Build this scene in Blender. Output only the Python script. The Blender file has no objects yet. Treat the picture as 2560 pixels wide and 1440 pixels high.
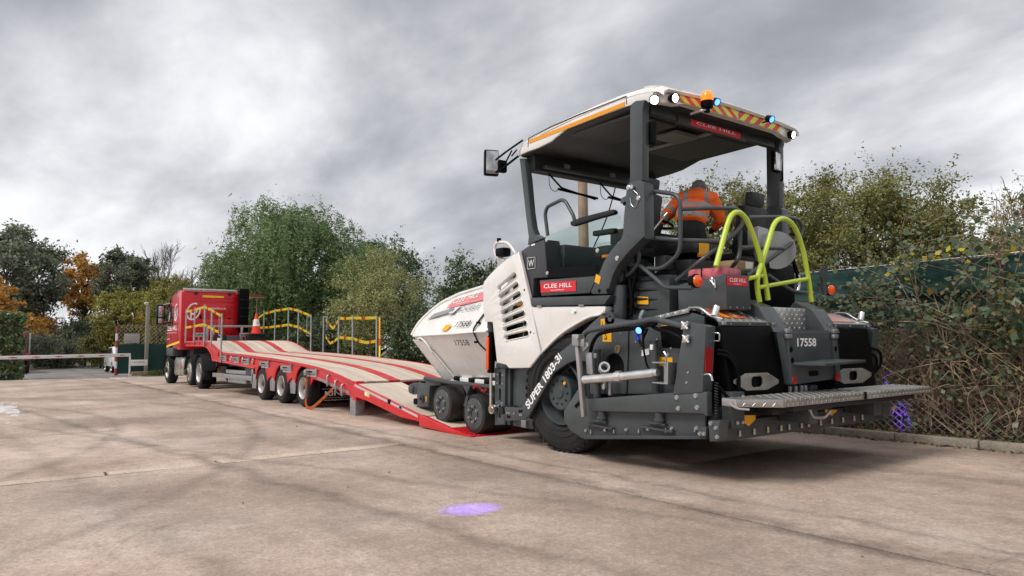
import bpy, bmesh, math, random
import numpy as np
from mathutils import Vector, Matrix
random.seed(7)
R = math.radians
SC = bpy.context.scene
COL = SC.collection
# ------------------------------------------------------------------ camera
cam_d = bpy.data.cameras.new('camera')
cam_d.lens = 24.609
cam_d.sensor_width = 36.0
cam_d.clip_start = 0.05
cam_d.clip_end = 3000
cam = bpy.data.objects.new('camera', cam_d)
COL.objects.link(cam)
YAW = math.atan2(.804, -.595)          # yard axes: X runs along the lorry, Y to its left
PITCH, ROLL = math.atan(149 / 1750), R(.58)
def yard(v):
    d = Vector((math.cos(YAW), math.sin(YAW), 0)); n = Vector((-math.sin(YAW), math.cos(YAW), 0))
    return Vector((v.dot(d), v.dot(n), v.z))
_f = Vector((0, math.cos(PITCH), math.sin(PITCH)))
_u0 = Vector((0, -math.sin(PITCH), math.cos(PITCH)))
_r0 = Vector((1, 0, 0))
_r = yard(_r0 * math.cos(ROLL) - _u0 * math.sin(ROLL))
_u = yard(_r0 * math.sin(ROLL) + _u0 * math.cos(ROLL))
_f = yard(_f)
M = Matrix((_r, _u, -_f)).transposed().to_4x4()
M.translation = Vector((0, 0, 1.19))
cam.matrix_world = M
SC.camera = cam
# ------------------------------------------------------------------ world and sun
SUN_EL, SUN_AZ = 50, 88                # yard azimuth, degrees from +X
w = bpy.data.worlds.new('World')
SC.world = w
w.use_nodes = True
nt = w.node_tree
nt.nodes.clear()
def N(t, **kw):
    n = nt.nodes.new(t)
    for k, v in kw.items(): setattr(n, k, v)
    return n
def L(a, b): nt.links.new(a, b)
out = N('ShaderNodeOutputWorld'); bg = N('ShaderNodeBackground'); L(bg.outputs[0], out.inputs[0])
tc = N('ShaderNodeTexCoord'); sx = N('ShaderNodeSeparateXYZ'); L(tc.outputs['Generated'], sx.inputs[0])
def wm(op, a, b=None):
    n = N('ShaderNodeMath', operation=op)
    for i, v in enumerate((a, b)):
        if v is None: continue
        if isinstance(v, (int, float)): n.inputs[i].default_value = v
        else: L(v, n.inputs[i])
    return n.outputs[0]
zc = wm('MAXIMUM', sx.outputs[2], 0.0)
den = wm('ADD', zc, .42)
cx = N('ShaderNodeCombineXYZ'); L(wm('DIVIDE', sx.outputs[0], den), cx.inputs[0]); L(wm('DIVIDE', sx.outputs[1], den), cx.inputs[1])
mp = N('ShaderNodeMapping'); L(cx.outputs[0], mp.inputs[0]); mp.inputs['Location'].default_value = (8.2, 3.3, 0); mp.inputs['Rotation'].default_value = (0, 0, R(-25)); mp.inputs['Scale'].default_value = (1.05, 1.4, 1)
def cloud(scale, detail, rgh, dist):
    z = N('ShaderNodeTexNoise'); L(mp.outputs[0], z.inputs['Vector']); z.inputs['Scale'].default_value = scale; z.inputs['Detail'].default_value = detail; z.inputs['Roughness'].default_value = rgh; z.inputs['Distortion'].default_value = dist; return z.outputs[0]
cl = wm('ADD', wm('MULTIPLY', cloud(.85, 3, .45, .15), .58), wm('MULTIPLY', cloud(2.3, 9, .54, .15), .42))
r1 = N('ShaderNodeValToRGB'); L(cl, r1.inputs[0])
cr = r1.color_ramp; cr.interpolation = 'B_SPLINE'
cr.elements[0].position = .36; cr.elements[0].color = (.19, .195, .21, 1)
cr.elements[1].position = .66; cr.elements[1].color = (.80, .80, .81, 1)
e = cr.elements.new(.46); e.color = (.31, .315, .335, 1)
e = cr.elements.new(.55); e.color = (.545, .545, .56, 1)
sky = N('ShaderNodeTexSky', sky_type='NISHITA'); sky.sun_disc = False
sky.sun_elevation = R(SUN_EL); sky.sun_rotation = R(90 - SUN_AZ)
skm = N('ShaderNodeVectorMath', operation='SCALE'); L(sky.outputs[0], skm.inputs[0]); skm.inputs['Scale'].default_value = .06
mx = N('ShaderNodeMix', data_type='RGBA'); mx.inputs['Factor'].default_value = .93
L(skm.outputs[0], mx.inputs['A']); L(r1.outputs[0], mx.inputs['B'])
L(mx.outputs['Result'], bg.inputs[0]); bg.inputs[1].default_value = 1.0
sd = bpy.data.lights.new('sun', 'SUN'); sd.energy = 1.5; sd.angle = R(22); sd.color = (1, .96, .9)
so = bpy.data.objects.new('sun', sd); COL.objects.link(so)
sdir = Vector((math.cos(R(SUN_EL)) * math.cos(R(SUN_AZ)), math.cos(R(SUN_EL)) * math.sin(R(SUN_AZ)), math.sin(R(SUN_EL))))
so.rotation_euler = sdir.to_track_quat('Z', 'Y').to_euler(); so.location = (0, 0, 30)
vs = SC.view_settings
vs.view_transform = 'Standard'; vs.look = 'None'; vs.exposure = 0.80; vs.gamma = 1; vs.use_curve_mapping = False
SC.cycles.max_bounces = 8; SC.cycles.transparent_max_bounces = 12
SC.cycles.use_denoising = True
# ------------------------------------------------------------------ materials
MATS = {}
def mat(name, col=(.5, .5, .5), rough=.5, metal=0., var=.0, vscale=6., bump=0., bscale=40., dirt=0., dcol=(.30, .24, .18), emis=None, estr=0., trans=0., coat=0., ior=1.45, alpha=1., island=None, spec=.5):
    if name in MATS: return MATS[name]
    m = bpy.data.materials.new(name); m.use_nodes = True
    t = m.node_tree; b = t.nodes['Principled BSDF']
    b.inputs['Base Color'].default_value = (*col, 1); b.inputs['Roughness'].default_value = rough; b.inputs['Metallic'].default_value = metal
    b.inputs['IOR'].default_value = ior; b.inputs['Alpha'].default_value = alpha
    b.inputs['Specular IOR Level'].default_value = spec
    if coat: b.inputs['Coat Weight'].default_value = coat; b.inputs['Coat Roughness'].default_value = .08
    if trans: b.inputs['Transmission Weight'].default_value = trans
    if emis: b.inputs['Emission Color'].default_value = (*emis, 1); b.inputs['Emission Strength'].default_value = estr
    def n(ty): return t.nodes.new(ty)
    co = n('ShaderNodeTexCoord').outputs['Object']
    cur = None
    if island:                              # colour varies leaf by leaf
        g = n('ShaderNodeNewGeometry'); rp = n('ShaderNodeValToRGB'); t.links.new(g.outputs['Random Per Island'], rp.inputs[0])
        el = rp.color_ramp.elements
        while len(el) > 1: el.remove(el[-1])
        el[0].position = 0; el[0].color = (*island[0], 1)
        for i, c in enumerate(island[1:]): q = el.new((i + 1) / max(1, len(island) - 1)); q.color = (*c, 1)
        cur = rp.outputs[0]
    if var:
        nz = n('ShaderNodeTexNoise'); nz.inputs['Scale'].default_value = vscale; nz.inputs['Detail'].default_value = 5; t.links.new(co, nz.inputs['Vector'])
        mr = n('ShaderNodeMapRange'); mr.inputs['From Min'].default_value = .3; mr.inputs['From Max'].default_value = .7; mr.inputs['To Min'].default_value = 1 - var; mr.inputs['To Max'].default_value = 1 + var
        t.links.new(nz.outputs[0], mr.inputs[0])
        hs = n('ShaderNodeHueSaturation')
        if cur: t.links.new(cur, hs.inputs['Color'])
        else: hs.inputs['Color'].default_value = (*col, 1)
        t.links.new(mr.outputs[0], hs.inputs['Value']); cur = hs.outputs[0]
        ra = n('ShaderNodeMapRange'); ra.inputs['To Min'].default_value = max(0, rough - .12); ra.inputs['To Max'].default_value = min(1, rough + .12)
        t.links.new(nz.outputs[0], ra.inputs[0]); t.links.new(ra.outputs[0], b.inputs['Roughness'])
    if dirt:
        nz = n('ShaderNodeTexNoise'); nz.inputs['Scale'].default_value = 2.3; nz.inputs['Detail'].default_value = 8; nz.inputs['Roughness'].default_value = .7; t.links.new(co, nz.inputs['Vector'])
        mr = n('ShaderNodeMapRange'); mr.inputs['From Min'].default_value = .48; mr.inputs['From Max'].default_value = .75; mr.inputs['To Max'].default_value = dirt
        t.links.new(nz.outputs[0], mr.inputs[0])
        mm = n('ShaderNodeMix'); mm.data_type = 'RGBA'; t.links.new(mr.outputs[0], mm.inputs['Factor'])
        if cur: t.links.new(cur, mm.inputs['A'])
        else: mm.inputs['A'].default_value = (*col, 1)
        mm.inputs['B'].default_value = (*dcol, 1); cur = mm.outputs['Result']
    if cur: t.links.new(cur, b.inputs['Base Color'])
    if bump:
        nz = n('ShaderNodeTexNoise'); nz.inputs['Scale'].default_value = bscale; nz.inputs['Detail'].default_value = 5; t.links.new(co, nz.inputs['Vector'])
        bp = n('ShaderNodeBump'); bp.inputs['Strength'].default_value = bump; bp.inputs['Distance'].default_value = .01
        t.links.new(nz.outputs[0], bp.inputs['Height']); t.links.new(bp.outputs[0], b.inputs['Normal'])
    MATS[name] = m
    return m
WHITE = mat('warm_white_paint', (.78, .755, .725), .28, var=.04, vscale=3, coat=.5, dirt=.12)
HOPW = mat('hopper_white_paint', (.80, .79, .77), .36, var=.05, vscale=4, coat=.2, dirt=.25, bump=.05, bscale=8)
GREY = mat('anthracite_paint', (.060, .069, .074), .34, var=.12, vscale=4, dirt=.12, dcol=(.15, .14, .13))
GREY2 = mat('anthracite_frame_paint', (.050, .057, .061), .45, var=.12, vscale=5, dirt=.12, dcol=(.12, .11, .10))
DARK = mat('dark_plastic', (.012, .013, .014), .5, var=.15, vscale=5)
BLACK = mat('black_gloss_panel', (.004, .004, .0045), .40, var=.2, vscale=3, spec=.10)
UNDER = mat('roof_lining_black', (.05, .05, .051), .5, var=.2, vscale=3)
RUBBER = mat('tyre_rubber', (.010, .010, .011), .72, var=.25, vscale=8, dirt=.16, dcol=(.09, .075, .06), bump=.1, bscale=60)
RUBBER2 = mat('roller_rubber', (.012, .011, .011), .6, var=.25, vscale=5, dirt=.35, dcol=(.10, .08, .06), bump=.1, bscale=30)
STEEL = mat('zinc_steel', (.62, .62, .63), .32, 1., var=.12, vscale=9)
GALV = mat('galvanised_steel', (.42, .43, .44), .45, .85, var=.15, vscale=12, dirt=.2, dcol=(.3, .29, .27))
ALU = mat('aluminium', (.78, .77, .76), .34, .9, var=.1, vscale=7)
CHROME = mat('chrome_rod', (.8, .8, .8), .12, 1.)
RED = mat('lorry_red_paint', (.60, .006, .016), .26, var=.06, vscale=3, coat=.5, dirt=.10, dcol=(.25, .05, .04))
TRED = mat('trailer_red_paint', (.62, .010, .018), .33, var=.1, vscale=4, coat=.2, dirt=.2, dcol=(.28, .07, .05))
DECKRED = mat('worn_deck_red', (.52, .014, .02), .55, var=.2, vscale=6, dirt=.75, dcol=(.42, .27, .20))
SIGNRED = mat('sign_red', (.70, .018, .035), .4)
PINKRED = mat('faded_sign_red', (.72, .22, .23), .4)
ORANGE = mat('orange_reflector', (.85, .10, .02), .35)
AMBER = mat('amber_tape', (.80, .33, .015), .4)
YEL = mat('yellow_sticker', (.85, .42, .01), .45)
YTAPE = mat('yellow_tape', (.80, .66, .02), .45)
LIME = mat('lime_paint', (.52, .66, .06), .38, coat=.2)
TXTW = mat('white_lettering', (.85, .85, .85), .5)
TXTK = mat('black_lettering', (.01, .01, .01), .5)
TXTG = mat('grey_lettering', (.18, .19, .2), .5)
GLASS = mat('tinted_glass', (.80, .92, .87), .03, trans=1., ior=1.02, spec=.25)
MIRROR = mat('mirror_glass', (.5, .5, .5), .08, 1.)
SEATM = mat('black_seat_vinyl', (.012, .012, .013), .45, var=.2, bump=.2, bscale=14)
WRAP = mat('clear_plastic_wrap', (.10, .105, .11), .15, alpha=.12, bump=.9, bscale=22)
# wood of the trailer bed, run along X
def wood_mat():
    m = bpy.data.materials.new('hardwood_decking'); m.use_nodes = True; t = m.node_tree; b = t.nodes['Principled BSDF']
    def n(ty): return t.nodes.new(ty)
    tcn = n('ShaderNodeTexCoord'); mp = n('ShaderNodeMapping'); mp.inputs['Scale'].default_value = (.22, 9, 9); t.links.new(tcn.outputs['Object'], mp.inputs[0])
    nz = n('ShaderNodeTexNoise'); nz.inputs['Scale'].default_value = 1.6; nz.inputs['Detail'].default_value = 8; nz.inputs['Roughness'].default_value = .65; t.links.new(mp.outputs[0], nz.inputs['Vector'])
    rp = n('ShaderNodeValToRGB'); t.links.new(nz.outputs[0], rp.inputs[0])
    e = rp.color_ramp.elements; e[0].position = .28; e[0].color = (.49, .40, .315, 1); e[1].position = .72; e[1].color = (.62, .52, .43, 1)
    oi = n('ShaderNodeObjectInfo'); mr = n('ShaderNodeMapRange'); mr.inputs['To Min'].default_value = .84; mr.inputs['To Max'].default_value = 1.14; t.links.new(oi.outputs['Random'], mr.inputs[0])
    hs = n('ShaderNodeHueSaturation'); t.links.new(rp.outputs[0], hs.inputs['Color']); t.links.new(mr.outputs[0], hs.inputs['Value'])
    t.links.new(hs.outputs[0], b.inputs['Base Color']); b.inputs['Roughness'].default_value = .75
    bp = n('ShaderNodeBump'); bp.inputs['Strength'].default_value = .25; bp.inputs['Distance'].default_value = .006; t.links.new(nz.outputs[0], bp.inputs['Height']); t.links.new(bp.outputs[0], b.inputs['Normal'])
    return m
WOOD = wood_mat()
# ------------------------------------------------------------------ builders
def finish(me, smooth=35):
    if smooth:
        me.polygons.foreach_set('use_smooth', [True] * len(me.polygons)); me.set_sharp_from_angle(angle=R(smooth))
def obj(name, me, m=None, parent=None, **props):
    o = bpy.data.objects.new(name, me)
    if m is not None and me is not None and not me.materials: me.materials.append(m)
    COL.objects.link(o)
    if parent is not None: o.parent = parent
    for k, v in props.items(): o[k] = v
    return o
def thing(name, loc, label, cat, group=None, rot=(0, 0, 0)):
    o = bpy.data.objects.new(name, None); COL.objects.link(o); o.location = loc; o.rotation_euler = rot
    o.empty_display_size = .2
    o['label'] = label; o['category'] = cat
    if group: o['group'] = group
    return o
def bm_obj(name, bm, m, parent=None, smooth=35, **props):
    bmesh.ops.recalc_face_normals(bm, faces=bm.faces)
    me = bpy.data.meshes.new(name); bm.to_mesh(me); bm.free(); finish(me, smooth)
    return obj(name, me, m, parent, **props)
def add_box(bm, c, s, rot=None, bev=0.):
    r = bmesh.ops.create_cube(bm, size=1); v = r['verts']
    mx_ = Matrix.Diagonal((*s, 1))
    if rot is not None: mx_ = rot.to_4x4() @ mx_
    mx_ = Matrix.Translation(c) @ mx_
    bmesh.ops.transform(bm, matrix=mx_, verts=v)
    if bev:
        ed = list({e for x in v for e in x.link_edges})
        bmesh.ops.bevel(bm, geom=ed, offset=bev, segments=2, profile=.6, affect='EDGES')
def box(name, m, parent, c, s, bev=.008, rot=None, **kw):
    bm = bmesh.new(); add_box(bm, Vector(c), s, rot, bev); return bm_obj(name, bm, m, parent, **kw)
def span(name, m, parent, lo, hi, bev=.008, **kw):
    lo, hi = [min(a, b) for a, b in zip(lo, hi)], [max(a, b) for a, b in zip(lo, hi)]
    return box(name, m, parent, [(a + b) / 2 for a, b in zip(lo, hi)], [b - a for a, b in zip(lo, hi)], bev, **kw)
def axmap(axis):
    # 2-D polygon (p,q) plus extrusion value -> 3-D
    if axis == 'y': return lambda p, q, v: (p, v, q)
    if axis == 'x': return lambda p, q, v: (v, p, q)
    return lambda p, q, v: (p, q, v)
def plate(name, m, parent, poly, axis, v0, v1, holes=None, bev=.006, smooth=35, **kw):
    f = axmap(axis)
    if not holes:
        bm = bmesh.new(); vs_ = [bm.verts.new(f(p, q, v0)) for p, q in poly]; fc = bm.faces.new(vs_)
        r = bmesh.ops.extrude_face_region(bm, geom=[fc]); nv = [g for g in r['geom'] if isinstance(g, bmesh.types.BMVert)]
        dv = Vector(f(0, 0, v1)) - Vector(f(0, 0, v0)); bmesh.ops.translate(bm, vec=dv, verts=nv)
        bmesh.ops.recalc_face_normals(bm, faces=bm.faces)
        if bev: bmesh.ops.bevel(bm, geom=list(bm.edges), offset=bev, segments=2, profile=.6, affect='EDGES', clamp_overlap=True)
        bmesh.ops.triangulate(bm, faces=[x for x in bm.faces if len(x.verts) > 4])
        return bm_obj(name, bm, m, parent, smooth, **kw)
    cu = bpy.data.curves.new('c', 'CURVE'); cu.dimensions = '2D'; cu.fill_mode = 'BOTH'
    cu.extrude = abs(v1 - v0) / 2 - bev; cu.bevel_depth = bev; cu.offset = -bev; cu.bevel_resolution = 2
    for pl in [poly] + holes:
        s = cu.splines.new('POLY'); s.points.add(len(pl) - 1); s.use_cyclic_u = True
        for i, (p, q) in enumerate(pl): s.points[i].co = (p, q, 0, 1)
    to = bpy.data.objects.new('c', cu); COL.objects.link(to)
    dg = bpy.context.evaluated_depsgraph_get(); me = bpy.data.meshes.new_from_object(to.evaluated_get(dg))
    bpy.data.objects.remove(to); me.name = name
    mid = (v0 + v1) / 2
    for v in me.vertices: v.co = f(v.co.x, v.co.y, mid + (v.co.z if axis != 'y' else -v.co.z))
    me.materials.clear(); finish(me, smooth)
    bm = bmesh.new(); bm.from_mesh(me); bmesh.ops.remove_doubles(bm, verts=bm.verts, dist=1e-5); return bm_obj(name, bm, m, parent, smooth, **kw)
def sheet(name, m, parent, poly, axis, v, t=.003, **kw):
    return plate(name, m, parent, poly, axis, v, v + t, bev=0, smooth=0, **kw)
def rounded(pts, r=.06, n=5):
    pts = [Vector(p) for p in pts]; out_ = [pts[0]]
    for a, b, c in zip(pts, pts[1:], pts[2:]):
        d1, d2 = a - b, c - b
        k = min(r, d1.length * .48, d2.length * .48)
        p, q = b + d1.normalized() * k, b + d2.normalized() * k
        for i in range(n + 1):
            s = i / n; out_.append((1 - s) ** 2 * p + 2 * s * (1 - s) * b + s * s * q)
    out_.append(pts[-1]); return out_
def add_tube(bm, pts, r, seg=8, cap=True):
    pts = [Vector(p) for p in pts]
    rs = r if isinstance(r, (list, tuple)) else [r] * len(pts)
    prev = None; rings = []
    for i, p in enumerate(pts):
        t = (pts[min(i + 1, len(pts) - 1)] - pts[max(i - 1, 0)])
        if t.length < 1e-9: t = Vector((0, 0, 1))
        t.normalize()
        if prev is None:
            up = Vector((0, 0, 1)) if abs(t.z) < .9 else Vector((1, 0, 0)); nx = t.cross(up).normalized()
        else: nx = (prev - t * prev.dot(t)).normalized()
        prev = nx; by = t.cross(nx)
        rings.append([bm.verts.new(p + (nx * math.cos(2 * math.pi * k / seg) + by * math.sin(2 * math.pi * k / seg)) * rs[i]) for k in range(seg)])
    for a, b in zip(rings, rings[1:]):
        for k in range(seg): bm.faces.new((a[k], a[(k + 1) % seg], b[(k + 1) % seg], b[k]))
    if cap and seg > 2: bm.faces.new(rings[0][::-1]); bm.faces.new(rings[-1])
def tube(name, m, parent, pts, r=.02, seg=10, rnd=.07, **kw):
    bm = bmesh.new(); add_tube(bm, rounded(pts, rnd) if rnd and len(pts) > 2 else pts, r, seg); return bm_obj(name, bm, m, parent, 50, **kw)
def cyl(name, m, parent, p0, p1, r, r1=None, seg=20, bev=.0, **kw):
    bm = bmesh.new(); add_tube(bm, [p0, p1], [r, r if r1 is None else r1], seg)
    if bev:
        ed = [e for e in bm.edges if any(len(fc.verts) == seg for fc in e.link_faces)]
        bmesh.ops.bevel(bm, geom=ed, offset=bev, segments=2, profile=.6, affect='EDGES')
    return bm_obj(name, bm, m, parent, 35, **kw)
def add_lathe(bm, prof, o, ax, seg=32):
    ax = Vector(ax).normalized(); o = Vector(o); u = ax.orthogonal().normalized(); v = ax.cross(u)
    rings = []
    for (h, r) in prof:
        if r < 1e-5: rings.append([bm.verts.new(o + ax * h)])
        else: rings.append([bm.verts.new(o + ax * h + (u * math.cos(2 * math.pi * k / seg) + v * math.sin(2 * math.pi * k / seg)) * r) for k in range(seg)])
    for a, b in zip(rings, rings[1:]):
        for k in range(seg):
            k2 = (k + 1) % seg
            if len(a) == 1 and len(b) == 1: continue
            if len(a) == 1: bm.faces.new((a[0], b[k], b[k2]))
            elif len(b) == 1: bm.faces.new((a[k], b[0], a[k2]))
            else: bm.faces.new((a[k], a[k2], b[k2], b[k]))
def lathe(name, m, parent, prof, o, ax, seg=32, smooth=35, **kw):
    bm = bmesh.new(); add_lathe(bm, prof, o, ax, seg); return bm_obj(name, bm, m, parent, smooth, **kw)
def prism(name, m, parent, bottom, top, bev=.006, smooth=35, **kw):
    bm = bmesh.new(); a = [bm.verts.new(p) for p in bottom]; b = [bm.verts.new(p) for p in top]; k = len(a)
    bm.faces.new(a[::-1]); bm.faces.new(b)
    for i in range(k): bm.faces.new((a[i], a[(i + 1) % k], b[(i + 1) % k], b[i]))
    bmesh.ops.recalc_face_normals(bm, faces=bm.faces)
    if bev: bmesh.ops.bevel(bm, geom=list(bm.edges), offset=bev, segments=2, profile=.6, affect='EDGES', clamp_overlap=True)
    return bm_obj(name, bm, m, parent, smooth, **kw)
def shell(name, m, parent, pts, faces, t=.02, smooth=35, **kw):
    # open sheet given as points and faces, thickened
    bm = bmesh.new(); vv = [bm.verts.new(p) for p in pts]
    for f in faces: bm.faces.new([vv[i] for i in f])
    bmesh.ops.recalc_face_normals(bm, faces=bm.faces)
    bmesh.ops.solidify(bm, geom=list(bm.faces), thickness=t)
    return bm_obj(name, bm, m, parent, smooth, **kw)
def text(name, s, m, parent, o, xd, yd, w_=None, h=.1, depth=.0015, shear=0., bold=0., spacing=1., **kw):
    cu = bpy.data.curves.new('t', 'FONT'); cu.body = s; cu.size = 1; cu.extrude = .0; cu.shear = shear; cu.offset = bold; cu.space_character = spacing; cu.resolution_u = 3
    to = bpy.data.objects.new('t', cu); COL.objects.link(to)
    dg = bpy.context.evaluated_depsgraph_get(); me = bpy.data.meshes.new_from_object(to.evaluated_get(dg)); bpy.data.objects.remove(to)
    xs = [v.co.x for v in me.vertices]; ys = [v.co.y for v in me.vertices]
    x0, x1, y0, y1 = min(xs), max(xs), min(ys), max(ys)
    xd, yd, o = Vector(xd).normalized(), Vector(yd).normalized(), Vector(o)
    sy = h / (y1 - y0); sxx = (w_ / (x1 - x0)) if w_ else sy
    nz_ = xd.cross(yd).normalized()
    for v in me.vertices: v.co = o + xd * ((v.co.x - x0) * sxx) + yd * ((v.co.y - y0) * sy) + nz_ * depth
    me.materials.clear(); me.name = name
    return obj(name, me, m, parent, **kw)
def copy_at(src, parent, loc):
    o = src.copy(); COL.objects.link(o); o.parent = parent; o.location = loc; return o
def bolts(name, m, parent, pts, ax, r=.014, t=.014, me=None):
    # shared hexagon bolt head meshes
    bm = bmesh.new(); add_tube(bm, [Vector((0, 0, 0)), Vector(ax) * t * .35], r * 1.25, 10); add_tube(bm, [Vector((0, 0, 0)), Vector(ax) * t], r, 6)
    me = bpy.data.meshes.new(name); bm.to_mesh(me); bm.free(); me.materials.append(m)
    for p in pts:
        o = obj(name, me, None, parent); o.location = p
def treads(name, m, parent, o, xd, yd, nx, ny, step, size=(.034, .009), h=.004, ang=45):
    # raised lozenges of tread plate on the parallelogram o + i*xd + j*yd
    xd, yd, o = Vector(xd).normalized(), Vector(yd).normalized(), Vector(o); nz_ = xd.cross(yd)
    bm = bmesh.new()
    for i in range(nx):
        for j in range(ny):
            c = o + xd * (i + .5) * step + yd * (j + .5) * step
            a = R(ang if (i + j) % 2 else -ang); u = xd * math.cos(a) + yd * math.sin(a); v = nz_.cross(u)
            b = [bm.verts.new(c + u * (sx_ * size[0] / 2) + v * (sy_ * size[1] / 2)) for sx_, sy_ in ((-1, 0), (0, -1), (1, 0), (0, 1))]
            tp = bm.verts.new(c + nz_ * h)
            for k in range(4): bm.faces.new((b[k], b[(k + 1) % 4], tp))
    return bm_obj(name, bm, m, parent, 0, kind='stuff')
def arc(cx_, cz_, r, a0, a1, n): return [(cx_ + r * math.cos(R(a0 + (a1 - a0) * i / n)), cz_ + r * math.sin(R(a0 + (a1 - a0) * i / n))) for i in range(n + 1)]
# ------------------------------------------------------------------ the yard
def ground_mat(name, c0, c1, c2, streak=True, bump=.35, rough=.85, objvar=False):
    m = bpy.data.materials.new(name); m.use_nodes = True; t = m.node_tree; b = t.nodes['Principled BSDF']
    def n(ty): return t.nodes.new(ty)
    g = n('ShaderNodeNewGeometry'); pos = g.outputs['Position']
    def noise(scale, detail, rgh, sc=(1, 1, 1), rot=0):
        mp = n('ShaderNodeMapping'); mp.inputs['Scale'].default_value = sc; mp.inputs['Rotation'].default_value = (0, 0, rot); t.links.new(pos, mp.inputs[0])
        z = n('ShaderNodeTexNoise'); z.inputs['Scale'].default_value = scale; z.inputs['Detail'].default_value = detail; z.inputs['Roughness'].default_value = rgh; t.links.new(mp.outputs[0], z.inputs['Vector']); return z.outputs[0]
    big = noise(.55, 9, .62)
    rp = n('ShaderNodeValToRGB'); t.links.new(big, rp.inputs[0]); el = rp.color_ramp.elements
    el[0].position = .30; el[0].color = (*c0, 1); el[1].position = .70; el[1].color = (*c2, 1); q = el.new(.50); q.color = (*c1, 1)
    cur = rp.outputs[0]
    def mul(cur, fac, lo, hi, a, b_):
        mr = n('ShaderNodeMapRange'); mr.inputs['From Min'].default_value = lo; mr.inputs['From Max'].default_value = hi; mr.inputs['To Min'].default_value = a; mr.inputs['To Max'].default_value = b_; t.links.new(fac, mr.inputs[0])
        hs = n('ShaderNodeHueSaturation'); t.links.new(cur, hs.inputs['Color']); t.links.new(mr.outputs[0], hs.inputs['Value']); return hs.outputs[0]
    if streak:
        cur = mul(cur, noise(1.0, 6, .6, (.10, 1.5, 1), R(4)), .35, .66, .88, 1.07)     # dirt dragged along the wheel tracks
        cur = mul(cur, noise(.9, 5, .55, (.16, 1.3, 1), R(-24)), .30, .52, .90, 1.02)
    cur = mul(cur, noise(5, 9, .75), .3, .7, .80, 1.18)
    cur = mul(cur, noise(13, 8, .8), .32, .68, .82, 1.16)
    if streak:
        sp_ = n('ShaderNodeSeparateXYZ'); t.links.new(pos, sp_.inputs[0]); X_, Y_ = sp_.outputs[0], sp_.outputs[1]
        def m2(op, a, c_=None):
            q_ = n('ShaderNodeMath'); q_.operation = op
            for i_, v_ in enumerate((a, c_)):
                if v_ is None: continue
                if isinstance(v_, (int, float)): q_.inputs[i_].default_value = v_
                else: t.links.new(v_, q_.inputs[i_])
            return q_.outputs[0]
        wob = m2('MULTIPLY', m2('SUBTRACT', noise(1.3, 4, .6), .5), .5); brk = noise(2.2, 7, .7)
        for (c0_, k0_, wd_, lo_) in ((-4.2, 0, .17, .56), (-2.28, .14, .17, .64), (-4.62, .02, .09, .70), (-3.2, .33, .13, .76), (-.9, .10, .22, .78), (-6.6, .12, .22, .74)):
            ds = m2('ABSOLUTE', m2('ADD', m2('SUBTRACT', m2('SUBTRACT', Y_, c0_), m2('MULTIPLY', m2('SUBTRACT', X_, 5.4), k0_)), wob))
            cur = mul(cur, m2('ADD', ds, m2('MULTIPLY', brk, wd_)), wd_ * .45, wd_ * 1.35, lo_, 1.0)
        cur = mul(cur, noise(.35, 6, .65), .35, .65, .76, 1.14)
        rad1 = m2('SQRT', m2('ADD', m2('POWER', m2('SUBTRACT', X_, 14.0), 2.0), m2('POWER', m2('SUBTRACT', Y_, 9.5), 2.0)))
        for rr0_ in (11.2, 13.1):                     # curved tyre marks swinging into the yard
            cur = mul(cur, m2('ADD', m2('ABSOLUTE', m2('ADD', m2('SUBTRACT', rad1, rr0_), m2('MULTIPLY', wob, .3))), m2('MULTIPLY', brk, .16)), .08, .24, .74, 1.0)
    fine = noise(95, 4, .7)
    cur = mul(cur, fine, .3, .7, .84, 1.16)
    cur = mul(cur, noise(36, 7, .8), .36, .64, .74, 1.22)
    if streak:
        wv = n('ShaderNodeTexNoise'); wv.inputs['Scale'].default_value = 1.4; wv.inputs['Detail'].default_value = 6; t.links.new(pos, wv.inputs['Vector'])
        va = n('ShaderNodeVectorMath'); va.operation = 'MULTIPLY_ADD'; t.links.new(wv.outputs['Color'], va.inputs[0]); va.inputs[1].default_value = (.9, .9, 0); t.links.new(pos, va.inputs[2])
        vc = n('ShaderNodeTexVoronoi'); vc.feature = 'DISTANCE_TO_EDGE'; vc.inputs['Scale'].default_value = .27; t.links.new(va.outputs[0], vc.inputs['Vector'])
        crk = m2('ADD', vc.outputs[0], m2('MULTIPLY', m2('GREATER_THAN', noise(.45, 2, .5), .50), 1.0))
        cur = mul(cur, crk, .001, .003, .82, 1.0)
    vo = n('ShaderNodeTexVoronoi'); vo.inputs['Scale'].default_value = 26; t.links.new(pos, vo.inputs['Vector'])
    cur = mul(cur, vo.outputs['Distance'], 0.0, .10, 1.35, 1.0)
    if objvar:
        oi = n('ShaderNodeObjectInfo'); cur = mul(cur, oi.outputs['Random'], 0, 1, .93, 1.07)
    if streak:                                       # soft-edged pale patch mixed into the colour near the gateway
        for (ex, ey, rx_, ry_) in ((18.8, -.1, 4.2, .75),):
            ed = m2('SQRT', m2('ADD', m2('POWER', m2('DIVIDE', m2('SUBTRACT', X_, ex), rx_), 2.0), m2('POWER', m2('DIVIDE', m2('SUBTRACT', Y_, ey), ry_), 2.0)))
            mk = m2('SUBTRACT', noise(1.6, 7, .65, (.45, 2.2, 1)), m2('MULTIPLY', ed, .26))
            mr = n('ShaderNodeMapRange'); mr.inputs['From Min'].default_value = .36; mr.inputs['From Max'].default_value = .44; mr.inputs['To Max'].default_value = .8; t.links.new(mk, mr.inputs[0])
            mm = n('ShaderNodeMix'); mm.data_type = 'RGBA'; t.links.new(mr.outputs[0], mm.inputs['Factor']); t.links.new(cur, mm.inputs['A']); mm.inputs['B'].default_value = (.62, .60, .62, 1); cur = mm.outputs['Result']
    t.links.new(cur, b.inputs['Base Color'])
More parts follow.
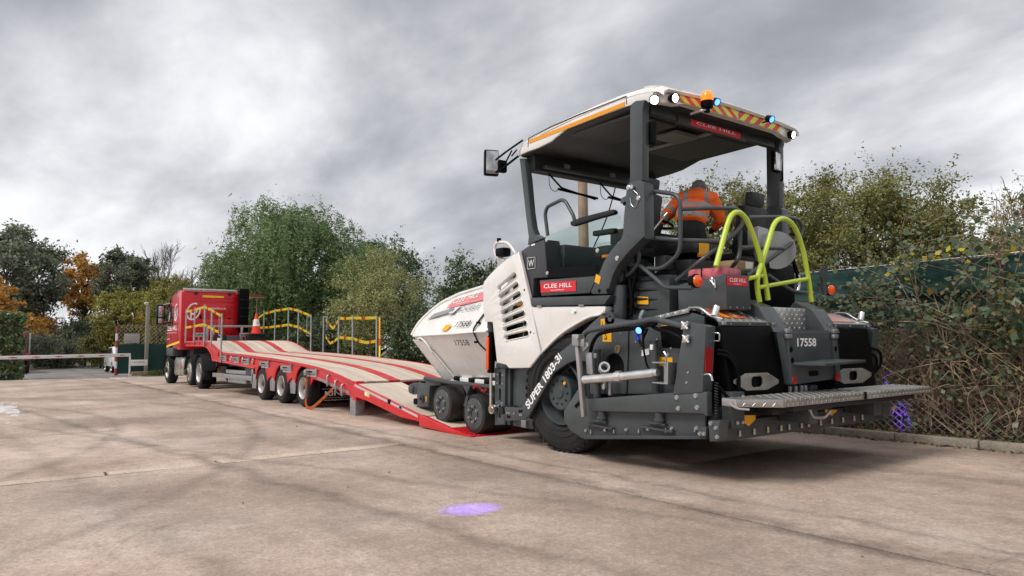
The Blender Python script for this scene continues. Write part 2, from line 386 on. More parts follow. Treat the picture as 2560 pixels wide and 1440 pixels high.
    mr = n('ShaderNodeMapRange'); mr.inputs['From Min'].default_value = .3; mr.inputs['From Max'].default_value = .7; mr.inputs['To Min'].default_value = rough - .22; mr.inputs['To Max'].default_value = rough; t.links.new(noise(.8, 4, .5), mr.inputs[0]); t.links.new(mr.outputs[0], b.inputs['Roughness'])
    ad = n('ShaderNodeMath'); ad.operation = 'ADD'; t.links.new(fine, ad.inputs[0]); t.links.new(noise(14, 6, .6), ad.inputs[1])
    bp = n('ShaderNodeBump'); bp.inputs['Strength'].default_value = bump; bp.inputs['Distance'].default_value = .008; t.links.new(ad.outputs[0], bp.inputs['Height']); t.links.new(bp.outputs[0], b.inputs['Normal'])
    return m
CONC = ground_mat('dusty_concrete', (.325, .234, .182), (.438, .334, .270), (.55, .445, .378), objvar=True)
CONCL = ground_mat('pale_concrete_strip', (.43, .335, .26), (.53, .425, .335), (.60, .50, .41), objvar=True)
SOIL = ground_mat('joint_soil', (.10, .075, .055), (.15, .115, .09), (.20, .16, .125), streak=False, bump=.8)
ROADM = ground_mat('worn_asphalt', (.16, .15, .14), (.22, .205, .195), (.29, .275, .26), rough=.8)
LITTER = ground_mat('leaf_litter_soil', (.035, .026, .018), (.07, .05, .035), (.12, .09, .06), streak=False, bump=1.)
KERBM = ground_mat('kerb_concrete', (.19, .16, .13), (.29, .25, .205), (.38, .335, .28), streak=False)
rng = random.Random(3)
gm = bpy.data.meshes.new('ground'); S_ = 1500
gm.from_pydata([(-S_, -S_, -.03), (S_, -S_, -.03), (S_, S_, -.03), (-S_, S_, -.03)], [], [(0, 1, 2, 3)])
obj('ground', gm, SOIL, None, kind='structure')
yard_o = bpy.data.objects.new('yard', None); COL.objects.link(yard_o); yard_o['kind'] = 'structure'
def slab(x0, x1, y0, y1, m=CONC, gap=.0035, dz=None, jit=.012, name='concrete_slab', parent=None, base=-.03):
    dz = rng.uniform(-.004, .004) if dz is None else dz
    pts = []
    def edge(ax, ay, bx, by):
        k = max(1, int(math.hypot(bx - ax, by - ay) / .35))
        for i in range(k): s = i / k; pts.append((ax + (bx - ax) * s + rng.uniform(-jit, jit), ay + (by - ay) * s + rng.uniform(-jit, jit)))
    x0 += gap; x1 -= gap; y0 += gap; y1 -= gap
    edge(x0, y0, x1, y0); edge(x1, y0, x1, y1); edge(x1, y1, x0, y1); edge(x0, y1, x0, y0)
    k = len(pts); cx_, cy_ = (x0 + x1) / 2, (y0 + y1) / 2
    v = [(x, y, dz - .006) for x, y in pts] + [(x + (cx_ - x) * .012 / max(.2, abs(cx_ - x) + .001) if False else x + math.copysign(.012, cx_ - x), y + math.copysign(.012, cy_ - y), dz) for x, y in pts] + [(x, y, base) for x, y in pts]
    f = [tuple(range(k, 2 * k))]
    for i in range(k):
        j = (i + 1) % k; f.append((i, j, k + j, k + i)); f.append((2 * k + i, 2 * k + j, j, i))
    me = bpy.data.meshes.new(name); me.from_pydata(v, [], f); finish(me, 40)
    return obj(name, me, m, parent or yard_o)
A1_ = [-14, -8, -1.5, 7.9]
for x0, x1 in zip(A1_, A1_[1:]): 
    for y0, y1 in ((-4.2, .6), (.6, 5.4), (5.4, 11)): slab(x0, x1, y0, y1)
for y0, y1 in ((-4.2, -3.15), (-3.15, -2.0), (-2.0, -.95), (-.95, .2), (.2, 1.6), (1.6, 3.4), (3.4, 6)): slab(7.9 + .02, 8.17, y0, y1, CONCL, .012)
A2_ = [8.17, 12.2, 16.9, 21.5, 26.5, 31.5, 37]
for x0, x1 in zip(A2_, A2_[1:]):
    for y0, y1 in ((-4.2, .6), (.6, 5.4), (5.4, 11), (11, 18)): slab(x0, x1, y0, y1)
A3_ = [-14, -8, -1.0, 4.75, 7.25, 10.2, 14.6, 19, 23.5, 28, 33, 37]
for x0, x1 in zip(A3_, A3_[1:]): 
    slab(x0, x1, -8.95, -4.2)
rd = bpy.data.meshes.new('road'); rd.from_pydata([(37, -5.9, -.012), (37, .0, -.012), (44, -.9, -.012), (58, -2.6, -.012), (72, -5.6, -.012), (72, -8.8, -.012), (60, -7.4, -.012), (48, -5.9, -.012)], [], [tuple(range(7, -1, -1))])
obj('road', rd, ROADM, None, kind='structure')
vg = bpy.data.meshes.new('verge'); vg.from_pydata([(-14, -9.08, .02), (37, -9.08, .02), (37, -60, .02), (-14, -60, .02)], [], [(0, 3, 2, 1)])
obj('verge', vg, LITTER, None, kind='structure')
vg2 = bpy.data.meshes.new('road_verge'); vg2.from_pydata([(37.2, -6.1, -.008), (48, -6.1, -.008), (60, -7.6, -.008), (120, -12, -.008), (120, -60, -.008), (37.2, -60, -.008)], [], [(5, 4, 3, 2, 1, 0)])
obj('road_verge', vg2, mat('rough_grass_soil', (.07, .075, .035), .9, var=.4, vscale=.8), None, kind='structure')
# kerb stones
kerb_o = bpy.data.objects.new('kerb', None); COL.objects.link(kerb_o); kerb_o['kind'] = 'structure'
x = -4.0
while x < 20:
    ln = .915
    bm = bmesh.new(); add_box(bm, Vector((x + ln / 2, -9.02 + rng.uniform(-.006, .006), .03)), (ln - .012, .125, .13), Matrix.Rotation(rng.uniform(-.004, .004), 3, 'Z'), .018)
    bm_obj('kerb_stone', bm, KERBM, kerb_o); x += ln
# threshold sill of pale blocks across the gateway
sill_o = bpy.data.objects.new('gateway_sill', None); COL.objects.link(sill_o); sill_o['kind'] = 'structure'
y = -.6
while y > -5.2:
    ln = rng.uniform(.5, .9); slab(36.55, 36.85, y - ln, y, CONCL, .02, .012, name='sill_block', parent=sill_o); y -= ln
# wet patches
def blob(name, cx_, cy_, rx, ry, m, seed, z=.0065):
    rr = random.Random(seed); k = 40; ph = [rr.uniform(0, 6.3) for _ in range(4)]
    v = []
    for i in range(k):
        a = 2 * math.pi * i / k; q = 1 + .25 * math.sin(2 * a + ph[0]) + .2 * math.sin(3 * a + ph[1]) + .14 * math.sin(5 * a + ph[2]) + .1 * math.sin(9 * a + ph[3])
        v.append((cx_ + rx * q * math.cos(a), cy_ + ry * q * math.sin(a), z))
    me = bpy.data.meshes.new(name); me.from_pydata(v, [], [tuple(range(k))]); return obj(name, me, m, None, kind='structure')
WATER = mat('thin_rain_water', (.20, .16, .13), .07, spec=.5)
# small stones and leaves scattered on the slabs
STONE = mat('loose_stone', (.09, .075, .06), .8, var=.3)
bm = bmesh.new()
for i in range(70):
    px_, py_ = rng.uniform(1.6, 16), rng.uniform(-8.9, 3)
    r_ = rng.choice((.005, .006, .007, .009, .014)) * rng.uniform(.7, 1.1)
    q = bmesh.ops.create_icosphere(bm, subdivisions=1, radius=r_)['verts']
    bmesh.ops.transform(bm, matrix=Matrix.Translation((px_, py_, r_ * .4)) @ Matrix.Diagonal((rng.uniform(.8, 1.9), 1, .45, 1)), verts=q)
bm_obj('loose_stones', bm, STONE, None, kind='stuff', label='small dark stones scattered over the concrete yard', category='stones')
def leaf_cloud(P_, Nn, size, asp=.55, seed=0, bend=.25):
    """numpy: diamond leaves at points P_ with axis jitter, returns verts, faces"""
    g = np.random.default_rng(seed); k = len(P_)
    u = g.normal(size=(k, 3)); u -= Nn * np.sum(u * Nn, 1, keepdims=True); u /= np.linalg.norm(u, axis=1, keepdims=True) + 1e-9
    v = np.cross(Nn, u); s = (size * g.uniform(.6, 1.35, k))[:, None]
    tip, tail = P_ + u * s * .5, P_ - u * s * .5
    l, r = P_ + v * s * asp * .5 - Nn * s * bend * .3 - u * s * .08, P_ - v * s * asp * .5 - Nn * s * bend * .3 - u * s * .08
    V_ = np.stack([tail, r, tip, l], 1).reshape(-1, 3)
    F_ = np.arange(4 * k).reshape(-1, 4)
    return V_, F_
def np_mesh(name, V_, F_):
    me = bpy.data.meshes.new(name); k = len(F_); c = F_.shape[1]
    me.vertices.add(len(V_)); me.vertices.foreach_set('co', np.ascontiguousarray(V_, dtype=np.float32).ravel())
    me.loops.add(k * c); me.loops.foreach_set('vertex_index', F_.astype(np.int32).ravel())
    me.polygons.add(k); me.polygons.foreach_set('loop_start', np.arange(0, k * c, c, dtype=np.int32)); me.polygons.foreach_set('loop_total', np.full(k, c, dtype=np.int32))
    me.update(calc_edges=True); return me
def leaf_mat(name, cols, rough=.55, transl=.25, var=.25):
    m = mat(name, cols[0], rough, var=var, vscale=.7, island=cols, spec=.35)
    b = m.node_tree.nodes['Principled BSDF']
    t = m.node_tree; tr = t.nodes.new('ShaderNodeBsdfTranslucent'); ms = t.nodes.new('ShaderNodeMixShader'); ms.inputs[0].default_value = transl
    src = b.inputs['Base Color'].links[0].from_socket; t.links.new(src, tr.inputs[0])
    o_ = t.nodes['Material Output']; t.links.new(b.outputs[0], ms.inputs[1]); t.links.new(tr.outputs[0], ms.inputs[2]); t.links.new(ms.outputs[0], o_.inputs[0])
    return m
LITL = leaf_mat('fallen_leaf_brown', [(.10, .06, .03), (.16, .10, .05), (.07, .05, .03), (.20, .15, .07), (.06, .07, .03)], .8, .05)
g_ = np.random.default_rng(5); k_ = 5200
px_ = g_.uniform(-2, 12, k_); py_ = -9.12 - np.abs(g_.normal(0, .30, k_)); py_[:900] = -8.93 + np.abs(g_.normal(0, .06, 900))
P_ = np.stack([px_, py_, np.full(k_, .03) + g_.uniform(0, .05, k_)], 1); P_[:900, 2] = .012
Nn = g_.normal(size=(k_, 3)) * .45 + np.array([0, 0, 1]); Nn /= np.linalg.norm(Nn, axis=1, keepdims=True)
obj('fallen_leaves', np_mesh('fallen_leaves', *leaf_cloud(P_, Nn, .055, .6, 2)), LITL, None, kind='stuff', label='brown fallen leaves lying along the kerb', category='leaves')
# measured outlines in metres, in the machine's own axes
G = {
    'arm': [(1.252, 0.414), (0.906, 0.434), (0.818, 0.502), (0.41, 0.933), (0.192, 1.129), (-0.064, 1.269), (-0.339, 1.467), (-0.467, 1.539), (-0.623, 1.513), (-0.823, 1.487), (-1.375, 1.478), (-1.544, 1.441), (-1.611, 0.805), (-0.3, 0.698), (-0.298, 1.039), (-0.073, 1.046), (0.06, 1.009), (0.204, 0.94), (0.302, 0.893), (0.769, 0.341), (0.862, 0.293), (1.232, 0.242)],
    'armpad': [(0.141, 2.615), (-0.031, 2.644), (-0.536, 2.67), (-0.571, 2.641), (-0.553, 2.614), (-0.284, 2.596), (0.1, 2.557), (0.14, 2.575)],
    'door': [(0.794, 1.652), (-0.46, 1.638), (-0.482, 1.622), (-0.463, 1.567), (-0.416, 1.534), (-0.261, 1.522), (-0.073, 1.459), (0.179, 1.355), (0.355, 1.257), (0.582, 1.107), (0.676, 1.349)],
    'eg_beam': [(-0.479, 0.671), (-1.612, 0.828), (-1.929, 0.862), (-1.982, 0.862), (-1.986, 0.653), (-1.933, 0.673), (-0.503, 0.55)],
    'eg_bolts': [(-1.657, 1.52, 0.788), (-1.869, 1.52, 0.821), (-1.674, 1.52, 0.692), (-1.883, 1.52, 0.721), (-0.385, 1.46, 0.332), (-0.672, 1.46, 0.372), (-0.968, 1.46, 0.413), (-1.251, 1.46, 0.453), (-1.541, 1.46, 0.493), (-1.871, 1.5, 0.542), (-1.903, 1.5, 0.496), (-1.948, 1.5, 0.501), (-2.019, 1.5, 0.596), (-2.073, 1.5, 0.566), (-2.085, 1.5, 0.492), (-1.779, 1.52, 1.433), (-1.791, 1.52, 1.315), (-1.791, 1.51, 1.018), (-1.774, 1.51, 0.929)],
    'eg_post': [(-1.751, 1.468), (-1.985, 1.429), (-1.945, 0.859), (-1.615, 0.81)],
    'eg_skid': [(-0.326, 0.26), (-0.449, 0.292), (-1.86, 0.469), (-1.95, 0.476), (-1.95, 0.453), (-0.404, 0.248)],
    'eg_small': [(-1.887, 0.551), (-1.967, 0.561), (-1.966, 0.476), (-1.886, 0.465)],
    'fairing': [(1.122, 2.346), (0.922, 2.413), (0.63, 2.462), (0.564, 1.995), (0.833, 2.001), (0.836, 1.778), (0.895, 1.768)],
    'fascia': [(0.973, 3.826), (0.645, 3.829), (-0.839, 3.855), (-0.78, 3.729), (0.801, 3.702)],
    'glass': [(0.633, 2.489), (0.134, 2.569), (-0.565, 2.643), (-0.594, 2.613), (-0.674, 2.479), (-0.651, 2.353), (-0.266, 1.972), (0.579, 1.995)],
    'glassdark': [(0.596, 2.115), (-0.267, 2.088), (-0.261, 1.972), (0.585, 1.996)],
    'glassrail': [(0.623, 2.51), (0.678, 2.776), (0.642, 2.857), (0.368, 2.908), (0.298, 2.875), (0.16, 2.693), (0.139, 2.628)],
    'hex_f': [(-0.427, 0.952), (-0.61, 1.011), (-0.989, 1.009), (-1.176, 0.954), (-1.174, 0.917), (-0.984, 0.853), (-0.606, 0.856), (-0.427, 0.921)],
    'hex_n': [(1.226, 0.956), (1.057, 1.012), (0.727, 1.01), (0.555, 0.939), (0.556, 0.906), (0.742, 0.853), (1.052, 0.86), (1.222, 0.929)],
    'hoodmirror': [(1.843, 0.9, 2.313), (2.061, 0.9, 2.375), (2.094, 0.9, 2.494), (2.075, 0.9, 2.562), (2.005, 0.9, 2.579), (1.809, 0.9, 2.555), (1.712, 0.9, 2.495), (1.597, 0.9, 2.384)],
    'hop_bot': [(3.453, 0.85, 0.598), (3.023, 0.85, 0.651), (2.37, 0.85, 0.7), (2.148, 0.85, 0.713)],
    'hop_ridge': [(3.735, 1.25, 1.252), (2.605, 1.25, 1.298), (2.03, 1.25, 1.339), (1.59, 1.25, 1.344)],
    'hop_top': [(3.888, 1.2, 1.264), (3.895, 1.12, 1.422), (3.833, 1.05, 1.535), (3.66, 0.95, 1.688), (3.497, 0.9, 1.78), (2.978, 0.9, 1.891), (2.335, 0.9, 1.976), (2.104, 0.9, 2.008)],
    'lad_f': [(-0.571, 1.706), (-0.529, 1.962), (-0.449, 2.258), (-0.358, 2.422), (-0.248, 2.528), (-0.102, 2.567), (0.024, 2.533), (0.096, 2.464), (0.204, 2.25), (0.292, 2.092), (0.395, 1.915), (0.397, 1.796), (0.366, 1.678)],
    'lad_n': [(0.222, 1.702), (0.269, 1.952), (0.358, 2.198), (0.455, 2.37), (0.551, 2.5), (0.647, 2.544), (0.735, 2.539), (0.806, 2.483), (0.869, 2.361), (0.962, 2.152), (1.038, 1.991)],
    'lamparm_f': [(-1.45, -0.217, 1.993), (-1.6, -0.445, 1.813), (-1.68, -0.72, 1.803)],
    'lamparm_n': [(-0.675, 1.1, 2.074), (-0.809, 1.1, 2.065), (-0.892, 1.12, 2.024), (-1.194, 1.15, 1.824), (-1.263, 1.17, 1.804), (-1.68, 1.313, 1.782)],
    'ledge': [(0.805, 1.76), (-0.58, 1.749), (-0.475, 1.653), (0.775, 1.658)],
    'louver': [(1.059, 2.338), (1.18, 2.311), (1.322, 2.263), (1.54, 2.165), (1.71, 2.076), (1.809, 2.01), (1.84, 1.956), (1.825, 1.667), (1.793, 1.474), (1.605, 1.466), (1.579, 1.339), (1.538, 1.147), (1.497, 0.946), (1.297, 0.93), (1.235, 0.889), (0.819, 0.915), (0.604, 1.095), (0.696, 1.349), (0.787, 1.649)],
    'mirrorF': [(1.296, 3.606), (1.13, 3.591), (1.109, 3.283), (1.32, 3.284)],
    'mirrorarm': [(1.181, 1.2, 3.568), (1.103, 1.45, 3.392), (1.109, 1.55, 3.309)],
    'mirrorarm2': [(1.068, 1.2, 3.759), (1.166, 1.3, 3.665), (1.106, 1.45, 3.567), (1.113, 1.55, 3.483)],
    'pillar': [(1.182, 3.549), (1.076, 3.534), (1.013, 3.251), (0.946, 2.829), (0.896, 2.625), (0.846, 2.542), (0.712, 2.495), (0.689, 2.479), (0.995, 2.426), (0.976, 2.521), (1.032, 2.781), (1.164, 3.466)],
    'post': [(-0.825, 2.913), (-0.824, 3.583), (-0.847, 3.628), (-0.906, 3.643), (-1.03, 3.622), (-1.002, 3.54), (-0.998, 2.899)],
    'rail1': [(-1.0, 1.219, 2.702), (-1.0, 1.204, 2.729), (-1.006, 1.1, 2.808), (-1.281, 1.1, 2.736), (-1.35, 1.1, 2.681), (-1.363, 1.1, 2.585), (-1.357, 1.1, 2.192), (-1.317, 1.1, 2.116), (-1.125, 1.1, 2.0), (-0.931, 1.1, 2.02)],
    'rail2': [(-1.375, 1.1, 2.574), (-1.55, 0.826, 2.591), (-1.6, 0.544, 2.611), (-1.6, 0.446, 2.566), (-1.6, 0.422, 2.487), (-1.6, 0.53, 2.375), (-1.485, 0.9, 2.098), (-1.219, 1.0, 1.885)],
    'rail3': [(-0.897, 1.1, 2.345), (-1.33, 1.1, 2.273), (-1.58, 0.728, 2.266)],
    'rail4': [(-1.6, 0.481, 2.4), (-1.6, 0.487, 2.168), (-1.6, 0.534, 2.084), (-1.5, 0.478, 2.034)],
    'rail5': [(-1.6, 0.483, 2.223), (-1.6, 0.198, 2.245), (-1.6, -0.267, 2.27)],
    'rail6': [(-1.5, 0.186, 2.569), (-1.5, -0.528, 2.648), (-1.5, -0.744, 2.636), (-1.5, -0.822, 2.553), (-1.5, -0.759, 2.446), (-1.5, 0.228, 1.956)],
    'rail7': [(-0.9, -0.543, 2.805), (-0.9, -0.621, 2.861), (-0.9, -0.919, 2.858), (-0.9, -1.041, 2.798)],
    'reddots': [(0.395, 0.933), (-0.369, 0.934)],
    'roofarm': [(-0.844, 2.907), (-0.983, 2.902), (-1.039, 2.861), (-1.049, 2.299), (-1.043, 2.325), (-0.953, 2.27), (-0.802, 2.168), (-0.671, 2.056), (-0.598, 1.956), (-0.537, 1.81), (-0.512, 1.765), (-0.287, 1.772), (-0.271, 1.797), (-0.39, 1.972), (-0.472, 2.114), (-0.572, 2.217), (-0.73, 2.334), (-0.754, 2.397), (-0.76, 2.529), (-0.779, 2.671), (-0.71, 2.703), (-0.719, 2.752), (-0.789, 2.771), (-0.805, 2.856)],
    'rooflow': [(1.204, 3.572), (1.008, 3.591), (0.757, 3.598), (0.518, 3.625), (0.428, 3.656), (0.241, 3.714), (-0.296, 3.734), (-0.739, 3.739), (-0.858, 3.733)],
    'rooftop': [(1.204, 3.572), (1.198, 3.688), (1.096, 3.747), (0.679, 3.83), (0.048, 3.881), (-0.616, 3.913), (-0.917, 3.898), (-1.06, 3.883)],
    'scrbolts': [(1.353, 0.484), (1.144, 0.484), (0.932, 0.483), (0.723, 0.484), (0.512, 0.48), (0.381, 0.483), (0.172, 0.481), (0.05, 0.481), (-0.165, 0.484), (-0.374, 0.483), (-0.587, 0.482), (-0.809, 0.481), (-0.979, 0.485)],
    'sign': [(0.63, 1.941), (0.003, 1.931), (0.002, 1.814), (0.629, 1.817)],
    'signpanel': [(0.666, 1.968), (-0.337, 1.966), (-0.211, 1.784), (0.627, 1.777)],
    'slot0': [(1.464, 1.902), (1.132, 2.051)],
    'slot1': [(1.436, 1.794), (1.086, 1.929)],
    'slot2': [(1.405, 1.69), (1.036, 1.813)],
    'slot3': [(1.377, 1.585), (0.988, 1.694)],
    'slot4': [(1.352, 1.481), (0.95, 1.575)],
    'slot5': [(1.326, 1.376), (0.912, 1.453)],
    'slot6': [(1.303, 1.269), (0.874, 1.332)],
    'strip': [(0.942, 3.732), (-0.711, 3.79), (-0.705, 3.743), (0.935, 3.685)],
    'wlogo': [(0.94, 2.257), (0.791, 2.253), (0.789, 2.121), (0.937, 2.12)],
    'yellowtri': [(1.098, 0.644), (0.907, 0.632), (0.908, 0.594), (1.011, 0.543), (1.113, 0.596)],
    'yellowtri2': [(-0.255, 0.612), (-0.476, 0.599), (-0.475, 0.585), (-0.376, 0.544), (-0.254, 0.589)],
}
# ------------------------------------------------------------------ the road paver (local axes: x to its front, y to its left, z up)
PV = thing('road_paver', (5.906, -6.46, 0), 'big grey and white road paver with canopy and screed, backed up to the red trailer', 'road paver', rot=(0, R(-2), 0))
def P(name, m, poly, v0, v1, parent=None, **kw): return plate(name, m, parent or PV, poly, 'y', v0, v1, **kw)
def stad(a, b, r, n=6):
    a, b = Vector(a), Vector(b); t = (b - a).normalized(); an = math.atan2(t.y, t.x)
    return [(b.x + r * math.cos(an - math.pi / 2 + math.pi * i / n), b.y + r * math.sin(an - math.pi / 2 + math.pi * i / n)) for i in range(n + 1)] + [(a.x + r * math.cos(an + math.pi / 2 + math.pi * i / n), a.y + r * math.sin(an + math.pi / 2 + math.pi * i / n)) for i in range(n + 1)]
# main hull in the middle (engine housing, hidden behind the panels)
span('engine_housing', DARK, PV, (-.5, -1.0, .75), (1.45, .98, 1.95), .03)
span('chassis', GREY2, PV, (-1.1, -.62, .28), (3.4, .62, .8), .02)
plate('hood', WHITE, PV, [(1.06, 2.29), (1.32, 2.22), (1.54, 2.12), (1.80, 1.95), (1.80, 1.5), (1.02, 1.5)], 'y', -1.1, .88, bev=.02)
span('louvre_shade_sheet', BLACK, PV, (.78, .93, 1.15), (1.56, .97, 2.1), .005)  # added black sheet, stands for the shade inside the slots
for z in (1.35, 1.62, 1.85): span('radiator_rail', GREY2, PV, (.82, .97, z), (1.54, 1.0, z + .03), .004)
side = P('side_panel', WHITE, G['louver'], 1.205, 1.262, holes=[stad(G['slot%d' % i][0], G['slot%d' % i][1], r) for i, r in enumerate((.030, .031, .032, .032, .031, .030, .029))], bev=.012)
# recess rims round the louvre openings
for i in range(7):
    a, b = G['slot%d' % i]; bm = bmesh.new(); ring = [(x, 1.259, z) for x, z in stad(a, b, .042, 8)]
    add_tube(bm, ring + [ring[0]], .010, 6, False); bm_obj('louvre_rim', bm, WHITE, side, 60)
for x in (1.2, 1.05): cyl('grille_rod', STEEL, side, (x, 1.06, 1.2), (x, 1.06, 1.6), .006, seg=6)
sheet('warning_sticker', YEL, side, [(1.30, 1.68), (1.42, 1.68), (1.42, 1.75), (1.30, 1.75)], 'y', 1.0)
bolts('panel_screw', DARK, side, [(.93, 1.262, 1.86), (.80, 1.262, 1.345), (.735, 1.258, 1.335)], (0, 1, 0), .012, .004)
dr = P('side_door', WHITE, G['door'], 1.14, 1.255, bev=.016)
lip = [(-.46, 1.26, 1.575), (-.40, 1.26, 1.545), (-.261, 1.26, 1.533), (-.073, 1.26, 1.470), (.179, 1.26, 1.366), (.355, 1.26, 1.268), (.572, 1.26, 1.118)]
tube('arch_lip', WHITE, dr, lip, .016, 8, .1)
for x in (.63, -.11): box('hinge', STEEL, dr, (x, 1.262, 1.658), (.085, .02, .026), .004)
sheet('service_sticker', TXTW, dr, [(.07, 1.56), (-.03, 1.56), (-.03, 1.62), (.07, 1.62)], 'y', 1.256)
sheet('sticker_mark', mat('green_print', (.05, .2, .06), .5), dr, [(.01, 1.565), (-.025, 1.565), (-.025, 1.585), (.01, 1.585)], 'y', 1.2595)
P('side_ledge', GREY, G['ledge'], 1.0, 1.275, bev=.014)
sp = P('side_locker', GREY, G['signpanel'], .9, 1.24, bev=.012)
def cleehill(parent, quad, f, xd, yd, w_, h_, red=SIGNRED, name='company_sign', sub=True, off=.004, tm=TXTW):
    s = obj(name, bpy.data.meshes.new(name), red, parent); bm = bmesh.new()
    bm.faces.new([bm.verts.new(p) for p in quad]); bm.to_mesh(s.data); bm.free()
    o = Vector(f); xd = Vector(xd).normalized(); yd = Vector(yd).normalized(); nz_ = xd.cross(yd) * .003
    text('lettering', 'CLEE HILL', tm, s, o + xd * w_ * .10 + yd * h_ * .40 + nz_, xd, yd, w_ * .80, h_ * .42, bold=.012)
    if sub: text('lettering', 'www.cleehill.co.uk', tm, s, o + xd * w_ * .30 + yd * h_ * .13 + nz_, xd, yd, w_ * .38, h_ * .14, bold=.006)
    return s
q = G['sign']; cleehill(sp, [(x, 1.247, z) for x, z in q], (q[3][0], 1.247, q[3][1]), (-1, 0, -.004), (0, 0, 1), .627, .12)
fa = P('front_fairing', DARK if False else mat('charcoal_fairing', (.052, .053, .060), .42, var=.08), G['fairing'], .95, 1.2, bev=.018)
wl = G['wlogo']; sheet('emblem', DARK, fa, wl, 'y', 1.203)
for a, b in zip(wl, wl[1:] + wl[:1]):
    bm = bmesh.new(); add_tube(bm, [(a[0], 1.208, a[1]), (b[0], 1.208, b[1])], .006, 6); bm_obj('emblem_frame', bm, ALU, fa)
text('emblem_letter', 'W', ALU, fa, (.925, 1.209, 2.145), (-1, 0, 0), (0, 0, 1), .115, .085, bold=.02)
sheet('type_sticker', TXTW, fa, [(.87, 2.40), (.80, 2.405), (.80, 2.425), (.87, 2.42)], 'y', 1.203)
# glass side screen with dark printed band and arm pad
gs = P('side_glass', GLASS, G['glass'], 1.178, 1.186, bev=0, smooth=0)
sheet('printed_band', BLACK, gs, G['glassdark'], 'y', 1.188)
P('arm_pad', DARK, G['armpad'], 1.15, 1.22, bev=.02)
tube('grab_rail', GREY, PV, [(x, 1.15, z) for x, z in G['glassrail']], .022, 10, .08)
bolts('glass_fixing', STEEL, gs, [(.59, 1.19, 2.45), (.575, 1.19, 2.05), (-.285, 1.19, 2.25)], (0, 1, 0), .020, .012)
# inner cab floor, far side glass and far locker seen through the screen
span('cab_floor', DARK, PV, (-1.45, -1.15, 1.40), (.95, 1.1, 1.50), .02)
span('dash_cowl', GREY2, PV, (.55, -1.0, 1.9), (.95, .95, 2.42), .05)
span('far_locker', GREY2, PV, (-.5, -1.2, 1.5), (.85, -1.0, 2.12), .02)
for z in (2.14, 2.30): tube('far_rail', GREY, PV, [(.8, -1.12, z), (-.75, -1.12, z)], .022, 8, 0)
# pillars, canopy posts
for s, nm in ((1, 1), (-1, -1)):
    v0, v1 = (1.08, 1.17) if s > 0 else (-1.17, -1.08)
    P('windscreen_pillar', GREY, G['pillar'], v0, v1, bev=.012)
    v0, v1 = (1.13, 1.27) if s > 0 else (-1.27, -1.13)
    P('roof_arm', GREY, G['roofarm'], v0, v1, bev=.012)
    v0, v1 = (1.15, 1.25) if s > 0 else (-1.25, -1.15)
    P('canopy_post', GREY, [(x, z + (.10 if z > 3.5 else 0)) for x, z in G['post']], v0, v1, bev=.014)
bolts('arm_bolt', STEEL, PV, [(-.83, 1.272, 2.85), (-.97, 1.272, 2.72), (-.67, 1.272, 2.13)], (0, 1, 0), .022, .014)
cyl('locking_pin', STEEL, PV, (-.905, 1.27, 2.84), (-.905, 1.31, 2.84), .022, seg=12)
bolts('arm_hole', BLACK, PV, [(-.40, 1.271, 1.80), (-.53, 1.271, 1.80), (-.77, 1.271, 2.69)], (0, 1, 0), .018, .003)
tube('pin_lanyard', STEEL, PV, [(-.91, 1.29, 2.81), (-.99, 1.28, 2.74), (-.93, 1.28, 2.62), (-.87, 1.28, 2.66), (-.86, 1.28, 2.74)], .004, 5, .05)
sheet('lift_sticker', YEL, PV, [(-.33, 1.90), (-.40, 1.87), (-.43, 1.95), (-.355, 1.985)], 'y', 1.272)
# roof canopy
rt, rl = G['rooftop'], G['rooflow']
def zt(x): return np.interp(-x, [-p[0] for p in rt], [p[1] for p in rt])
rx = [1.20, 1.10, .85, .5, .05, -.3, -.6, -.9, -1.06, -1.17, -1.24]
rz = [3.64, 3.747, 3.80, 3.85, 3.88, 3.90, 3.91, 3.897, 3.88, 3.85, 3.80]
bm = bmesh.new(); rows = []
for x, z in zip(rx, rz):
    rows.append([bm.verts.new((x, yy, z - dz)) for yy, dz in ((1.205, .075), (1.19, .03), (1.13, .0), (.6, -.035), (0, -.045), (-.6, -.035), (-1.13, 0), (-1.19, .03), (-1.205, .075))])
for a, b in zip(rows, rows[1:]):
    for k in range(8): bm.faces.new((a[k], a[k + 1], b[k + 1], b[k]))
bmesh.ops.recalc_face_normals(bm, faces=bm.faces); bmesh.ops.solidify(bm, geom=list(bm.faces), thickness=.03)
roof = bm_obj('canopy_roof', bm, WHITE, PV, 50)
sk = [(1.204, 3.572), (1.205, 3.62), (1.10, 3.68), (.679, 3.745), (.05, 3.80), (-.6, 3.83), (-.95, 3.82), (-1.12, 3.80), (-1.05, 3.70), (-.86, 3.733), (-.739, 3.739), (-.296, 3.734), (.241, 3.714), (.428, 3.656), (.518, 3.625), (.757, 3.598), (1.008, 3.591)]
for s in (1, -1):
    plate('side_skirt', WHITE, roof, sk, 'y', s * 1.17, s * 1.202, bev=.006)
    sheet('amber_stripe', AMBER, roof, G['strip'], 'y', s * 1.204 if s > 0 else -1.208)
    bm = bmesh.new(); add_tube(bm, [(.96, s * 1.204, 3.645), (.95, s * 1.204, 3.755), (.5, s * 1.204, 3.805), (0, s * 1.204, 3.83), (-.73, s * 1.204, 3.845), (-.735, s * 1.204, 3.76)], .006, 5); bm_obj('panel_seam', bm, DARK, roof)
plate('roof_lining', UNDER, roof, [(1.15, 3.56), (1.15, 3.62), (.6, 3.70), (0, 3.76), (-.6, 3.79), (-1.08, 3.77), (-1.1, 3.715), (-.8, 3.72), (.2, 3.69), (.5, 3.61)], 'y', -1.165, 1.165, bev=.01)
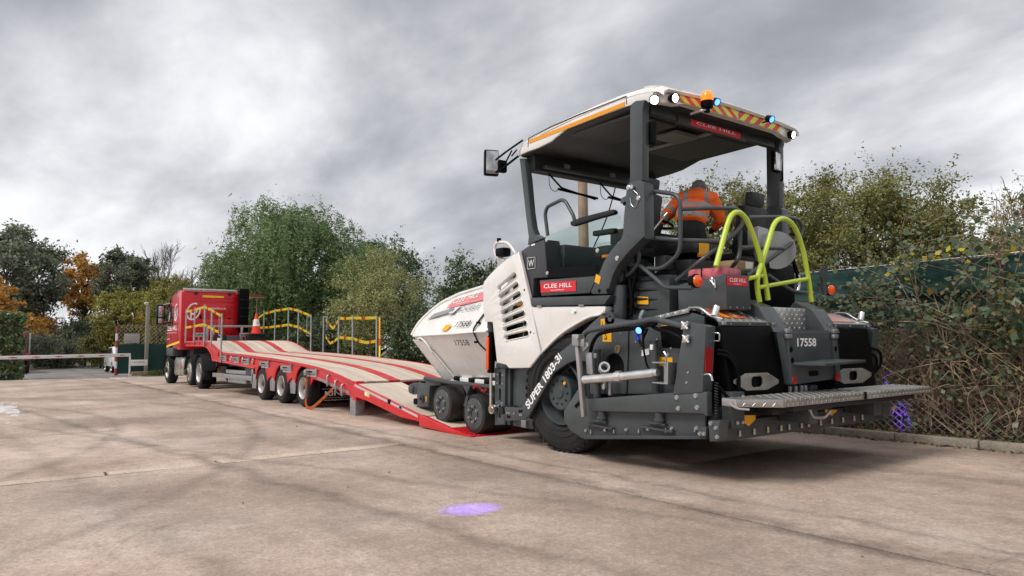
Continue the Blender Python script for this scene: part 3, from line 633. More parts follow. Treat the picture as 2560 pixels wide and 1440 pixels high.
for y0, y1, x0, x1 in ((.40, 1.08, -.72, .55), (-.95, -.2, -.72, .55)): span('lining_panel', mat('lining_panel_grey', (.085, .085, .086), .5), roof, (x0, y0, 3.665), (x1, y1, 3.70), .012)
span('lining_rail', mat('pale_rail', (.35, .33, .30), .5), roof, (-.95, -.16, 3.66), (.55, -.12, 3.69), .004)
span('air_vent', mat('vent_grey', (.22, .22, .22), .5), roof, (-.62, -.1, 3.63), (-.30, .28, 3.68), .01)
span('roof_bar', GREY2, roof, (-.98, -1.1, 3.62), (-.90, 1.1, 3.72), .01)
# rear visor with chevrons
fq = G['fascia']
bm = bmesh.new()
prof = [(-1.05, 3.885), (-1.16, 3.868), (-1.195, 3.852), (-1.212, 3.70), (-1.15, 3.69)]
ys = [1.19, 1.12, .98, .86, -.78, -.92, -1.12, -1.19]
rows = []
for k, yy in enumerate(ys):
    fx = .08 if abs(yy) > 1.15 else .025 if abs(yy) > 1.0 else 0
    lift = .012 if abs(yy) < .9 else -.02
    rows.append([bm.verts.new((x + fx, yy, z + (lift if i >= 3 else 0))) for i, (x, z) in enumerate(prof)])
for a, b in zip(rows, rows[1:]):
    for i in range(4): bm.faces.new((a[i], a[i + 1], b[i + 1], b[i]))
for r_ in (rows[0], rows[-1]): bm.faces.new(r_)
bmesh.ops.recalc_face_normals(bm, faces=bm.faces); bmesh.ops.solidify(bm, geom=list(bm.faces), thickness=.012)
vis = bm_obj('rear_visor', bm, WHITE, roof, 40)
CHY = mat('chevron_yellow', (.70, .74, .06), .45); CHR = mat('chevron_red', (.70, .05, .06), .45)
y0, y1 = .93, -.85; cnt = 20; wch = (y0 - y1) / cnt
def vp(yy, s): return (-1.2035 - .0145 * s, yy, 3.844 - .126 * s)   # point on the visor face, s 0 top - 1 low
for i in range(-2, cnt + 2):
    near = i < cnt * .55; sh = .16 if near else -.16
    if i == int(cnt * .55) and False: continue
    a, b = y0 - i * wch, y0 - (i + 1) * wch
    poly = []
    quad = [(a + sh * .5, 0), (b + sh * .5, 0), (b - sh * .5, 1), (a - sh * .5, 1)]
    ymid = y0 - cnt * .55 * wch
    lo, hi = (ymid + .004, y0) if near else (y1, ymid - .004)
    # clip the slanted band against its half of the visor
    def clip(pts, lim, keep_hi):
        out_ = []
        for p, q in zip(pts, pts[1:] + pts[:1]):
            ip = p[0] <= lim if keep_hi else p[0] >= lim; iq = q[0] <= lim if keep_hi else q[0] >= lim
            if ip: out_.append(p)
            if ip != iq: s_ = (lim - p[0]) / (q[0] - p[0]); out_.append((lim, p[1] + (q[1] - p[1]) * s_))
        return out_
    quad = clip(clip(quad, hi, True), lo, False) if quad else []
    if len(quad) < 3: continue
    me = bpy.data.meshes.new('chevron'); me.from_pydata([vp(*p) for p in quad], [], [tuple(range(len(quad)))]); obj('chevron', me, CHR if i % 2 else CHY, vis)
rs = [(-.985, .62, 3.66), (-.985, -.42, 3.66), (-.985, -.42, 3.60), (-.985, .62, 3.60)]
rb = span('roof_name_bar', UNDER, roof, (-1.0, -.5, 3.585), (-.95, .7, 3.68), .01)
cleehill(rb, [(-1.003, .50, 3.67), (-1.003, -.38, 3.67), (-1.003, -.38, 3.60), (-1.003, .50, 3.60)], (-1.003, .50, 3.60), (0, -1, 0), (0, 0, 1), .88, .07, sub=False)
LAMPW = mat('lit_white_led', (1, 1, 1), .3, emis=(1, .98, .92), estr=3.2); LAMPB = mat('lit_blue_led', (.1, .2, 1), .3, emis=(.04, .12, 1), estr=4)
def worklamp(p, ax, r=.047):
    ax = Vector(ax).normalized(); p = Vector(p)
    h = lathe('work_lamp', BLACK, roof, [(-.07, 0), (-.07, r * .7), (-.01, r * 1.15), (.012, r * 1.15), (.012, r * .95)], p, ax, 32)
    lathe('reflector', CHROME, h, [(-.006, 0), (-.006, r * .5), (.010, r * .96)], p, ax, 20)
    u_ = ax.orthogonal().normalized(); v_ = ax.cross(u_)
    for k in range(7):
        a_ = k * 2 * math.pi / 6; c_ = p + (u_ * math.cos(a_) + v_ * math.sin(a_)) * (r * .60 if k < 6 else 0); lathe('led', LAMPW, h, [(.0, r * .30), (.012, r * .26), (.016, 0)], c_, ax, 10)
worklamp((-1.13, 1.215, 3.70), (-.6, .75, -.25)); worklamp((-1.262, 1.06, 3.715), (-1, .1, -.2)); worklamp((-1.245, -1.06, 3.715), (-1, -.1, -.2))
def bluelamp(p, ax, parent, r=.036):
    ax = Vector(ax).normalized(); h = lathe('blue_spot_lamp', BLACK, parent, [(-.07, 0), (-.07, r), (.01, r * 1.2), (.012, r)], p, ax, 16); lathe('lens', LAMPB, h, [(.008, 0), (.008, r * .95)], p, ax, 16); return h
for (yy, tgt) in ((.52, (-1.43, 3.59, 0)), (-.45, (-1.36, -3.5, .12))):
    p = Vector((-1.36, yy, 3.76)); ax = (Vector(tgt) - p)
    h = bluelamp(p, (-.8, .15, -.4), roof); tube('lamp_bracket', BLACK, h, [p + Vector((.03, 0, -.01)), p + Vector((.10, .03, -.02))], .01, 6, 0)
    ld = bpy.data.lights.new('blue_spot', 'SPOT'); ld.energy = 1500 if yy > 0 else 2200; ld.color = (.14, .06, 1); ld.spot_size = R(5.6 if yy > 0 else 4.2); ld.spot_blend = 1.0; ld.shadow_soft_size = .01
    lo = bpy.data.objects.new('blue_spot', ld); COL.objects.link(lo); lo.parent = h; lo.location = p + ax.normalized() * .09; lo.rotation_euler = (-ax).to_track_quat('Z', 'Y').to_euler()
AMB = mat('lit_amber_dome', (.85, .18, .005), .15, emis=(1, .16, .0), estr=.75, coat=.5)
bc = lathe('beacon', BLACK, roof, [(0, .02), (0, .055), (.03, .065), (.07, .066)], (-1.36, .68, 3.665), (0, 0, 1), 20)
lathe('dome', AMB, bc, [(.07, .062), (.12, .063), (.15, .055), (.172, .035), (.178, 0)], (-1.36, .68, 3.665), (0, 0, 1), 20)
tube('beacon_bracket', STEEL, bc, [(-1.20, .74, 3.63), (-1.35, .74, 3.63), (-1.36, .68, 3.65)], .014, 6, .02); cyl('bracket_post', BLACK, bc, (-1.36, .68, 3.62), (-1.36, .68, 3.67), .03, seg=12)
# windscreen head beam, wipers, mirrors
span('head_beam', DARK, PV, (.95, -1.12, 3.37), (1.13, 1.10, 3.66), .02)
span('head_channel', GREY2, PV, (.86, -1.05, 3.40), (.95, .98, 3.44), .01)
for yy in (.62, -.2): sheet('beam_sticker', mat('dull_label', (.25, .24, .22), .5), PV, [(yy, 3.45), (yy - .1, 3.45), (yy - .1, 3.52), (yy, 3.52)], 'x', .945)
for y0 in (.85, -.05):
    wp = tube('wiper', BLACK, PV, [(1.0, y0, 3.38), (1.02, y0 - .25, 3.22), (1.02, y0 - .85, 3.14)], .012, 6, .03); tube('wiper_blade', BLACK, wp, [(1.03, y0 - .2, 3.20), (1.03, y0 - .9, 3.16)], .016, 6, 0)
    tube('wiper_hose', BLACK, wp, [(1.0, y0 - .02, 3.36), (1.0, y0 - .03, 3.20), (1.0, y0 - .12, 3.14), (1.0, y0 - .22, 3.22)], .005, 5, .08)
ma = tube('mirror_arm', BLACK, PV, G['mirrorarm'], .016, 8, .04); tube('mirror_stay', BLACK, ma, G['mirrorarm2'], .013, 8, .04)
for p in ((1.2, 1.2, 3.66, 1.17, 1.3, 3.56), (1.14, 1.32, 3.62, 1.11, 1.45, 3.42)): cyl('stay_strut', BLACK, ma, p[:3], p[3:], .010, seg=6)
mr_ = G['mirrorF']; hs_ = box('mirror_housing', BLACK, ma, (1.23, 1.57, 3.44), (.075, .19, .33), .03, rot=Matrix.Rotation(R(-22), 3, 'Z')); box('mirror_face', MIRROR, ma, (1.186, 1.585, 3.44), (.012, .16, .29), .01, rot=Matrix.Rotation(R(-22), 3, 'Z'))
box('wide_angle_mirror', BLACK, ma, (1.16, 1.46, 3.40), (.08, .13, .16), .03)
hm = tube('hood_mirror_hoop', WHITE, PV, G['hoodmirror'], .022, 10, .08); box('hood_mirror', BLACK, hm, (1.89, .9, 2.425), (.20, .14, .125), .035); box('marker_lamp', ORANGE, hm, (1.995, .9, 2.43), (.02, .1, .07), .008); cyl('mirror_knob', BLACK, hm, (1.99, .9, 2.58), (1.99, .9, 2.63), .03, seg=10)
# wheels
def big_wheel(yo, s):
    c = (.28, yo, .665); ax = (0, s, 0)
    t = lathe('tyre', RUBBER, PV, [(-.37, .40), (-.365, .60), (-.34, .655), (-.30, .685), (-.18, .69), (-.07, .685), (-.035, .66), (-.012, .615), (0, .55), (-.005, .46), (-.03, .385), (-.05, .36)], c, ax, 72)
    bm = bmesh.new()
    for k in range(46):
        a = 2 * math.pi * k / 46
        for off in (-.055, -.30):
            rot = Matrix.Rotation(-s * a, 3, 'Y'); p = Vector(c) + Vector((math.cos(a) * .664, s * off, math.sin(a) * .664))
            add_box(bm, p, (.022, .075, .05), Matrix.Rotation(-a, 3, 'Y') @ Matrix.Rotation(R(18), 3, 'X'))
    bm_obj('tyre_lug', bm, RUBBER, t, 0, kind='stuff')
    for r_ in (.43, .50, .575): lathe('sidewall_rib', RUBBER, t, [(-.002 + (.004 if r_ == .5 else -.004), r_ - .006), (.006 if r_ == .5 else -.0, r_), (-.002 + (.004 if r_ == .5 else -.004), r_ + .006)], c, ax, 60)
    rim = lathe('rim', GREY2, PV, [(-.03, .372), (.0, .366), (.004, .345), (-.02, .335), (-.05, .33), (-.09, .315), (-.15, .30), (-.2, .29), (-.23, .2), (-.23, 0)], c, ax, 56)
    hub = lathe('hub', mat('hub_grey', (.045, .055, .06), .4, var=.2), PV, [(-.23, .21), (-.02, .205), (.0, .195), (.005, .17), (.0, .155), (.005, .07), (.018, .06), (.018, 0)], c, ax, 40)
    lathe('hub_cap', YEL, hub, [(.0, .022), (.012, .018), (.012, 0)], (.28 - .09, yo + s * .004, .665 + .11), ax, 12)
    bolts('hub_bolt', DARK, hub, [(.28 + .135 * math.cos(a), yo + s * .004, .665 + .135 * math.sin(a)) for a in np.arange(0, 6.28, 6.2832 / 10)], (0, s, 0), .010, .012)
    bolts('wheel_nut', GREY2, rim, [(.28 + .25 * math.cos(a), yo - s * .21, .665 + .25 * math.sin(a)) for a in np.arange(0, 6.28, 6.2832 / 10)], (0, s, 0), .016, .03)
big_wheel(1.235, 1); big_wheel(-1.235, -1)
def roller(x, z, yo, s):
    c = (x, yo, z); ax = (0, s, 0)
    t = lathe('front_roller_wheel', RUBBER2, PV, [(-.52, .0), (-.52, .25), (-.50, .27), (-.03, .275), (-.006, .262), (0, .235), (-.004, .215)], c, ax, 56)
    r_ = lathe('roller_rim', GREY, t, [(-.005, .222), (.004, .215), (.006, .205), (.006, .125), (-.012, .115), (-.012, 0)], c, ax, 44)
    bm = bmesh.new(); add_tube(bm, [(x + .085 * math.cos(a), yo - s * .008, z + .085 * math.sin(a)) for a in np.arange(0, 6.3, 6.2832 / 24)], .012, 6, False); bm_obj('rim_recess', bm, GREY2, r_)
    bolts('wheel_nut', STEEL, r_, [(x + .105 * math.cos(a), yo, z + .105 * math.sin(a)) for a in np.arange(.5, 6.6, 6.2832 / 6)], (0, s, 0), .017, .03)
for s in (1, -1):
    roller(2.262, .203, s * 1.1, s); roller(3.123, .256, s * 1.1, s)
# front axle frame and push roller
for s in (1, -1):
    tube('bogie_pipe', GREY2, PV, [(3.75, s * 1.03, .60), (2.98, s * 1.05, .585), (1.9, s * 1.05, .60)], .032, 10, .03)
    bb = span('bogie_beam', GREY2, PV, (2.0, s * .55, .25), (3.4, s * .42, .52), .02)
    plate('hanger_plate', GREY2, PV, [(2.55, .58), (2.35, .58), (2.45, .42), (2.5, .30), (2.44, .28), (2.40, .42)], 'y', s * 1.06, s * 1.11, bev=.006)
    pfm = plate('push_frame', GREY, PV, [(4.03, .45), (3.93, .545), (3.81, .57), (3.3, .59), (3.3, .52), (3.62, .49), (3.66, .17), (4.02, .13)], 'y', s * .85, s * 1.02, bev=.012)
    span('frame_recess', BLACK, pfm, (3.76, s * 1.015, .52), (3.9, s * 1.028, .55), .004)
    cyl('tow_eye', GREY2, pfm, (3.84, s * .9, .28), (3.84, s * 1.05, .28), .055, seg=18); cyl('tow_eye_bore', BLACK, pfm, (3.84, s * 1.0, .28), (3.84, s * 1.053, .28), .03, seg=14)
    span('side_reflector', AMBER, pfm, (3.70, s * 1.015, .24), (3.73, s * 1.03, .32), .003)
    cyl('buffer', BLACK, pfm, (4.07, s * .9, .21), (4.07, s * 1.03, .21), .05, seg=16)
cyl('push_roller', GREY2, PV, (4.2, -1.0, .40), (4.2, 1.0, .40), .095, seg=24, bev=.01)
cyl('push_roller_cap', GREY, PV, (4.2, 1.0, .40), (4.2, 1.045, .40), .075, seg=20, bev=.01)
span('push_roller_mount', GREY2, PV, (4.0, -.9, .32), (4.16, 1.02, .50), .02)
span('push_beam', GREY2, PV, (3.7, -.95, .2), (4.02, .95, .5), .03)
bm = bmesh.new(); 
rc = random.Random(2)
for k in range(15):
    cx_ = 1.98 + .022 * k; add_tube(bm, [(cx_ + .016 * math.cos(a), 1.09 + .006 * math.sin(a * (1 + k % 2)), .565 + .012 * math.sin(a) - .03 * math.sin(k * .45) + rc.uniform(-.01, .01)) for a in np.arange(0, 6.4, .9)], .004, 4, False)
bm_obj('red_chain', bm, mat('red_chain_paint', (.5, .02, .02), .4), PV)
# hopper wings
HT, HR, HB = G['hop_top'], G['hop_ridge'], G['hop_bot']
def mirrory(pts, s): return [(x, y * s, z) for x, y, z in pts]
for s in (1, -1):
    top = mirrory([(3.888, 1.2, 1.264), (3.87, 1.12, 1.42), (3.80, 1.05, 1.535), (3.64, .95, 1.688), (3.48, .9, 1.78), (2.978, .9, 1.891), (2.335, .9, 1.976), (1.75, .9, 2.04)], s)
    rid = mirrory([(3.74, 1.25, 1.252), (3.55, 1.25, 1.262), (3.3, 1.25, 1.272), (3.05, 1.25, 1.283), (2.8, 1.25, 1.292), (2.45, 1.25, 1.31), (2.03, 1.25, 1.335), (1.75, 1.25, 1.342)], s)
    low = mirrory([(3.45, .86, .605), (3.36, .86, .615), (3.2, .86, .63), (3.02, .86, .65), (2.75, .86, .665), (2.45, .86, .69), (2.1, .86, .71), (1.75, .86, .72)], s)
    k = 8
    hw = shell('hopper_wing', HOPW, PV, top + rid + low, [(i, i + 1, k + i + 1, k + i) for i in range(k - 1)] + [(k + i, k + i + 1, 2 * k + i + 1, 2 * k + i) for i in range(k - 1)], .03, 40)
    tube('wing_edge_tube', HOPW, hw, top, .028, 10, .1); tube('wing_fold', HOPW, hw, [(x, y * 1.002, z) for x, y, z in rid], .016, 8, 0)
    fl = mirrory([(3.775, 1.24, 1.20), (3.455, .872, .598), (3.06, .886, .622), (3.30, 1.113, 1.0), (3.50, 1.222, 1.18)], s)
    shell('front_flap', HOPW, hw, [(x, y, z) for x, y, z in fl], [(0, 1, 2, 3, 4)], .012, 0)
    bolts('flap_bolt', STEEL, hw, [(a * 3.80 + (1 - a) * 3.46 - .05, s * (a * 1.225 + (1 - a) * .865 + .035), a * 1.19 + (1 - a) * .598) for a in (.06, .2, .36, .52, .68, .84)] + [(3.30 + .03 - .25 * b, s * (1.135 - .2 * b), 1.0 - .36 * b) for b in (.0, .2, .4, .6, .8, 1.)], (0, s, 0), .009, .01)
    tube('flap_handle', HOPW, hw, [(3.62, s * 1.245, 1.21), (3.50, s * 1.26, 1.235), (3.36, s * 1.235, 1.15), (3.30, s * 1.18, 1.02)], .014, 8, .08)
    tube('wing_hose', DARK, hw, [(1.93, s * 1.05, 1.72), (2.02, s * 1.20, 1.48), (2.06, s * 1.27, 1.36), (1.98, s * 1.22, 1.18), (1.8, s * 1.1, 1.0)], .013, 8, .06)
    for p in ((2.0, 1.215, 1.46), (1.995, 1.25, 1.20)): box('hose_clamp', BLACK, hw, (p[0], s * p[1], p[2]), (.05, .05, .03), .008)
    span('wing_hinge_bar', HOPW, hw, (1.75, s * .90, .60), (3.2, s * .84, .66), .01)
    for x in (2.95, 2.55, 2.15): span('hinge_block', BLACK, hw, (x, s * .92, .605), (x + .14, s * .83, .668), .006)
def wpt(x, v):  # point of the near upper wing, v 0 ridge - 1 top
    tp = np.array([(3.87, 1.12, 1.42), (3.80, 1.05, 1.535), (3.64, .95, 1.688), (3.48, .9, 1.78), (2.978, .9, 1.891), (2.335, .9, 1.976), (1.75, .9, 2.04)])
    zt_ = np.interp(-x, -tp[:, 0], tp[:, 2]); yt_ = np.interp(-x, -tp[:, 0], tp[:, 1]); zr = np.interp(-x, [-3.74, -1.75], [1.252, 1.342])
    return Vector((x, 1.25 + (yt_ - 1.25) * v, zr + (zt_ - zr) * v))
nrm = Vector((0, .86, .48)).normalized()
def wq(name, m, x0, x1, v0, v1, off=.018, skew=.12):
    me = bpy.data.meshes.new(name); me.from_pydata([wpt(x0, v0) + nrm * off, wpt(x1, v0) + nrm * off, wpt(x1 - skew, v1) + nrm * off, wpt(x0 - skew, v1) + nrm * off], [], [(0, 1, 2, 3)]); return obj(name, me, m, hw0)
hw0 = [o for o in PV.children if o.name.startswith('hopper_wing')][0]
wq('grey_stripe', mat('stripe_grey', (.27, .28, .29), .5), 3.60, 2.98, .53, .64)
def wtext(s_, m, x, v, w_, h, **kw):
    a, b = wpt(x, v), wpt(x - .4, v); c = wpt(x, min(1, v + .2))
    yd = (c - a).normalized(); yd = (yd + Vector((-.38, 0, .0))).normalized() if kw.pop('lean', True) else yd
    return text('lettering', s_, m, hw0, a + nrm * .024, b - a, yd, w_, h, **kw)
wq('company_sign', PINKRED, 3.16, 2.10, .665, .87)
wtext('CLEE HILL', TXTW, 3.03, .745, .70, .10, bold=.01); wtext('www.cleehill.co.uk', TXTW, 2.9, .69, .36, .03)
wq('emblem', TXTG, 3.0, 2.83, .48, .64, .019); wq('emblem_field', HOPW, 2.985, 2.845, .495, .625, .021); wtext('W', TXTG, 2.97, .52, .11, .065, bold=.01)
wtext('VÖGELE', TXTG, 2.79, .49, .60, .10)
wtext('17558', TXTK, 2.60, .12, .36, .10, bold=.008)
text('lettering', '17558', TXTK, hw0, (2.52, 1.222, 1.15), (-1, 0, .02), (0, .52, 1), .36, .09, bold=.008, depth=.02)
wq('warning_sticker', YEL, 2.94, 2.78, .07, .21, .02, .06)
# lift cylinder with the orange reflector sleeve, slotted rail, side box
cy = cyl('lift_cylinder', BLACK, PV, (1.755, 1.17, 1.44), (1.755, 1.17, .80), .05, seg=18)
cyl('cylinder_head', GREY2, cy, (1.755, 1.17, 1.34), (1.755, 1.17, 1.47), .058, seg=16); cyl('piston_rod', CHROME, cy, (1.755, 1.17, .82), (1.745, 1.17, .36), .022, seg=14); span('reflector_strip', ORANGE, cy, (1.73, 1.215, .84), (1.79, 1.235, 1.27), .01)
cyl('rod_eye', STEEL, cy, (1.70, 1.10, .33), (1.70, 1.20, .33), .06, seg=18); cyl('rod_pin', mat('brass', (.45, .33, .15), .35, .9), cy, (1.70, 1.18, .33), (1.70, 1.21, .33), .035, seg=14)
span('cylinder_bracket', DARK, PV, (1.58, .9, .95), (1.80, 1.12, 1.48), .02)
rl_ = plate('guide_rail', GREY, PV, [(1.735, .87), (1.66, .875), (1.62, .88), (1.50, .885), (1.50, .15), (1.72, .12)], 'y', .98, 1.125, holes=[stad((1.62, .80), (1.62, .66), .022), stad((1.615, .58), (1.615, .46), .022), stad((1.61, .37), (1.61, .24), .022)], bev=.008)
bolts('rail_bolt', STEEL, rl_, [(x, 1.125, z) for z in (.78, .67, .42, .30) for x in (1.67, 1.555)], (0, 1, 0), .010, .008)
plate('rail_flange', GREY2, PV, [(1.50, .885), (1.44, .885), (1.43, .15), (1.49, .15)], 'y', .95, 1.09, bev=.006)
span('rail_cap', GREY2, PV, (1.42, .95, .87), (1.68, 1.15, .93), .02)
span('side_tank', GREY, PV, (1.0, .7, .14), (1.43, 1.05, .90), .02); span('side_tank', GREY, PV, (1.0, -.7, .14), (1.7, -1.05, .90), .02)
box('tank_valve', GALV, PV, (1.15, 1.06, .2), (.1, .06, .1), .01)
# screed arm with the type lettering
ar = P('screed_arm', GREY, G['arm'], 1.27, 1.31, holes=[arc(-.66, 1.0, .145, 0, 345, 23)], bev=.008)
plate('screed_arm', GREY, PV, G['arm'], 'y', -1.31, -1.27, bev=.008)
dx, dz_ = .202 - .768, 1.032 - .442
text('lettering', 'SUPER 1803-3i', TXTW, ar, (.762, 1.3105, .425), (dx, 0, dz_ * 1.0), (.072, 0, .07), .88, .098, bold=.03, depth=.002)
bolts('arm_screw', STEEL, ar, [(1.19, 1.31, .345), (1.15, 1.31, .345), (1.05, 1.31, .35), (.93, 1.31, .35), (.90, 1.31, .35)], (0, 1, 0), .011, .01)
bolts('arm_bore', BLACK, ar, [(1.18, 1.31, .30), (1.14, 1.31, .30), (.94, 1.31, .39), (.90, 1.31, .395)], (0, 1, 0), .016, .003)
cyl('tow_point_pin', DARK, PV, (1.34, 1.05, .36), (1.34, 1.30, .36), .05, seg=16)
lathe('arm_bearing', mat('brass_ring', (.35, .28, .16), .4, .8), ar, [(0, .045), (.014, .04), (.014, .02), (.006, .018), (.006, 0)], (-.72, 1.31, 1.19), (0, 1, 0), 20)
for i, (x, z, w_, h) in enumerate(((-.50, 1.458, .06, .085), (-.565, 1.32, .13, .12), (-1.337, 1.39, .075, .09), (-1.36, 1.09, .16, .085))):
    st = sheet('warning_sticker', YEL, ar, [(x + w_ / 2, z - h / 2), (x - w_ / 2, z - h / 2), (x - w_ / 2, z + h / 2), (x + w_ / 2, z + h / 2)], 'y', 1.312)
    sheet('warning_triangle', TXTK, st, [(x + w_ * .32, z - h * .28), (x - w_ * .02, z - h * .28), (x + w_ * .15, z + h * .25)], 'y', 1.316)
    sheet('warning_field', YEL, st, [(x + w_ * .24, z - h * .2), (x + w_ * .06, z - h * .2), (x + w_ * .15, z + h * .12)], 'y', 1.3195)
sheet('type_plate', TXTW, ar, [(-1.05, 1.13), (-1.15, 1.15), (-1.15, 1.21), (-1.05, 1.19)], 'y', 1.312)
bolts('arm_rivet', STEEL, ar, [(-.97, 1.312, 1.27), (-1.25, 1.312, 1.30), (-1.42, 1.312, 1.22), (-.85, 1.312, 1.33), (-1.43, 1.312, 1.07), (-.76, 1.312, 1.35)], (0, 1, 0), .007, .006)
plate('arm_rib', GREY2, ar, [(-.86, 1.46), (-.885, 1.46), (-.86, .75), (-.835, .75)], 'y', 1.31, 1.33, bev=.004)
# darkness behind the arm: auger tunnel and rear frame
span('auger_housing', DARK, PV, (-1.75, -1.2, .55), (-.45, 1.2, 1.45), .03)
cyl('lever_cylinder', GREY, PV, (-.565, 1.12, 1.86), (-.565, 1.12, 1.48), .075, seg=20, bev=.006)
lathe('cylinder_clevis', DARK, PV, [(-.05, .07), (-.05, .08), (.05, .08), (.06, .05), (.07, .03), (.07, 0)], (-.58, 1.12, 1.95), (0, 1, 0), 20)
lathe('cylinder_lug', GREY2, PV, [(-.03, .0), (-.03, .07), (.03, .07), (.03, .03), (0, .03)], (-.60, 1.28, 1.50), (0, 1, 0), 20)
# ------------------------------------------------------------------ screed: end gates
def endgate(s, full=True):
    def pl(name, m, poly, v0, v1, parent=None, **kw): return plate(name, m, parent or PV, poly, 'y', s * v0, s * v1, **kw)
    gp = pl('end_gate', GREY, [(-.02, .50), (-.25, .755), (-.377, .66), (-1.907, .67), (-1.906, .455), (-.318, .245), (-.12, .30), (-.02, .40)], 1.40, 1.43)
    if full: pl('gate_slot', BLACK, [(-.19, .57), (-.30, .66), (-.33, .63), (-.22, .545)], 1.43, 1.434, gp, bev=0)
    bmm = pl('gate_beam', GREY, G['eg_beam'], 1.43, 1.505, bev=.01)
    pp = pl('gate_post', GREY, G['eg_post'], 1.38, 1.515, bev=.01)
    pl('gate_skid', GREY2, G['eg_skid'], 1.40, 1.475, bev=.005)
    pl('gate_foot', GREY, G['eg_small'], 1.40, 1.495); pl('rear_bracket', GREY, [(-1.988, .62), (-2.107, .632), (-2.085, .46), (-2.003, .44)], 1.36, 1.495)
    if not full: return
    bt = G['eg_bolts']
    bolts('gate_bolt', STEEL, bmm, [(bt[i][0], 1.505, bt[i][2]) for i in range(4)], (0, 1, 0), .018, .018)
    bolts('gate_bolt', STEEL, gp, [(bt[i][0], 1.435, bt[i][2]) for i in range(4, 9)] + [(bt[i][0], 1.495, bt[i][2]) for i in range(9, 15)], (0, 1, 0), .014, .02)
    bolts('gate_stud', STEEL, gp, [(-.47 - .335 * i, 1.45, .315 + .046 * i) for i in range(5)], (0, 0, 1), .008, .035)
    for (x, z) in ((-1.779, 1.433), (-1.791, 1.315)):
        k = lathe('star_knob', ALU, pp, [(0, .014), (.02, .014), (.02, .03), (.04, .03), (.045, 0)], (x, 1.512, z), (0, 1, 0), 12)
        bm = bmesh.new()
        for a in range(4): add_tube(bm, [(x, 1.545, z), (x + .046 * math.cos(a * 1.5708 + .78), 1.545, z + .046 * math.sin(a * 1.5708 + .78))], [.016, .010], 8)
        bm_obj('knob_arm', bm, ALU, k)
    bolts('gate_rivet', STEEL, pp, [(-1.791, 1.516, 1.018), (-1.774, 1.516, .929)], (0, 1, 0), .009, .008)
    sheet('white_reflector', GALV, pp, [(1.50, 1.27), (1.40, 1.27), (1.40, 1.40), (1.50, 1.40)], 'x', -1.972)
    plate('red_reflector', mat('deep_red_reflector', (.30, .004, .006), .3), pp, [(1.505, 1.03), (1.405, 1.03), (1.405, 1.265), (1.505, 1.265)], 'x', -1.972, -1.963, bev=0)
    tube('post_handle', STEEL, pp, [(-1.97, 1.40, 1.37), (-2.03, 1.39, 1.37), (-2.03, 1.39, 1.30), (-1.97, 1.40, 1.30)], .007, 8, .02)
    tube('gate_hook', STEEL, pp, [(-1.95, 1.50, 1.01), (-2.02, 1.50, 1.02), (-2.04, 1.50, .96)], .010, 8, .03)
    # crash bar over the gate
    hb = tube('gate_handrail', GREY, PV, [(-.40, 1.5, 1.30), (-.43, 1.5, 1.35), (-.50, 1.5, 1.378), (-.683, 1.5, 1.404), (-1.112, 1.5, 1.455), (-1.367, 1.5, 1.49), (-1.429, 1.5, 1.485), (-1.739, 1.5, 1.424)], .028, 12, .1)
    tube('rail_cable', BLACK, hb, [(-.50, 1.49, .95), (-.50, 1.49, 1.20), (-.60, 1.49, 1.34), (-.85, 1.49, 1.385), (-1.1, 1.49, 1.40), (-1.40, 1.49, 1.45)], .020, 8, .1)
    tube('rail_cable', BLACK, hb, [(-1.30, 1.47, 1.44), (-1.38, 1.47, 1.40), (-1.55, 1.47, 1.37), (-1.66, 1.45, 1.32), (-1.72, 1.43, 1.22)], .018, 8, .08)
    bl = bluelamp((-1.19, 1.50, 1.385), (-.25, 1, -.25), hb, .034); tube('lamp_lead', mat('blue_cable', (.01, .04, .5), .4), bl, [(-1.15, 1.48, 1.40), (-1.15, 1.48, 1.33), (-1.17, 1.48, 1.29)], .018, 8, .03)
    for p in (([(-1.17, 1.48, 1.30), (-1.20, 1.48, 1.24), (-1.24, 1.48, 1.23)]), ([(-1.28, 1.48, 1.40), (-1.22, 1.48, 1.30), (-1.23, 1.48, 1.23)])): tube('lamp_wire', BLACK, hb, p, .012, 6, .04)
    tube('signal_cable', BLACK, hb, [(-1.21, 1.47, 1.42), (-1.22, 1.47, 1.20), (-1.26, 1.47, 1.06), (-1.29, 1.47, 1.02), (-1.33, 1.47, 1.02)], .010, 8, .05)
    # aluminium sensor arm
    sa = tube('sensor_arm', ALU, PV, [(-.53, 1.60, .875), (-1.015, 1.57, .935), (-1.40, 1.52, .992)], .043, 8, 0)
    cyl('arm_sleeve', ALU, sa, (-.96, 1.575, .93), (-1.03, 1.57, .938), .056, seg=8); tube('inner_arm', ALU, sa, [(-1.0, 1.57, .935), (-1.44, 1.515, 1.0)], .036, 8, 0)
    for z in (.90, 1.085): span('arm_holder', GALV, sa, (-1.41, 1.44, z), (-1.60, 1.56, z + .012), .003)
    span('arm_holder', GALV, sa, (-1.60, 1.44, .90), (-1.588, 1.56, 1.09), .003); cyl('holder_bush', GALV, sa, (-1.545, 1.5, .90), (-1.545, 1.5, 1.085), .035, seg=14)
    tube('wing_screw', STEEL, sa, [(-1.52, 1.5, 1.09), (-1.53, 1.5, 1.16), (-1.50, 1.5, 1.19)], .010, 6, .01); tube('wing_screw', STEEL, sa, [(-1.53, 1.5, 1.15), (-1.56, 1.5, 1.18)], .010, 6, 0)
    mp_ = box('sensor_mast', mat('brushed_mast', (.42, .40, .39), .4, .6), PV, (-.435, 1.56, .86), (.045, .045, .74), .004, rot=Matrix.Rotation(R(8), 3, 'Y'))
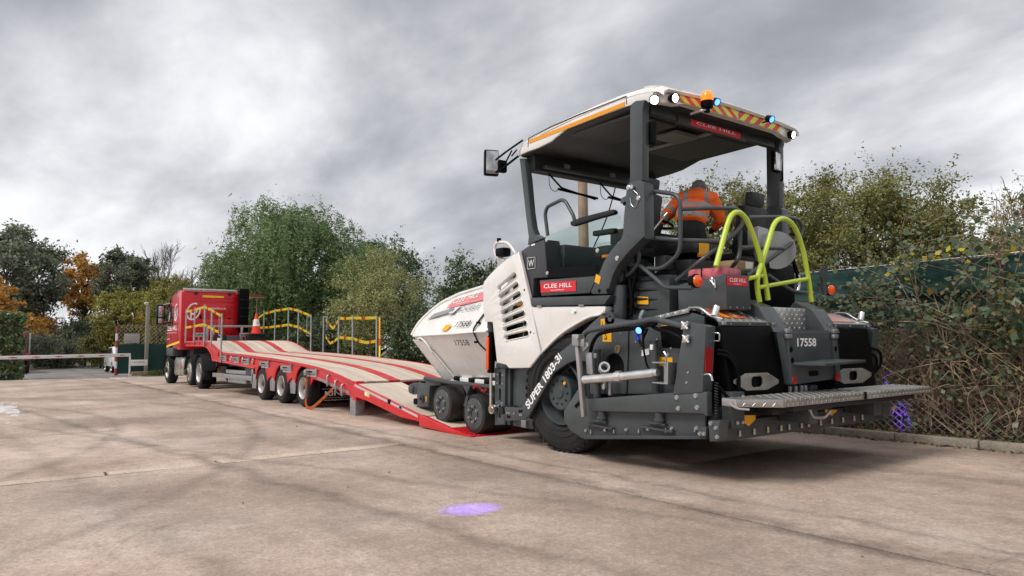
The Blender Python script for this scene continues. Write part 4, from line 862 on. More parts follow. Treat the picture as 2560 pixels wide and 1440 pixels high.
    box('mast_clamp', GALV, mp_, (-.39, 1.56, 1.275), (.105, .09, .12), .01); box('mast_clamp', GALV, mp_, (-.475, 1.56, 1.25), (.07, .06, .08), .01); cyl('clamp_screw', STEEL, mp_, (-.45, 1.6, 1.29), (-.45, 1.64, 1.29), .014, seg=8)
    plate('mast_plate', GALV, mp_, [(-.47, 1.15), (-.56, 1.15), (-.58, .93), (-.49, .93)], 'y', 1.50, 1.53, bev=.004); box('mast_arm', GALV, mp_, (-.50, 1.55, 1.21), (.10, .03, .05), .006, rot=Matrix.Rotation(R(40), 3, 'Y'))
    lathe('clamp_ring', mat('cast_alu', (.55, .55, .54), .5, .6), PV, [(-.045, .036), (-.045, .055), (.045, .055), (.045, .036), (-.045, .036)], (-.715, 1.50, 1.0), (-.75, .6, .35), 22)
    cr_ = cyl('ring_stem', GALV, PV, (-.70, 1.49, .96), (-.72, 1.48, .80), .014, seg=8); box('stem_clamp', GALV, cr_, (-.79, 1.48, .80), (.035, .04, .13), .006); lathe('clamp_knob', ALU, cr_, [(0, .012), (.02, .03), (.03, .03), (.035, 0)], (-.74, 1.50, .815), (.3, 1, 0), 8)
    for i, (a, b, c, d_) in enumerate(((-.486, 1.165, -.49, .68), (-1.27, 1.275, -1.30, .80))):
        cc = cyl('guide_column', GREY, PV, (a, 1.38, b), (c, 1.38, d_), .038, seg=18); cyl('column_cap', GREY2, cc, (a, 1.38, b), (a, 1.38, b + .018), .045, seg=18)
        box('column_label', TXTW, cc, (a - .005, 1.415, b - .05), (.035, .02, .05), .003)
    for (x0, z0, x1, x2) in ((-.645, .56, -.40, -.80), (-1.41, .625, -1.17, -1.575)):
        f = cyl('spring_foot', GREY2, PV, (x0, 1.455, z0), (x0, 1.455, z0 - .10), .045, seg=16); zz = z0 - .165
        for d_, ww in ((0, 0), (.05, .1)): span('foot_plate', GREY2, f, (x1 - ww * .9, 1.43, zz + d_ + (.0 if d_ else 0)), (x2 + ww * .9, 1.475, zz + d_ + .018), .004)
        cyl('foot_collar', GREY, f, (x0, 1.455, z0 - .05), (x0, 1.455, z0 - .075), .055, seg=16)
    bm = bmesh.new()
    for i in range(58): t0 = i / 58 * 14 * 6.2832; add_tube(bm, [(-2.05 + .016 * math.cos(t0 + k * .8), 1.46 + .016 * math.sin(t0 + k * .8), .95 - (i + k * .5) * .0057) for k in range(3)], .005, 4, False)
    bm_obj('coil_spring', bm, DARK, PV)
endgate(1); endgate(-1, False)
# screed body, rear covers
span('screed_base', DARK, PV, (-2.0, -1.38, .45), (-1.25, 1.38, .72), .02)
sb = plate('strike_off_plate', GREY2, PV, [(1.44, .435), (-1.40, .43), (-1.40, .56), (-.75, .60), (1.30, .60), (1.44, .55)], 'x', -2.04, -2.0)
bolts('plate_stud', mat('studs_cream', (.55, .5, .38), .4, .6), sb, [(-2.055, y, .465) for y, z in G['scrbolts']], (0, 0, 1), .010, .05)
for key in ('yellowtri', 'yellowtri2'): sheet('yellow_plate', YEL, sb, G[key], 'x', -2.052)
for yy, zz, rr in ((1.165, .64, .052), (-1.378, .622, .03)): lathe('rear_reflector', mat('red_reflex', (.42, .006, .008), .25, coat=.6), sb, [(0, rr), (.012, rr * .9), (.018, 0)], (-2.06, yy, zz), (-1, 0, 0), 22)
lathe('reflector_cup', BLACK, sb, [(-.01, .064), (.006, .064), (.006, .05)], (-2.06, 1.165, .64), (-1, 0, 0), 22)
span('center_box', DARK, PV, (-2.2, -.15, .64), (-2.02, .86, .72), .02)
span('hinge_block', GREY2, PV, (-2.12, 1.16, .55), (-2.0, 1.33, .86), .012)
bolts('block_bolt', STEEL, PV, [(-2.125, 1.28, .60), (-2.125, 1.21, .60), (-2.125, 1.20, .82)], (-1, 0, 0), .014, .014)
def cover(y0, y1, yb0, yb1, zl):
    b0 = [(-2.0, y0, 1.43), (-2.0, y1, 1.43), (-1.3, y1, 1.43), (-1.3, y0, 1.43)]
    return prism('rear_cover', BLACK, PV, [(-2.04, yb0, zl), (-2.04, yb1, zl), (-1.3, yb1, zl), (-1.3, yb0, zl)], b0, bev=.018)
cn = cover(1.34, .535, 1.25, .43, .80); cf = cover(-.40, -1.24, -.49, -1.33, .80)
for nm, poly, cv in (('n', G['hex_n'], cn), ('f', G['hex_f'], cf)):
    cy0 = sum(p[0] for p in poly) / 8; cz0 = sum(p[1] for p in poly) / 8
    hp = plate('hatch_plate', mat('bare_steel_plate', (.38, .36, .33), .42, .7, var=.15), cv, poly, 'x', -2.062, -2.048, holes=[[(cy0 + a * .085, cz0 + b * .048) for a, b in ((-1, -.5), (-.7, -1), (.7, -1), (1, -.5), (1, .5), (.7, 1), (-.7, 1), (-1, .5))]], bev=.002)
    bolts('plate_screw', STEEL, hp, [(-2.062, cy0 + a, cz0 + b) for a, b in ((-.3, 0), (.3, 0), (-.17, .062), (.17, .062), (-.17, -.062), (.17, -.062), (0, .066), (0, -.066))], (-1, 0, 0), .006, .005)
ctr = plate('ladder_panel', GREY, PV, [(.545, 1.385), (-.36, 1.39), (-.43, .92), (.415, .885)], 'x', -2.10, -2.03, bev=.01)
for y0, y1 in ((.50, .43), (-.30, -.37)):
    prism('panel_flange', GREY, ctr, [(-2.125, y0 - .06, .90), (-2.125, y1 - .07, .90), (-2.08, y1 - .07, .90), (-2.08, y0 - .06, .90)], [(-2.125, y0, 1.38), (-2.125, y1, 1.38), (-2.08, y1, 1.38), (-2.08, y0, 1.38)], .006)
bolts('panel_hole', BLACK, ctr, [(-2.127, .45, 1.22), (-2.127, .43, 1.12), (-2.127, -.335, 1.22)], (-1, 0, 0), .022, .003)
text('lettering', '17558', TXTW, ctr, (-2.102, .31, 1.245), (0, -1, 0), (0, 0, 1), .33, .082, bold=.03)
plate('panel_slot', BLACK, ctr, stad((.09, .985), (-.03, .985), .025), 'x', -2.106, -2.098, bev=0)
cs = prism('folding_step', GREY, ctr, [(-2.10, .45, 1.075), (-2.10, -.30, 1.095), (-2.32, -.55, 1.09), (-2.32, .20, 1.07)], [(-2.10, .45, 1.10), (-2.10, -.30, 1.12), (-2.32, -.55, 1.115), (-2.32, .20, 1.095)], .004)
for i, (yy, zz) in enumerate(G['reddots']): lathe('round_reflector', mat('red_reflex', (.42, .006, .008), .25), ctr, [(0, .04), (.012, .036), (.016, 0)], (-2.115, yy, zz), (-1, 0, 0), 20)
for yy in (.49, -.33):
    for z in (1.395, 1.345): box('latch', GALV, ctr, (-2.125, yy, z), (.03, .09, .04), .006)
for yy in (.25, .15, .05, -.02): cyl('hose_fitting', GALV, PV, (-1.98, yy, .86), (-1.98, yy, .70), .024, seg=10)
box('towing_lug', GREY2, PV, (-2.0, -.1, .78), (.06, .13, .16), .01)
for pts in ([(-1.98, 1.36, 1.22), (-2.02, 1.28, 1.21), (-2.06, 1.18, 1.10), (-2.06, 1.15, .92), (-2.02, 1.15, .80)], [(-1.98, 1.36, 1.19), (-2.04, 1.27, 1.17), (-2.08, 1.20, 1.05), (-2.07, 1.18, .86)], [(-2.04, 1.45, .93), (-2.08, 1.35, .82), (-2.10, 1.22, .68), (-2.08, 1.16, .60)]): tube('hydraulic_hose', BLACK, PV, pts, .016, 8, .1)
for pts in ([(-1.98, -1.30, 1.22), (-2.02, -1.48, 1.18), (-2.0, -1.52, 1.02), (-1.95, -1.42, .92)], [(-1.98, -1.30, 1.16), (-2.0, -1.42, 1.12), (-1.98, -1.46, 1.0), (-1.95, -1.36, .9)]): tube('hydraulic_hose', BLACK, PV, pts, .016, 8, .12)
# cheeks of the ladder, tread and cross rung
for y0, y1 in ((.30, .56), (-.62, -.36)):
    prism('ladder_cheek', GREY, PV, [(-2.03, y0 + .1, 1.38), (-2.03, y1 - .02, 1.38), (-1.35, y1 - .02, 1.45), (-1.35, y0 + .1, 1.45)] if False else [(-2.03, y0, 1.38), (-2.03, y1, 1.38), (-1.40, y1, 1.42), (-1.40, y0, 1.42)], [(-1.86, y0, 1.62), (-1.86, y1, 1.62), (-1.66, y1, 1.705), (-1.66, y0, 1.705)], .015)
tr_ = span('ladder_tread', ALU, PV, (-1.80, -.36, 1.40), (-1.76, .30, 1.63), .006); treads('tread_pattern', ALU, tr_, (-1.802, .29, 1.405), (0, -1, 0), (0, 0, 1), 14, 5, .045)
rg = span('ladder_rung', GREY, PV, (-2.05, -.36, 1.355), (-1.98, .42, 1.405), .008)
# tread plate lids
TREAD = mat('chequer_plate_alu', (.44, .43, .41), .4, .85, var=.12, vscale=5)
def lid(y0, y1, back0, back1, refl):
    zb, zf = 1.60, 1.475
    l = prism('tread_lid', TREAD, PV, [(-1.58, back0, zb - .02), (-1.58, back1, zb - .02), (-1.96, y1, zf - .02), (-1.96, y0, zf - .02)], [(-1.58, back0, zb), (-1.58, back1, zb), (-1.96, y1, zf), (-1.96, y0, zf)], .003)
    a = Vector((-1.96, y0, zf)); xd = Vector((0, -1, 0)); yd = (Vector((-1.58, back0, zb)) - a); yd = (yd - xd * yd.dot(xd)).normalized()
    treads('tread_pattern', TREAD, l, a + Vector((0, -.02, .001)), xd, yd, int(abs(y1 - y0) / .05), 7, .05, (.04, .011), .005)
    fr = span('lid_frame', GREY, l, (-1.985, y0, 1.435), (-1.95, y1, 1.472), .004)
    bolts('lid_screw', STEEL, fr, [(-1.987, y0 + (y1 - y0) * k, 1.452) for k in (.16, .5, .84)], (-1, 0, 0), .008, .006)
    for k in (.04, .96): box('lid_hinge', GALV, fr, (-1.988, y0 + (y1 - y0) * k, 1.456), (.012, .06, .03), .003)
    n_ = xd.cross(yd)
    def lp(u, v): return a + xd * (abs(y1 - y0) * u) + yd * (.39 * v) + n_ * .007
    me = bpy.data.meshes.new('lid_decal'); me.from_pydata([lp(*c) for c in refl], [], [(0, 1, 2, 3)])
    return l, me, lp
ORD = mat('orange_decal', (.85, .16, .06), .3, coat=.5); PKD = mat('pale_red_decal', (.80, .36, .33), .3, coat=.5)
l1, me, lp = lid(1.30, .475, 1.02, .42, [(.14, .22), (.66, .22), (.66, .95), (.14, .95)]); dc = obj('lid_decal', me, ORD, l1)
for (u0, u1, v0, v1, m_) in ((.26, .34, .22, .6, AMBER), (.42, .47, .22, .95, AMBER), (.48, .56, .35, .8, mat('cream_decal', (.85, .75, .6), .35)), (.60, .66, .5, .95, AMBER)):
    me = bpy.data.meshes.new('decal_patch'); me.from_pydata([lp(u0, v0) + Vector((0, 0, .003)), lp(u1, v0) + Vector((0, 0, .003)), lp(u1 + .03, v1) + Vector((0, 0, .003)), lp(u0 + .03, v1) + Vector((0, 0, .003))], [], [(0, 1, 2, 3)]); obj('decal_patch', me, m_, dc)
l2, me, lp = lid(-.455, -1.33, -.45, -1.30, [(.14, .15), (.80, .15), (.70, .97), (.04, .97)]); obj('lid_decal', me, PKD, l2)
# chequer plate walkway running forward from the near lid
wk = prism('side_walkway', TREAD, PV, [(-1.57, 1.22, 1.575), (-1.57, .95, 1.575), (-1.05, .95, 1.485), (-1.05, 1.22, 1.485)], [(-1.57, 1.22, 1.60), (-1.57, .95, 1.60), (-1.05, .95, 1.51), (-1.05, 1.22, 1.51)], .003)
sd_ = prism('walkway_edge', TREAD, wk, [(-1.56, 1.225, 1.555), (-1.08, 1.225, 1.475), (-1.08, 1.205, 1.475), (-1.56, 1.205, 1.555)], [(-1.56, 1.225, 1.60), (-1.08, 1.225, 1.513), (-1.08, 1.205, 1.513), (-1.56, 1.205, 1.60)], .002)
treads('tread_pattern', TREAD, sd_, (-1.10, 1.226, 1.476), (-1, 0, .168), (0, 0, 1), 9, 1, .048, (.05, .013), .005, 50)
plate('walkway_skirt', GREY, PV, [(-1.06, 1.47), (-1.58, 1.555), (-1.72, 1.52), (-1.72, 1.42), (-1.06, 1.42)], 'y', 1.16, 1.2)
for yy in (1.235, -1.36):
    b = tube('holder_arm', GALV, PV, [(-1.55, yy - .03, 1.60), (-1.70, yy, 1.60), (-1.82, yy, 1.52), (-1.95, yy, 1.49)], .015, 8, .05); cyl('stub_post', ALU, b, (-1.86, yy, 1.52), (-1.86, yy - .035, 1.61), .032, seg=18, bev=.004)
# rear footboard
ft = prism('footboard', TREAD, PV, [(-2.245, 1.455, .755), (-2.477, 1.14, .755), (-2.477, -.20, .755), (-2.1, -.20, .755), (-2.1, 1.455, .755)], [(-2.245, 1.455, .82), (-2.477, 1.14, .82), (-2.477, -.20, .82), (-2.1, -.20, .82), (-2.1, 1.455, .82)], .004)
ft2 = prism('footboard', TREAD, PV, [(-2.477, -.235, .755), (-2.477, -1.60, .755), (-2.25, -1.60, .755), (-2.1, -1.45, .755), (-2.1, -.235, .755)], [(-2.477, -.235, .82), (-2.477, -1.60, .82), (-2.25, -1.60, .82), (-2.1, -1.45, .82), (-2.1, -.235, .82)], .004)
treads('tread_pattern', TREAD, ft, (-2.479, 1.13, .758), (0, -1, 0), (0, 0, 1), 35, 2, .037, (.034, .010), .006, 60); treads('tread_pattern', TREAD, ft2, (-2.479, -.245, .758), (0, -1, 0), (0, 0, 1), 36, 2, .037, (.034, .010), .006, 60)
dxy = Vector((-2.477 + 2.245, 1.14 - 1.455, 0)); treads('tread_pattern', TREAD, ft, Vector((-2.246, 1.457, .758)) + Vector((-.0015, .001, 0)), dxy, (0, 0, 1), 9, 1, .042, (.052, .012), .006, 45)
treads('tread_pattern', TREAD, ft, (-2.46, 1.12, .821), (0, -1, 0), (1, 0, 0), 26, 7, .05, (.04, .011), .004); treads('tread_pattern', TREAD, ft2, (-2.46, -.25, .821), (0, -1, 0), (1, 0, 0), 26, 7, .05, (.04, .011), .004)
box('footboard_joint', BLACK, PV, (-2.47, -.218, .79), (.03, .028, .07), .004)
span('footboard_beam', DARK, PV, (-2.42, -1.35, .70), (-2.2, .9, .752), .01)
for yy in (-.62, .55): span('footboard_bracket', GREY2, PV, (-2.36, yy, .56), (-2.05, yy - .14, .72), .01)
tube('footboard_hook', STEEL, PV, [(-2.2, 1.50, .79), (-2.25, 1.46, .745), (-2.3, 1.36, .735)], .010, 6, .03)
tube('tow_hook', GALV, PV, [(-2.36, .55, .70), (-2.36, .5, .62), (-2.36, .3, .60), (-2.36, .2, .66)], .015, 6, .05)
# tool box with the sign
tb = prism('tool_box', GREY, PV, [(-1.82, 1.0, 1.59), (-1.82, .62, 1.59), (-1.25, .62, 1.55), (-1.25, 1.0, 1.55)], [(-1.82, 1.01, 1.915), (-1.82, .655, 1.92), (-1.25, .66, 1.84), (-1.25, 1.01, 1.84)], .008)
cleehill(tb, [(-1.825, 1.003, 1.895), (-1.825, .69, 1.90), (-1.825, .685, 1.815), (-1.825, .998, 1.812)], (-1.825, .998, 1.812), (0, -1, .01), (0, 0, 1), .313, .086)
lathe('box_lock', STEEL, tb, [(0, .026), (.008, .026), (.012, .018), (.008, 0)], (-1.66, 1.012, 1.87), (0, 1, 0), 14); tube('lock_chain', STEEL, tb, [(-1.66, 1.02, 1.86), (-1.70, 1.025, 1.82), (-1.71, 1.02, 1.78), (-1.70, 1.02, 1.87)], .008, 6, .02)
bolts('box_rivet', STEEL, tb, [(-1.822, .95 - .1 * i, 1.61) for i in range(4)], (-1, 0, 0), .008, .005)
PK = thing('wrapped_parcel', Matrix.Translation(PV.location) @ Matrix.Rotation(R(-2), 4, 'Y') @ Vector((-1.55, .83, 1.88)), 'red bundle wrapped in clear film lying on the paver tool box', 'parcel', rot=(0, R(-2), 0))
pk = box('bundle', mat('red_parcel', (.62, .14, .17), .4, var=.5, vscale=14), PK, (0, 0, .055), (.42, .30, .11), .035)
box('film', WRAP, PK, (0, 0, .06), (.46, .33, .13), .04); box('clip', BLACK, PK, (.03, .155, .07), (.01, .012, .1), .002)
# lime ladder rails
for key in ('lad_n', 'lad_f'):
    pts = [(-1.72 - .03 * max(0, (2.3 - z)), y, z) for y, z in G[key]]
    tube('ladder_rail', LIME, PV, pts, .026, 12, .08)
tube('ladder_rung', LIME, PV, [(-1.735, .527, 1.904), (-1.73, .30, 1.945)], .022, 10, 0); tube('ladder_rung', LIME, PV, [(-1.735, .38, 1.822), (-1.73, -.50, 1.95)], .022, 10, 0)
# grey guard rails
for key in ('rail1', 'rail2', 'rail3', 'rail4', 'rail5', 'rail6', 'rail7', 'lamparm_n', 'lamparm_f'):
    tube('guard_rail', GREY, PV, G[key], .022, 12, .10)
tube('gas_strut', CHROME, PV, [(-.93, 1.08, 2.36), (-1.02, .9, 2.60)], .012, 8, 0)
# tail lamps
TAILR = mat('lit_red_lens', (.42, .003, .003), .2, emis=(1, .0, .0), estr=.30, coat=.5); TAILO = mat('orange_lens', (.55, .085, .002), .2, emis=(1, .12, .0), estr=.10, coat=.5)
for p, split in (((-1.70, 1.275, 1.845), True), ((-1.68, -1.06, 1.858), False)):
    tl = lathe('tail_lamp', BLACK, PV, [(-.07, 0), (-.07, .05), (-.02, .066), (.0, .066), (.0, .057)], p, (-1, 0, 0), 22)
    bm = bmesh.new(); add_lathe(bm, [(0, .057), (.02, .052), (.035, .035), (.04, 0)], p, (-1, 0, 0), 24); o_ = bm_obj('lens', bm, TAILR, tl)
    o_.data.materials.append(TAILO)
    for f in o_.data.polygons:
        if (f.center.y - p[1]) > .0: f.material_index = 1
md = lathe('lamp_shield', GREY2, PV, [(-.006, 0), (-.006, .085), (.006, .085), (.006, 0)], (-1.70, -.885, 2.03), (-1, 0, 0), 24); cyl('shield_stem', GREY2, md, (-1.70, -.885, 1.95), (-1.70, -.9, 1.80), .03, seg=12)
# cable reel on the far side
re_ = lathe('cable_reel', mat('reel_grey', (.30, .31, .32), .4, .2), PV, [(0, 0), (0, .21), (.012, .21), (.012, .08), (.13, .08), (.13, .21), (.142, .21), (.142, 0)], (-1.40, -.46, 2.285), (.75, -.66, 0), 36)
cyl('reel_drum', BLACK, re_, Vector((-1.40, -.46, 2.285)) + Vector((.75, -.66, 0)) * .02, Vector((-1.40, -.46, 2.285)) + Vector((.75, -.66, 0)) * .13, .19, seg=30)
prism('reel_guard', mat('sheet_metal', (.45, .46, .47), .4, .6), re_, [(-1.30, -.26, 2.34), (-1.30, -.46, 2.34), (-1.1, -.56, 2.34), (-1.1, -.36, 2.34)], [(-1.30, -.26, 2.545), (-1.30, -.46, 2.53), (-1.1, -.56, 2.53), (-1.1, -.36, 2.545)], .004)
tube('spray_hose', BLACK, PV, [(-1.45, -.66, 2.27), (-1.48, -.69, 2.1), (-1.5, -.72, 1.98)], .022, 8, .05); gun = tube('spray_gun', ALU, PV, [(-1.5, -.715, 2.02), (-1.5, -.73, 1.90), (-1.5, -.70, 1.84)], .022, 8, .03); tube('gun_trigger', GALV, gun, [(-1.5, -.68, 1.93), (-1.5, -.70, 1.88), (-1.5, -.74, 1.82), (-1.5, -.66, 1.80)], .008, 6, .03)
# far mirror on its post
mh = box('mirror_housing', BLACK, PV, (-1.0, -1.08, 3.44), (.05, .15, .26), .03); box('mirror_face', MIRROR, mh, (-1.03, -1.08, 3.44), (.012, .125, .23), .02); tube('mirror_bracket', BLACK, mh, [(-.98, -1.1, 3.52), (-1.02, -1.17, 3.46), (-1.02, -1.19, 3.24), (-1.0, -1.19, 3.22)], .013, 8, .03)
box('post_lamp', BLACK, PV, (-1.02, 1.12, 3.40), (.06, .07, .24), .02)
# exhaust duct, seats, console
dk = tube('exhaust_duct', mat('black_fabric_duct', (.010, .010, .011), .8, bump=.6, bscale=18), PV, [(-.985, .85, 2.0), (-.99, .86, 1.85), (-.97, .87, 1.72), (-.93, .87, 1.58), (-.92, .87, 1.48)], [.085] * 0 or .095, 14, 0)
for z, x in ((1.93, -.985), (1.70, -.965)): lathe('duct_clamp', mat('cream_strap', (.6, .55, .45), .5), dk, [(-.012, .098), (-.012, .101), (.012, .101), (.012, .098)], (x, .855, z), (.1, 0, 1), 20)
tube('duct_elbow', GALV, PV, [(-.80, 1.0, 1.60), (-.76, 1.02, 1.52), (-.76, 1.02, 1.44)], .035, 10, .03)
def seat(cx_, cy_, z0, wrap=True, fac=0.):
    rot = Matrix.Rotation(fac, 3, 'Z')
    def pp(v): return Vector((cx_, cy_, z0)) + rot @ Vector(v)
    s = box('operator_seat', SEATM, PV, pp((.05, 0, .07)), (.48, .46, .14), .05, rot=rot)
    box('backrest', SEATM, s, pp((-.22, 0, .40)), (.13, .44, .58), .05, rot=rot @ Matrix.Rotation(R(-10), 3, 'Y')); box('headrest', SEATM, s, pp((-.30, 0, .76)), (.10, .28, .17), .04, rot=rot @ Matrix.Rotation(R(-10), 3, 'Y'))
    span('seat_base', DARK, s, pp((-.15, -.18, -.3)), pp((.2, .18, 0)), .03)
    for yy in (-.27, .27): box('armrest', SEATM, s, pp((.08, yy, .27)), (.34, .07, .06), .02, rot=rot)
    box('seat_switch', ORANGE if False else mat('orange_plastic', (.8, .22, .02), .4), s, pp((.1, .245, .01)), (.10, .02, .035), .006, rot=rot)
    if wrap:
        box('plastic_wrap', WRAP, s, pp((-.235, 0, .47)), (.17, .48, .74), .06, rot=rot @ Matrix.Rotation(R(-10), 3, 'Y')); box('plastic_wrap', WRAP, s, pp((.05, 0, .09)), (.52, .50, .18), .06, rot=rot)
    return s
seat(-.42, .86, 2.18); seat(-.72, -.62, 2.16)
box('seat_cushion', SEATM, PV, (-.85, .33, 2.27), (.42, .42, .13), .05); box('cushion_wrap', WRAP, PV, (-.85, .33, 2.28), (.45, .45, .15), .06)
for dx_ in (0, .1): box('orange_switch', mat('orange_plastic', (.8, .22, .02), .4), PV, (-1.06, .42 - dx_, 2.19), (.02, .08, .04), .006)
box('operator_console', DARK, PV, (-.28, .1, 2.35), (.24, 1.6, .34), .06); span('console_pedestal', DARK, PV, (-.35, -.1, 1.5), (-.1, .3, 2.3), .03)
tube('steering_column', DARK, PV, [(-.35, .35, 2.4), (-.45, .35, 2.6)], .03, 8, 0); bm = bmesh.new(); add_tube(bm, [(-.46 + .05 * math.cos(a), .35 + .19 * math.sin(a), 2.60 + .15 * math.cos(a) * .35) for a in np.arange(0, 6.4, .3)], .014, 8, False); bm_obj('steering_wheel', bm, BLACK, PV)
span('fuse_cabinet', DARK, PV, (-1.2, .05, 1.5), (-.9, .75, 2.12), .02); span('rear_cowl', BLACK, PV, (-1.35, -.9, 1.5), (-1.0, .0, 2.15), .03)
sheet('warning_sticker', YEL, PV, [(.62, 2.18), (.46, 2.18), (.46, 2.30), (.62, 2.30)], 'x', -1.205 + .0)
sheet('warning_sticker', YEL, PV, [(-.72, 1.66), (-.88, 1.65), (-.88, 1.73), (-.72, 1.74)], 'y', 1.03)
cb = span('machine_frame', GREY2, PV, (-1.15, .55, 1.46), (-.55, 1.02, 1.95), .03)
tube('guard_loop', GREY2, PV, [(-.80, 1.12, 2.25), (-.85, 1.12, 2.1), (-.72, 1.12, 1.98), (-.62, 1.12, 1.95)], .022, 10, .08)
tube('loom', BLACK, PV, [(-.72, 1.08, 2.3), (-.78, 1.08, 2.05), (-.70, 1.1, 1.75), (-.74, 1.1, 1.55)], .024, 8, .1)
tube('loom', BLACK, PV, [(-.66, 1.1, 2.1), (-.70, 1.12, 1.88), (-.74, 1.12, 1.70), (-.72, 1.12, 1.52)], .018, 8, .1)
cyl('control_shaft', CHROME, PV, (-.95, 1.0, 2.14), (-.95, 1.0, 1.98), .012, seg=10)
tk = span('side_tank_cap', DARK, PV, (-1.1, .9, 2.0), (-.95, 1.02, 2.15), .02)
for i, zz in enumerate((1.62, 1.72, 1.82, 1.92)): tube('pipe_run', DARK, PV, [(-.60, 1.05, zz), (-1.05, 1.0, zz - .02), (-1.2, .8, zz - .02)], .016, 8, .06)
crt = thing('cardboard_carton', (0, 0, 0), 'brown cardboard carton with white label beside the lime ladder rail', 'box'); crt.location = (0, 0, 0)
MW = Matrix.Translation(PV.location) @ Matrix.Rotation(R(-2), 4, 'Y')
crt.location = MW @ Vector((-1.3, .18, 2.02)); crt.rotation_euler = (0, R(-2), 0)
box('carton_body', mat('cardboard', (.36, .23, .13), .8, var=.1), crt, (0, 0, .05), (.3, .30, .10), .004); sheet('carton_label', TXTW, crt, [(.0, .02), (-.12, .02), (-.12, .09), (.0, .09)], 'x', -.154)
span('carton_shelf', DARK, PV, (-1.5, -.1, 1.95), (-1.05, .4, 2.018), .01)
# ------------------------------------------------------------------ low loader trailer (origin under its rear axle)
TL = thing('low_loader_trailer', (14.317, -6.46, 0), 'red step frame low loader trailer with timber bed and lowered ramps', 'trailer')
DX = [11.3, 9.6, 8.9, 8.45, 8.0, 7.55, 7.0, 6.75, 6.5, 6.2, 5.4, 4.6, 3.3, 2.04, .39, -.3, -.889, -1.296, -1.9, -2.52]
DZ = [1.50, 1.50, 1.497, 1.485, 1.44, 1.374, 1.25, 1.19, 1.145, 1.125, 1.105, 1.083, 1.04, .997, .912, .872, .828, .785, .705, .605]
def dz(x): return float(np.interp(-x, [-a for a in DX], DZ))
def strip_mesh(name, m, parent, x0, x1, y0, y1, off=0., t=.03, zf=dz, xs=DX, **kw):
    xx = sorted({x0, x1} | {a for a in xs if x0 < a < x1}); v = []; f = []
    for a in xx:
        z = zf(a) + off; v += [(a, y0, z), (a, y1, z), (a, y1, z - t), (a, y0, z - t)]
    for i in range(len(xx) - 1):
        for k in range(4): f.append((4 * i + k, 4 * i + (k + 1) % 4, 4 * i + 4 + (k + 1) % 4, 4 * i + 4 + k))
    f += [(3, 2, 1, 0), tuple(4 * (len(xx) - 1) + k for k in range(4))]
    bm = bmesh.new(); vv = [bm.verts.new(p) for p in v]
    for q in f: bm.faces.new([vv[i] for i in q])
    return bm_obj(name, bm, m, parent, 20, **kw)
rr = random.Random(11)
cuts_all = {0: [11.1, 8.6, 6.6, 3.9, 1.2, -.9, -2.5], 1: [11.1, 8.6, 6.6, 4.6, 1.8, -.6, -2.5], 2: [11.1, 8.6, 6.6, 3.3, .4, -.9, -2.5]}
for bi, (b0, b1) in enumerate(((.555, 1.235), (-.365, .325), (-1.235, -.565))):
    n_ = 5; pw = (b1 - b0) / n_
    for k in range(n_):
        cuts = cuts_all[bi]
        for c0, c1 in zip(cuts, cuts[1:]):
            strip_mesh('deck_plank', WOOD, TL, c1 + .004, c0 - .004, b0 + k * pw + .002, b0 + (k + 1) * pw - .002, rr.uniform(-.002, .002))
for y0, y1 in ((.33, .55), (-.56, -.37)): strip_mesh('deck_rail', DECKRED, TL, -2.5, 11.1, y0, y1, .005)
for s in (1, -1): strip_mesh('deck_edge', TRED, TL, -2.52, 11.25, s * 1.24, s * 1.275, .008, .05)
strip_mesh('deck_base', TRED, TL, -2.45, 11.2, -1.22, 1.22, -.034, .03)
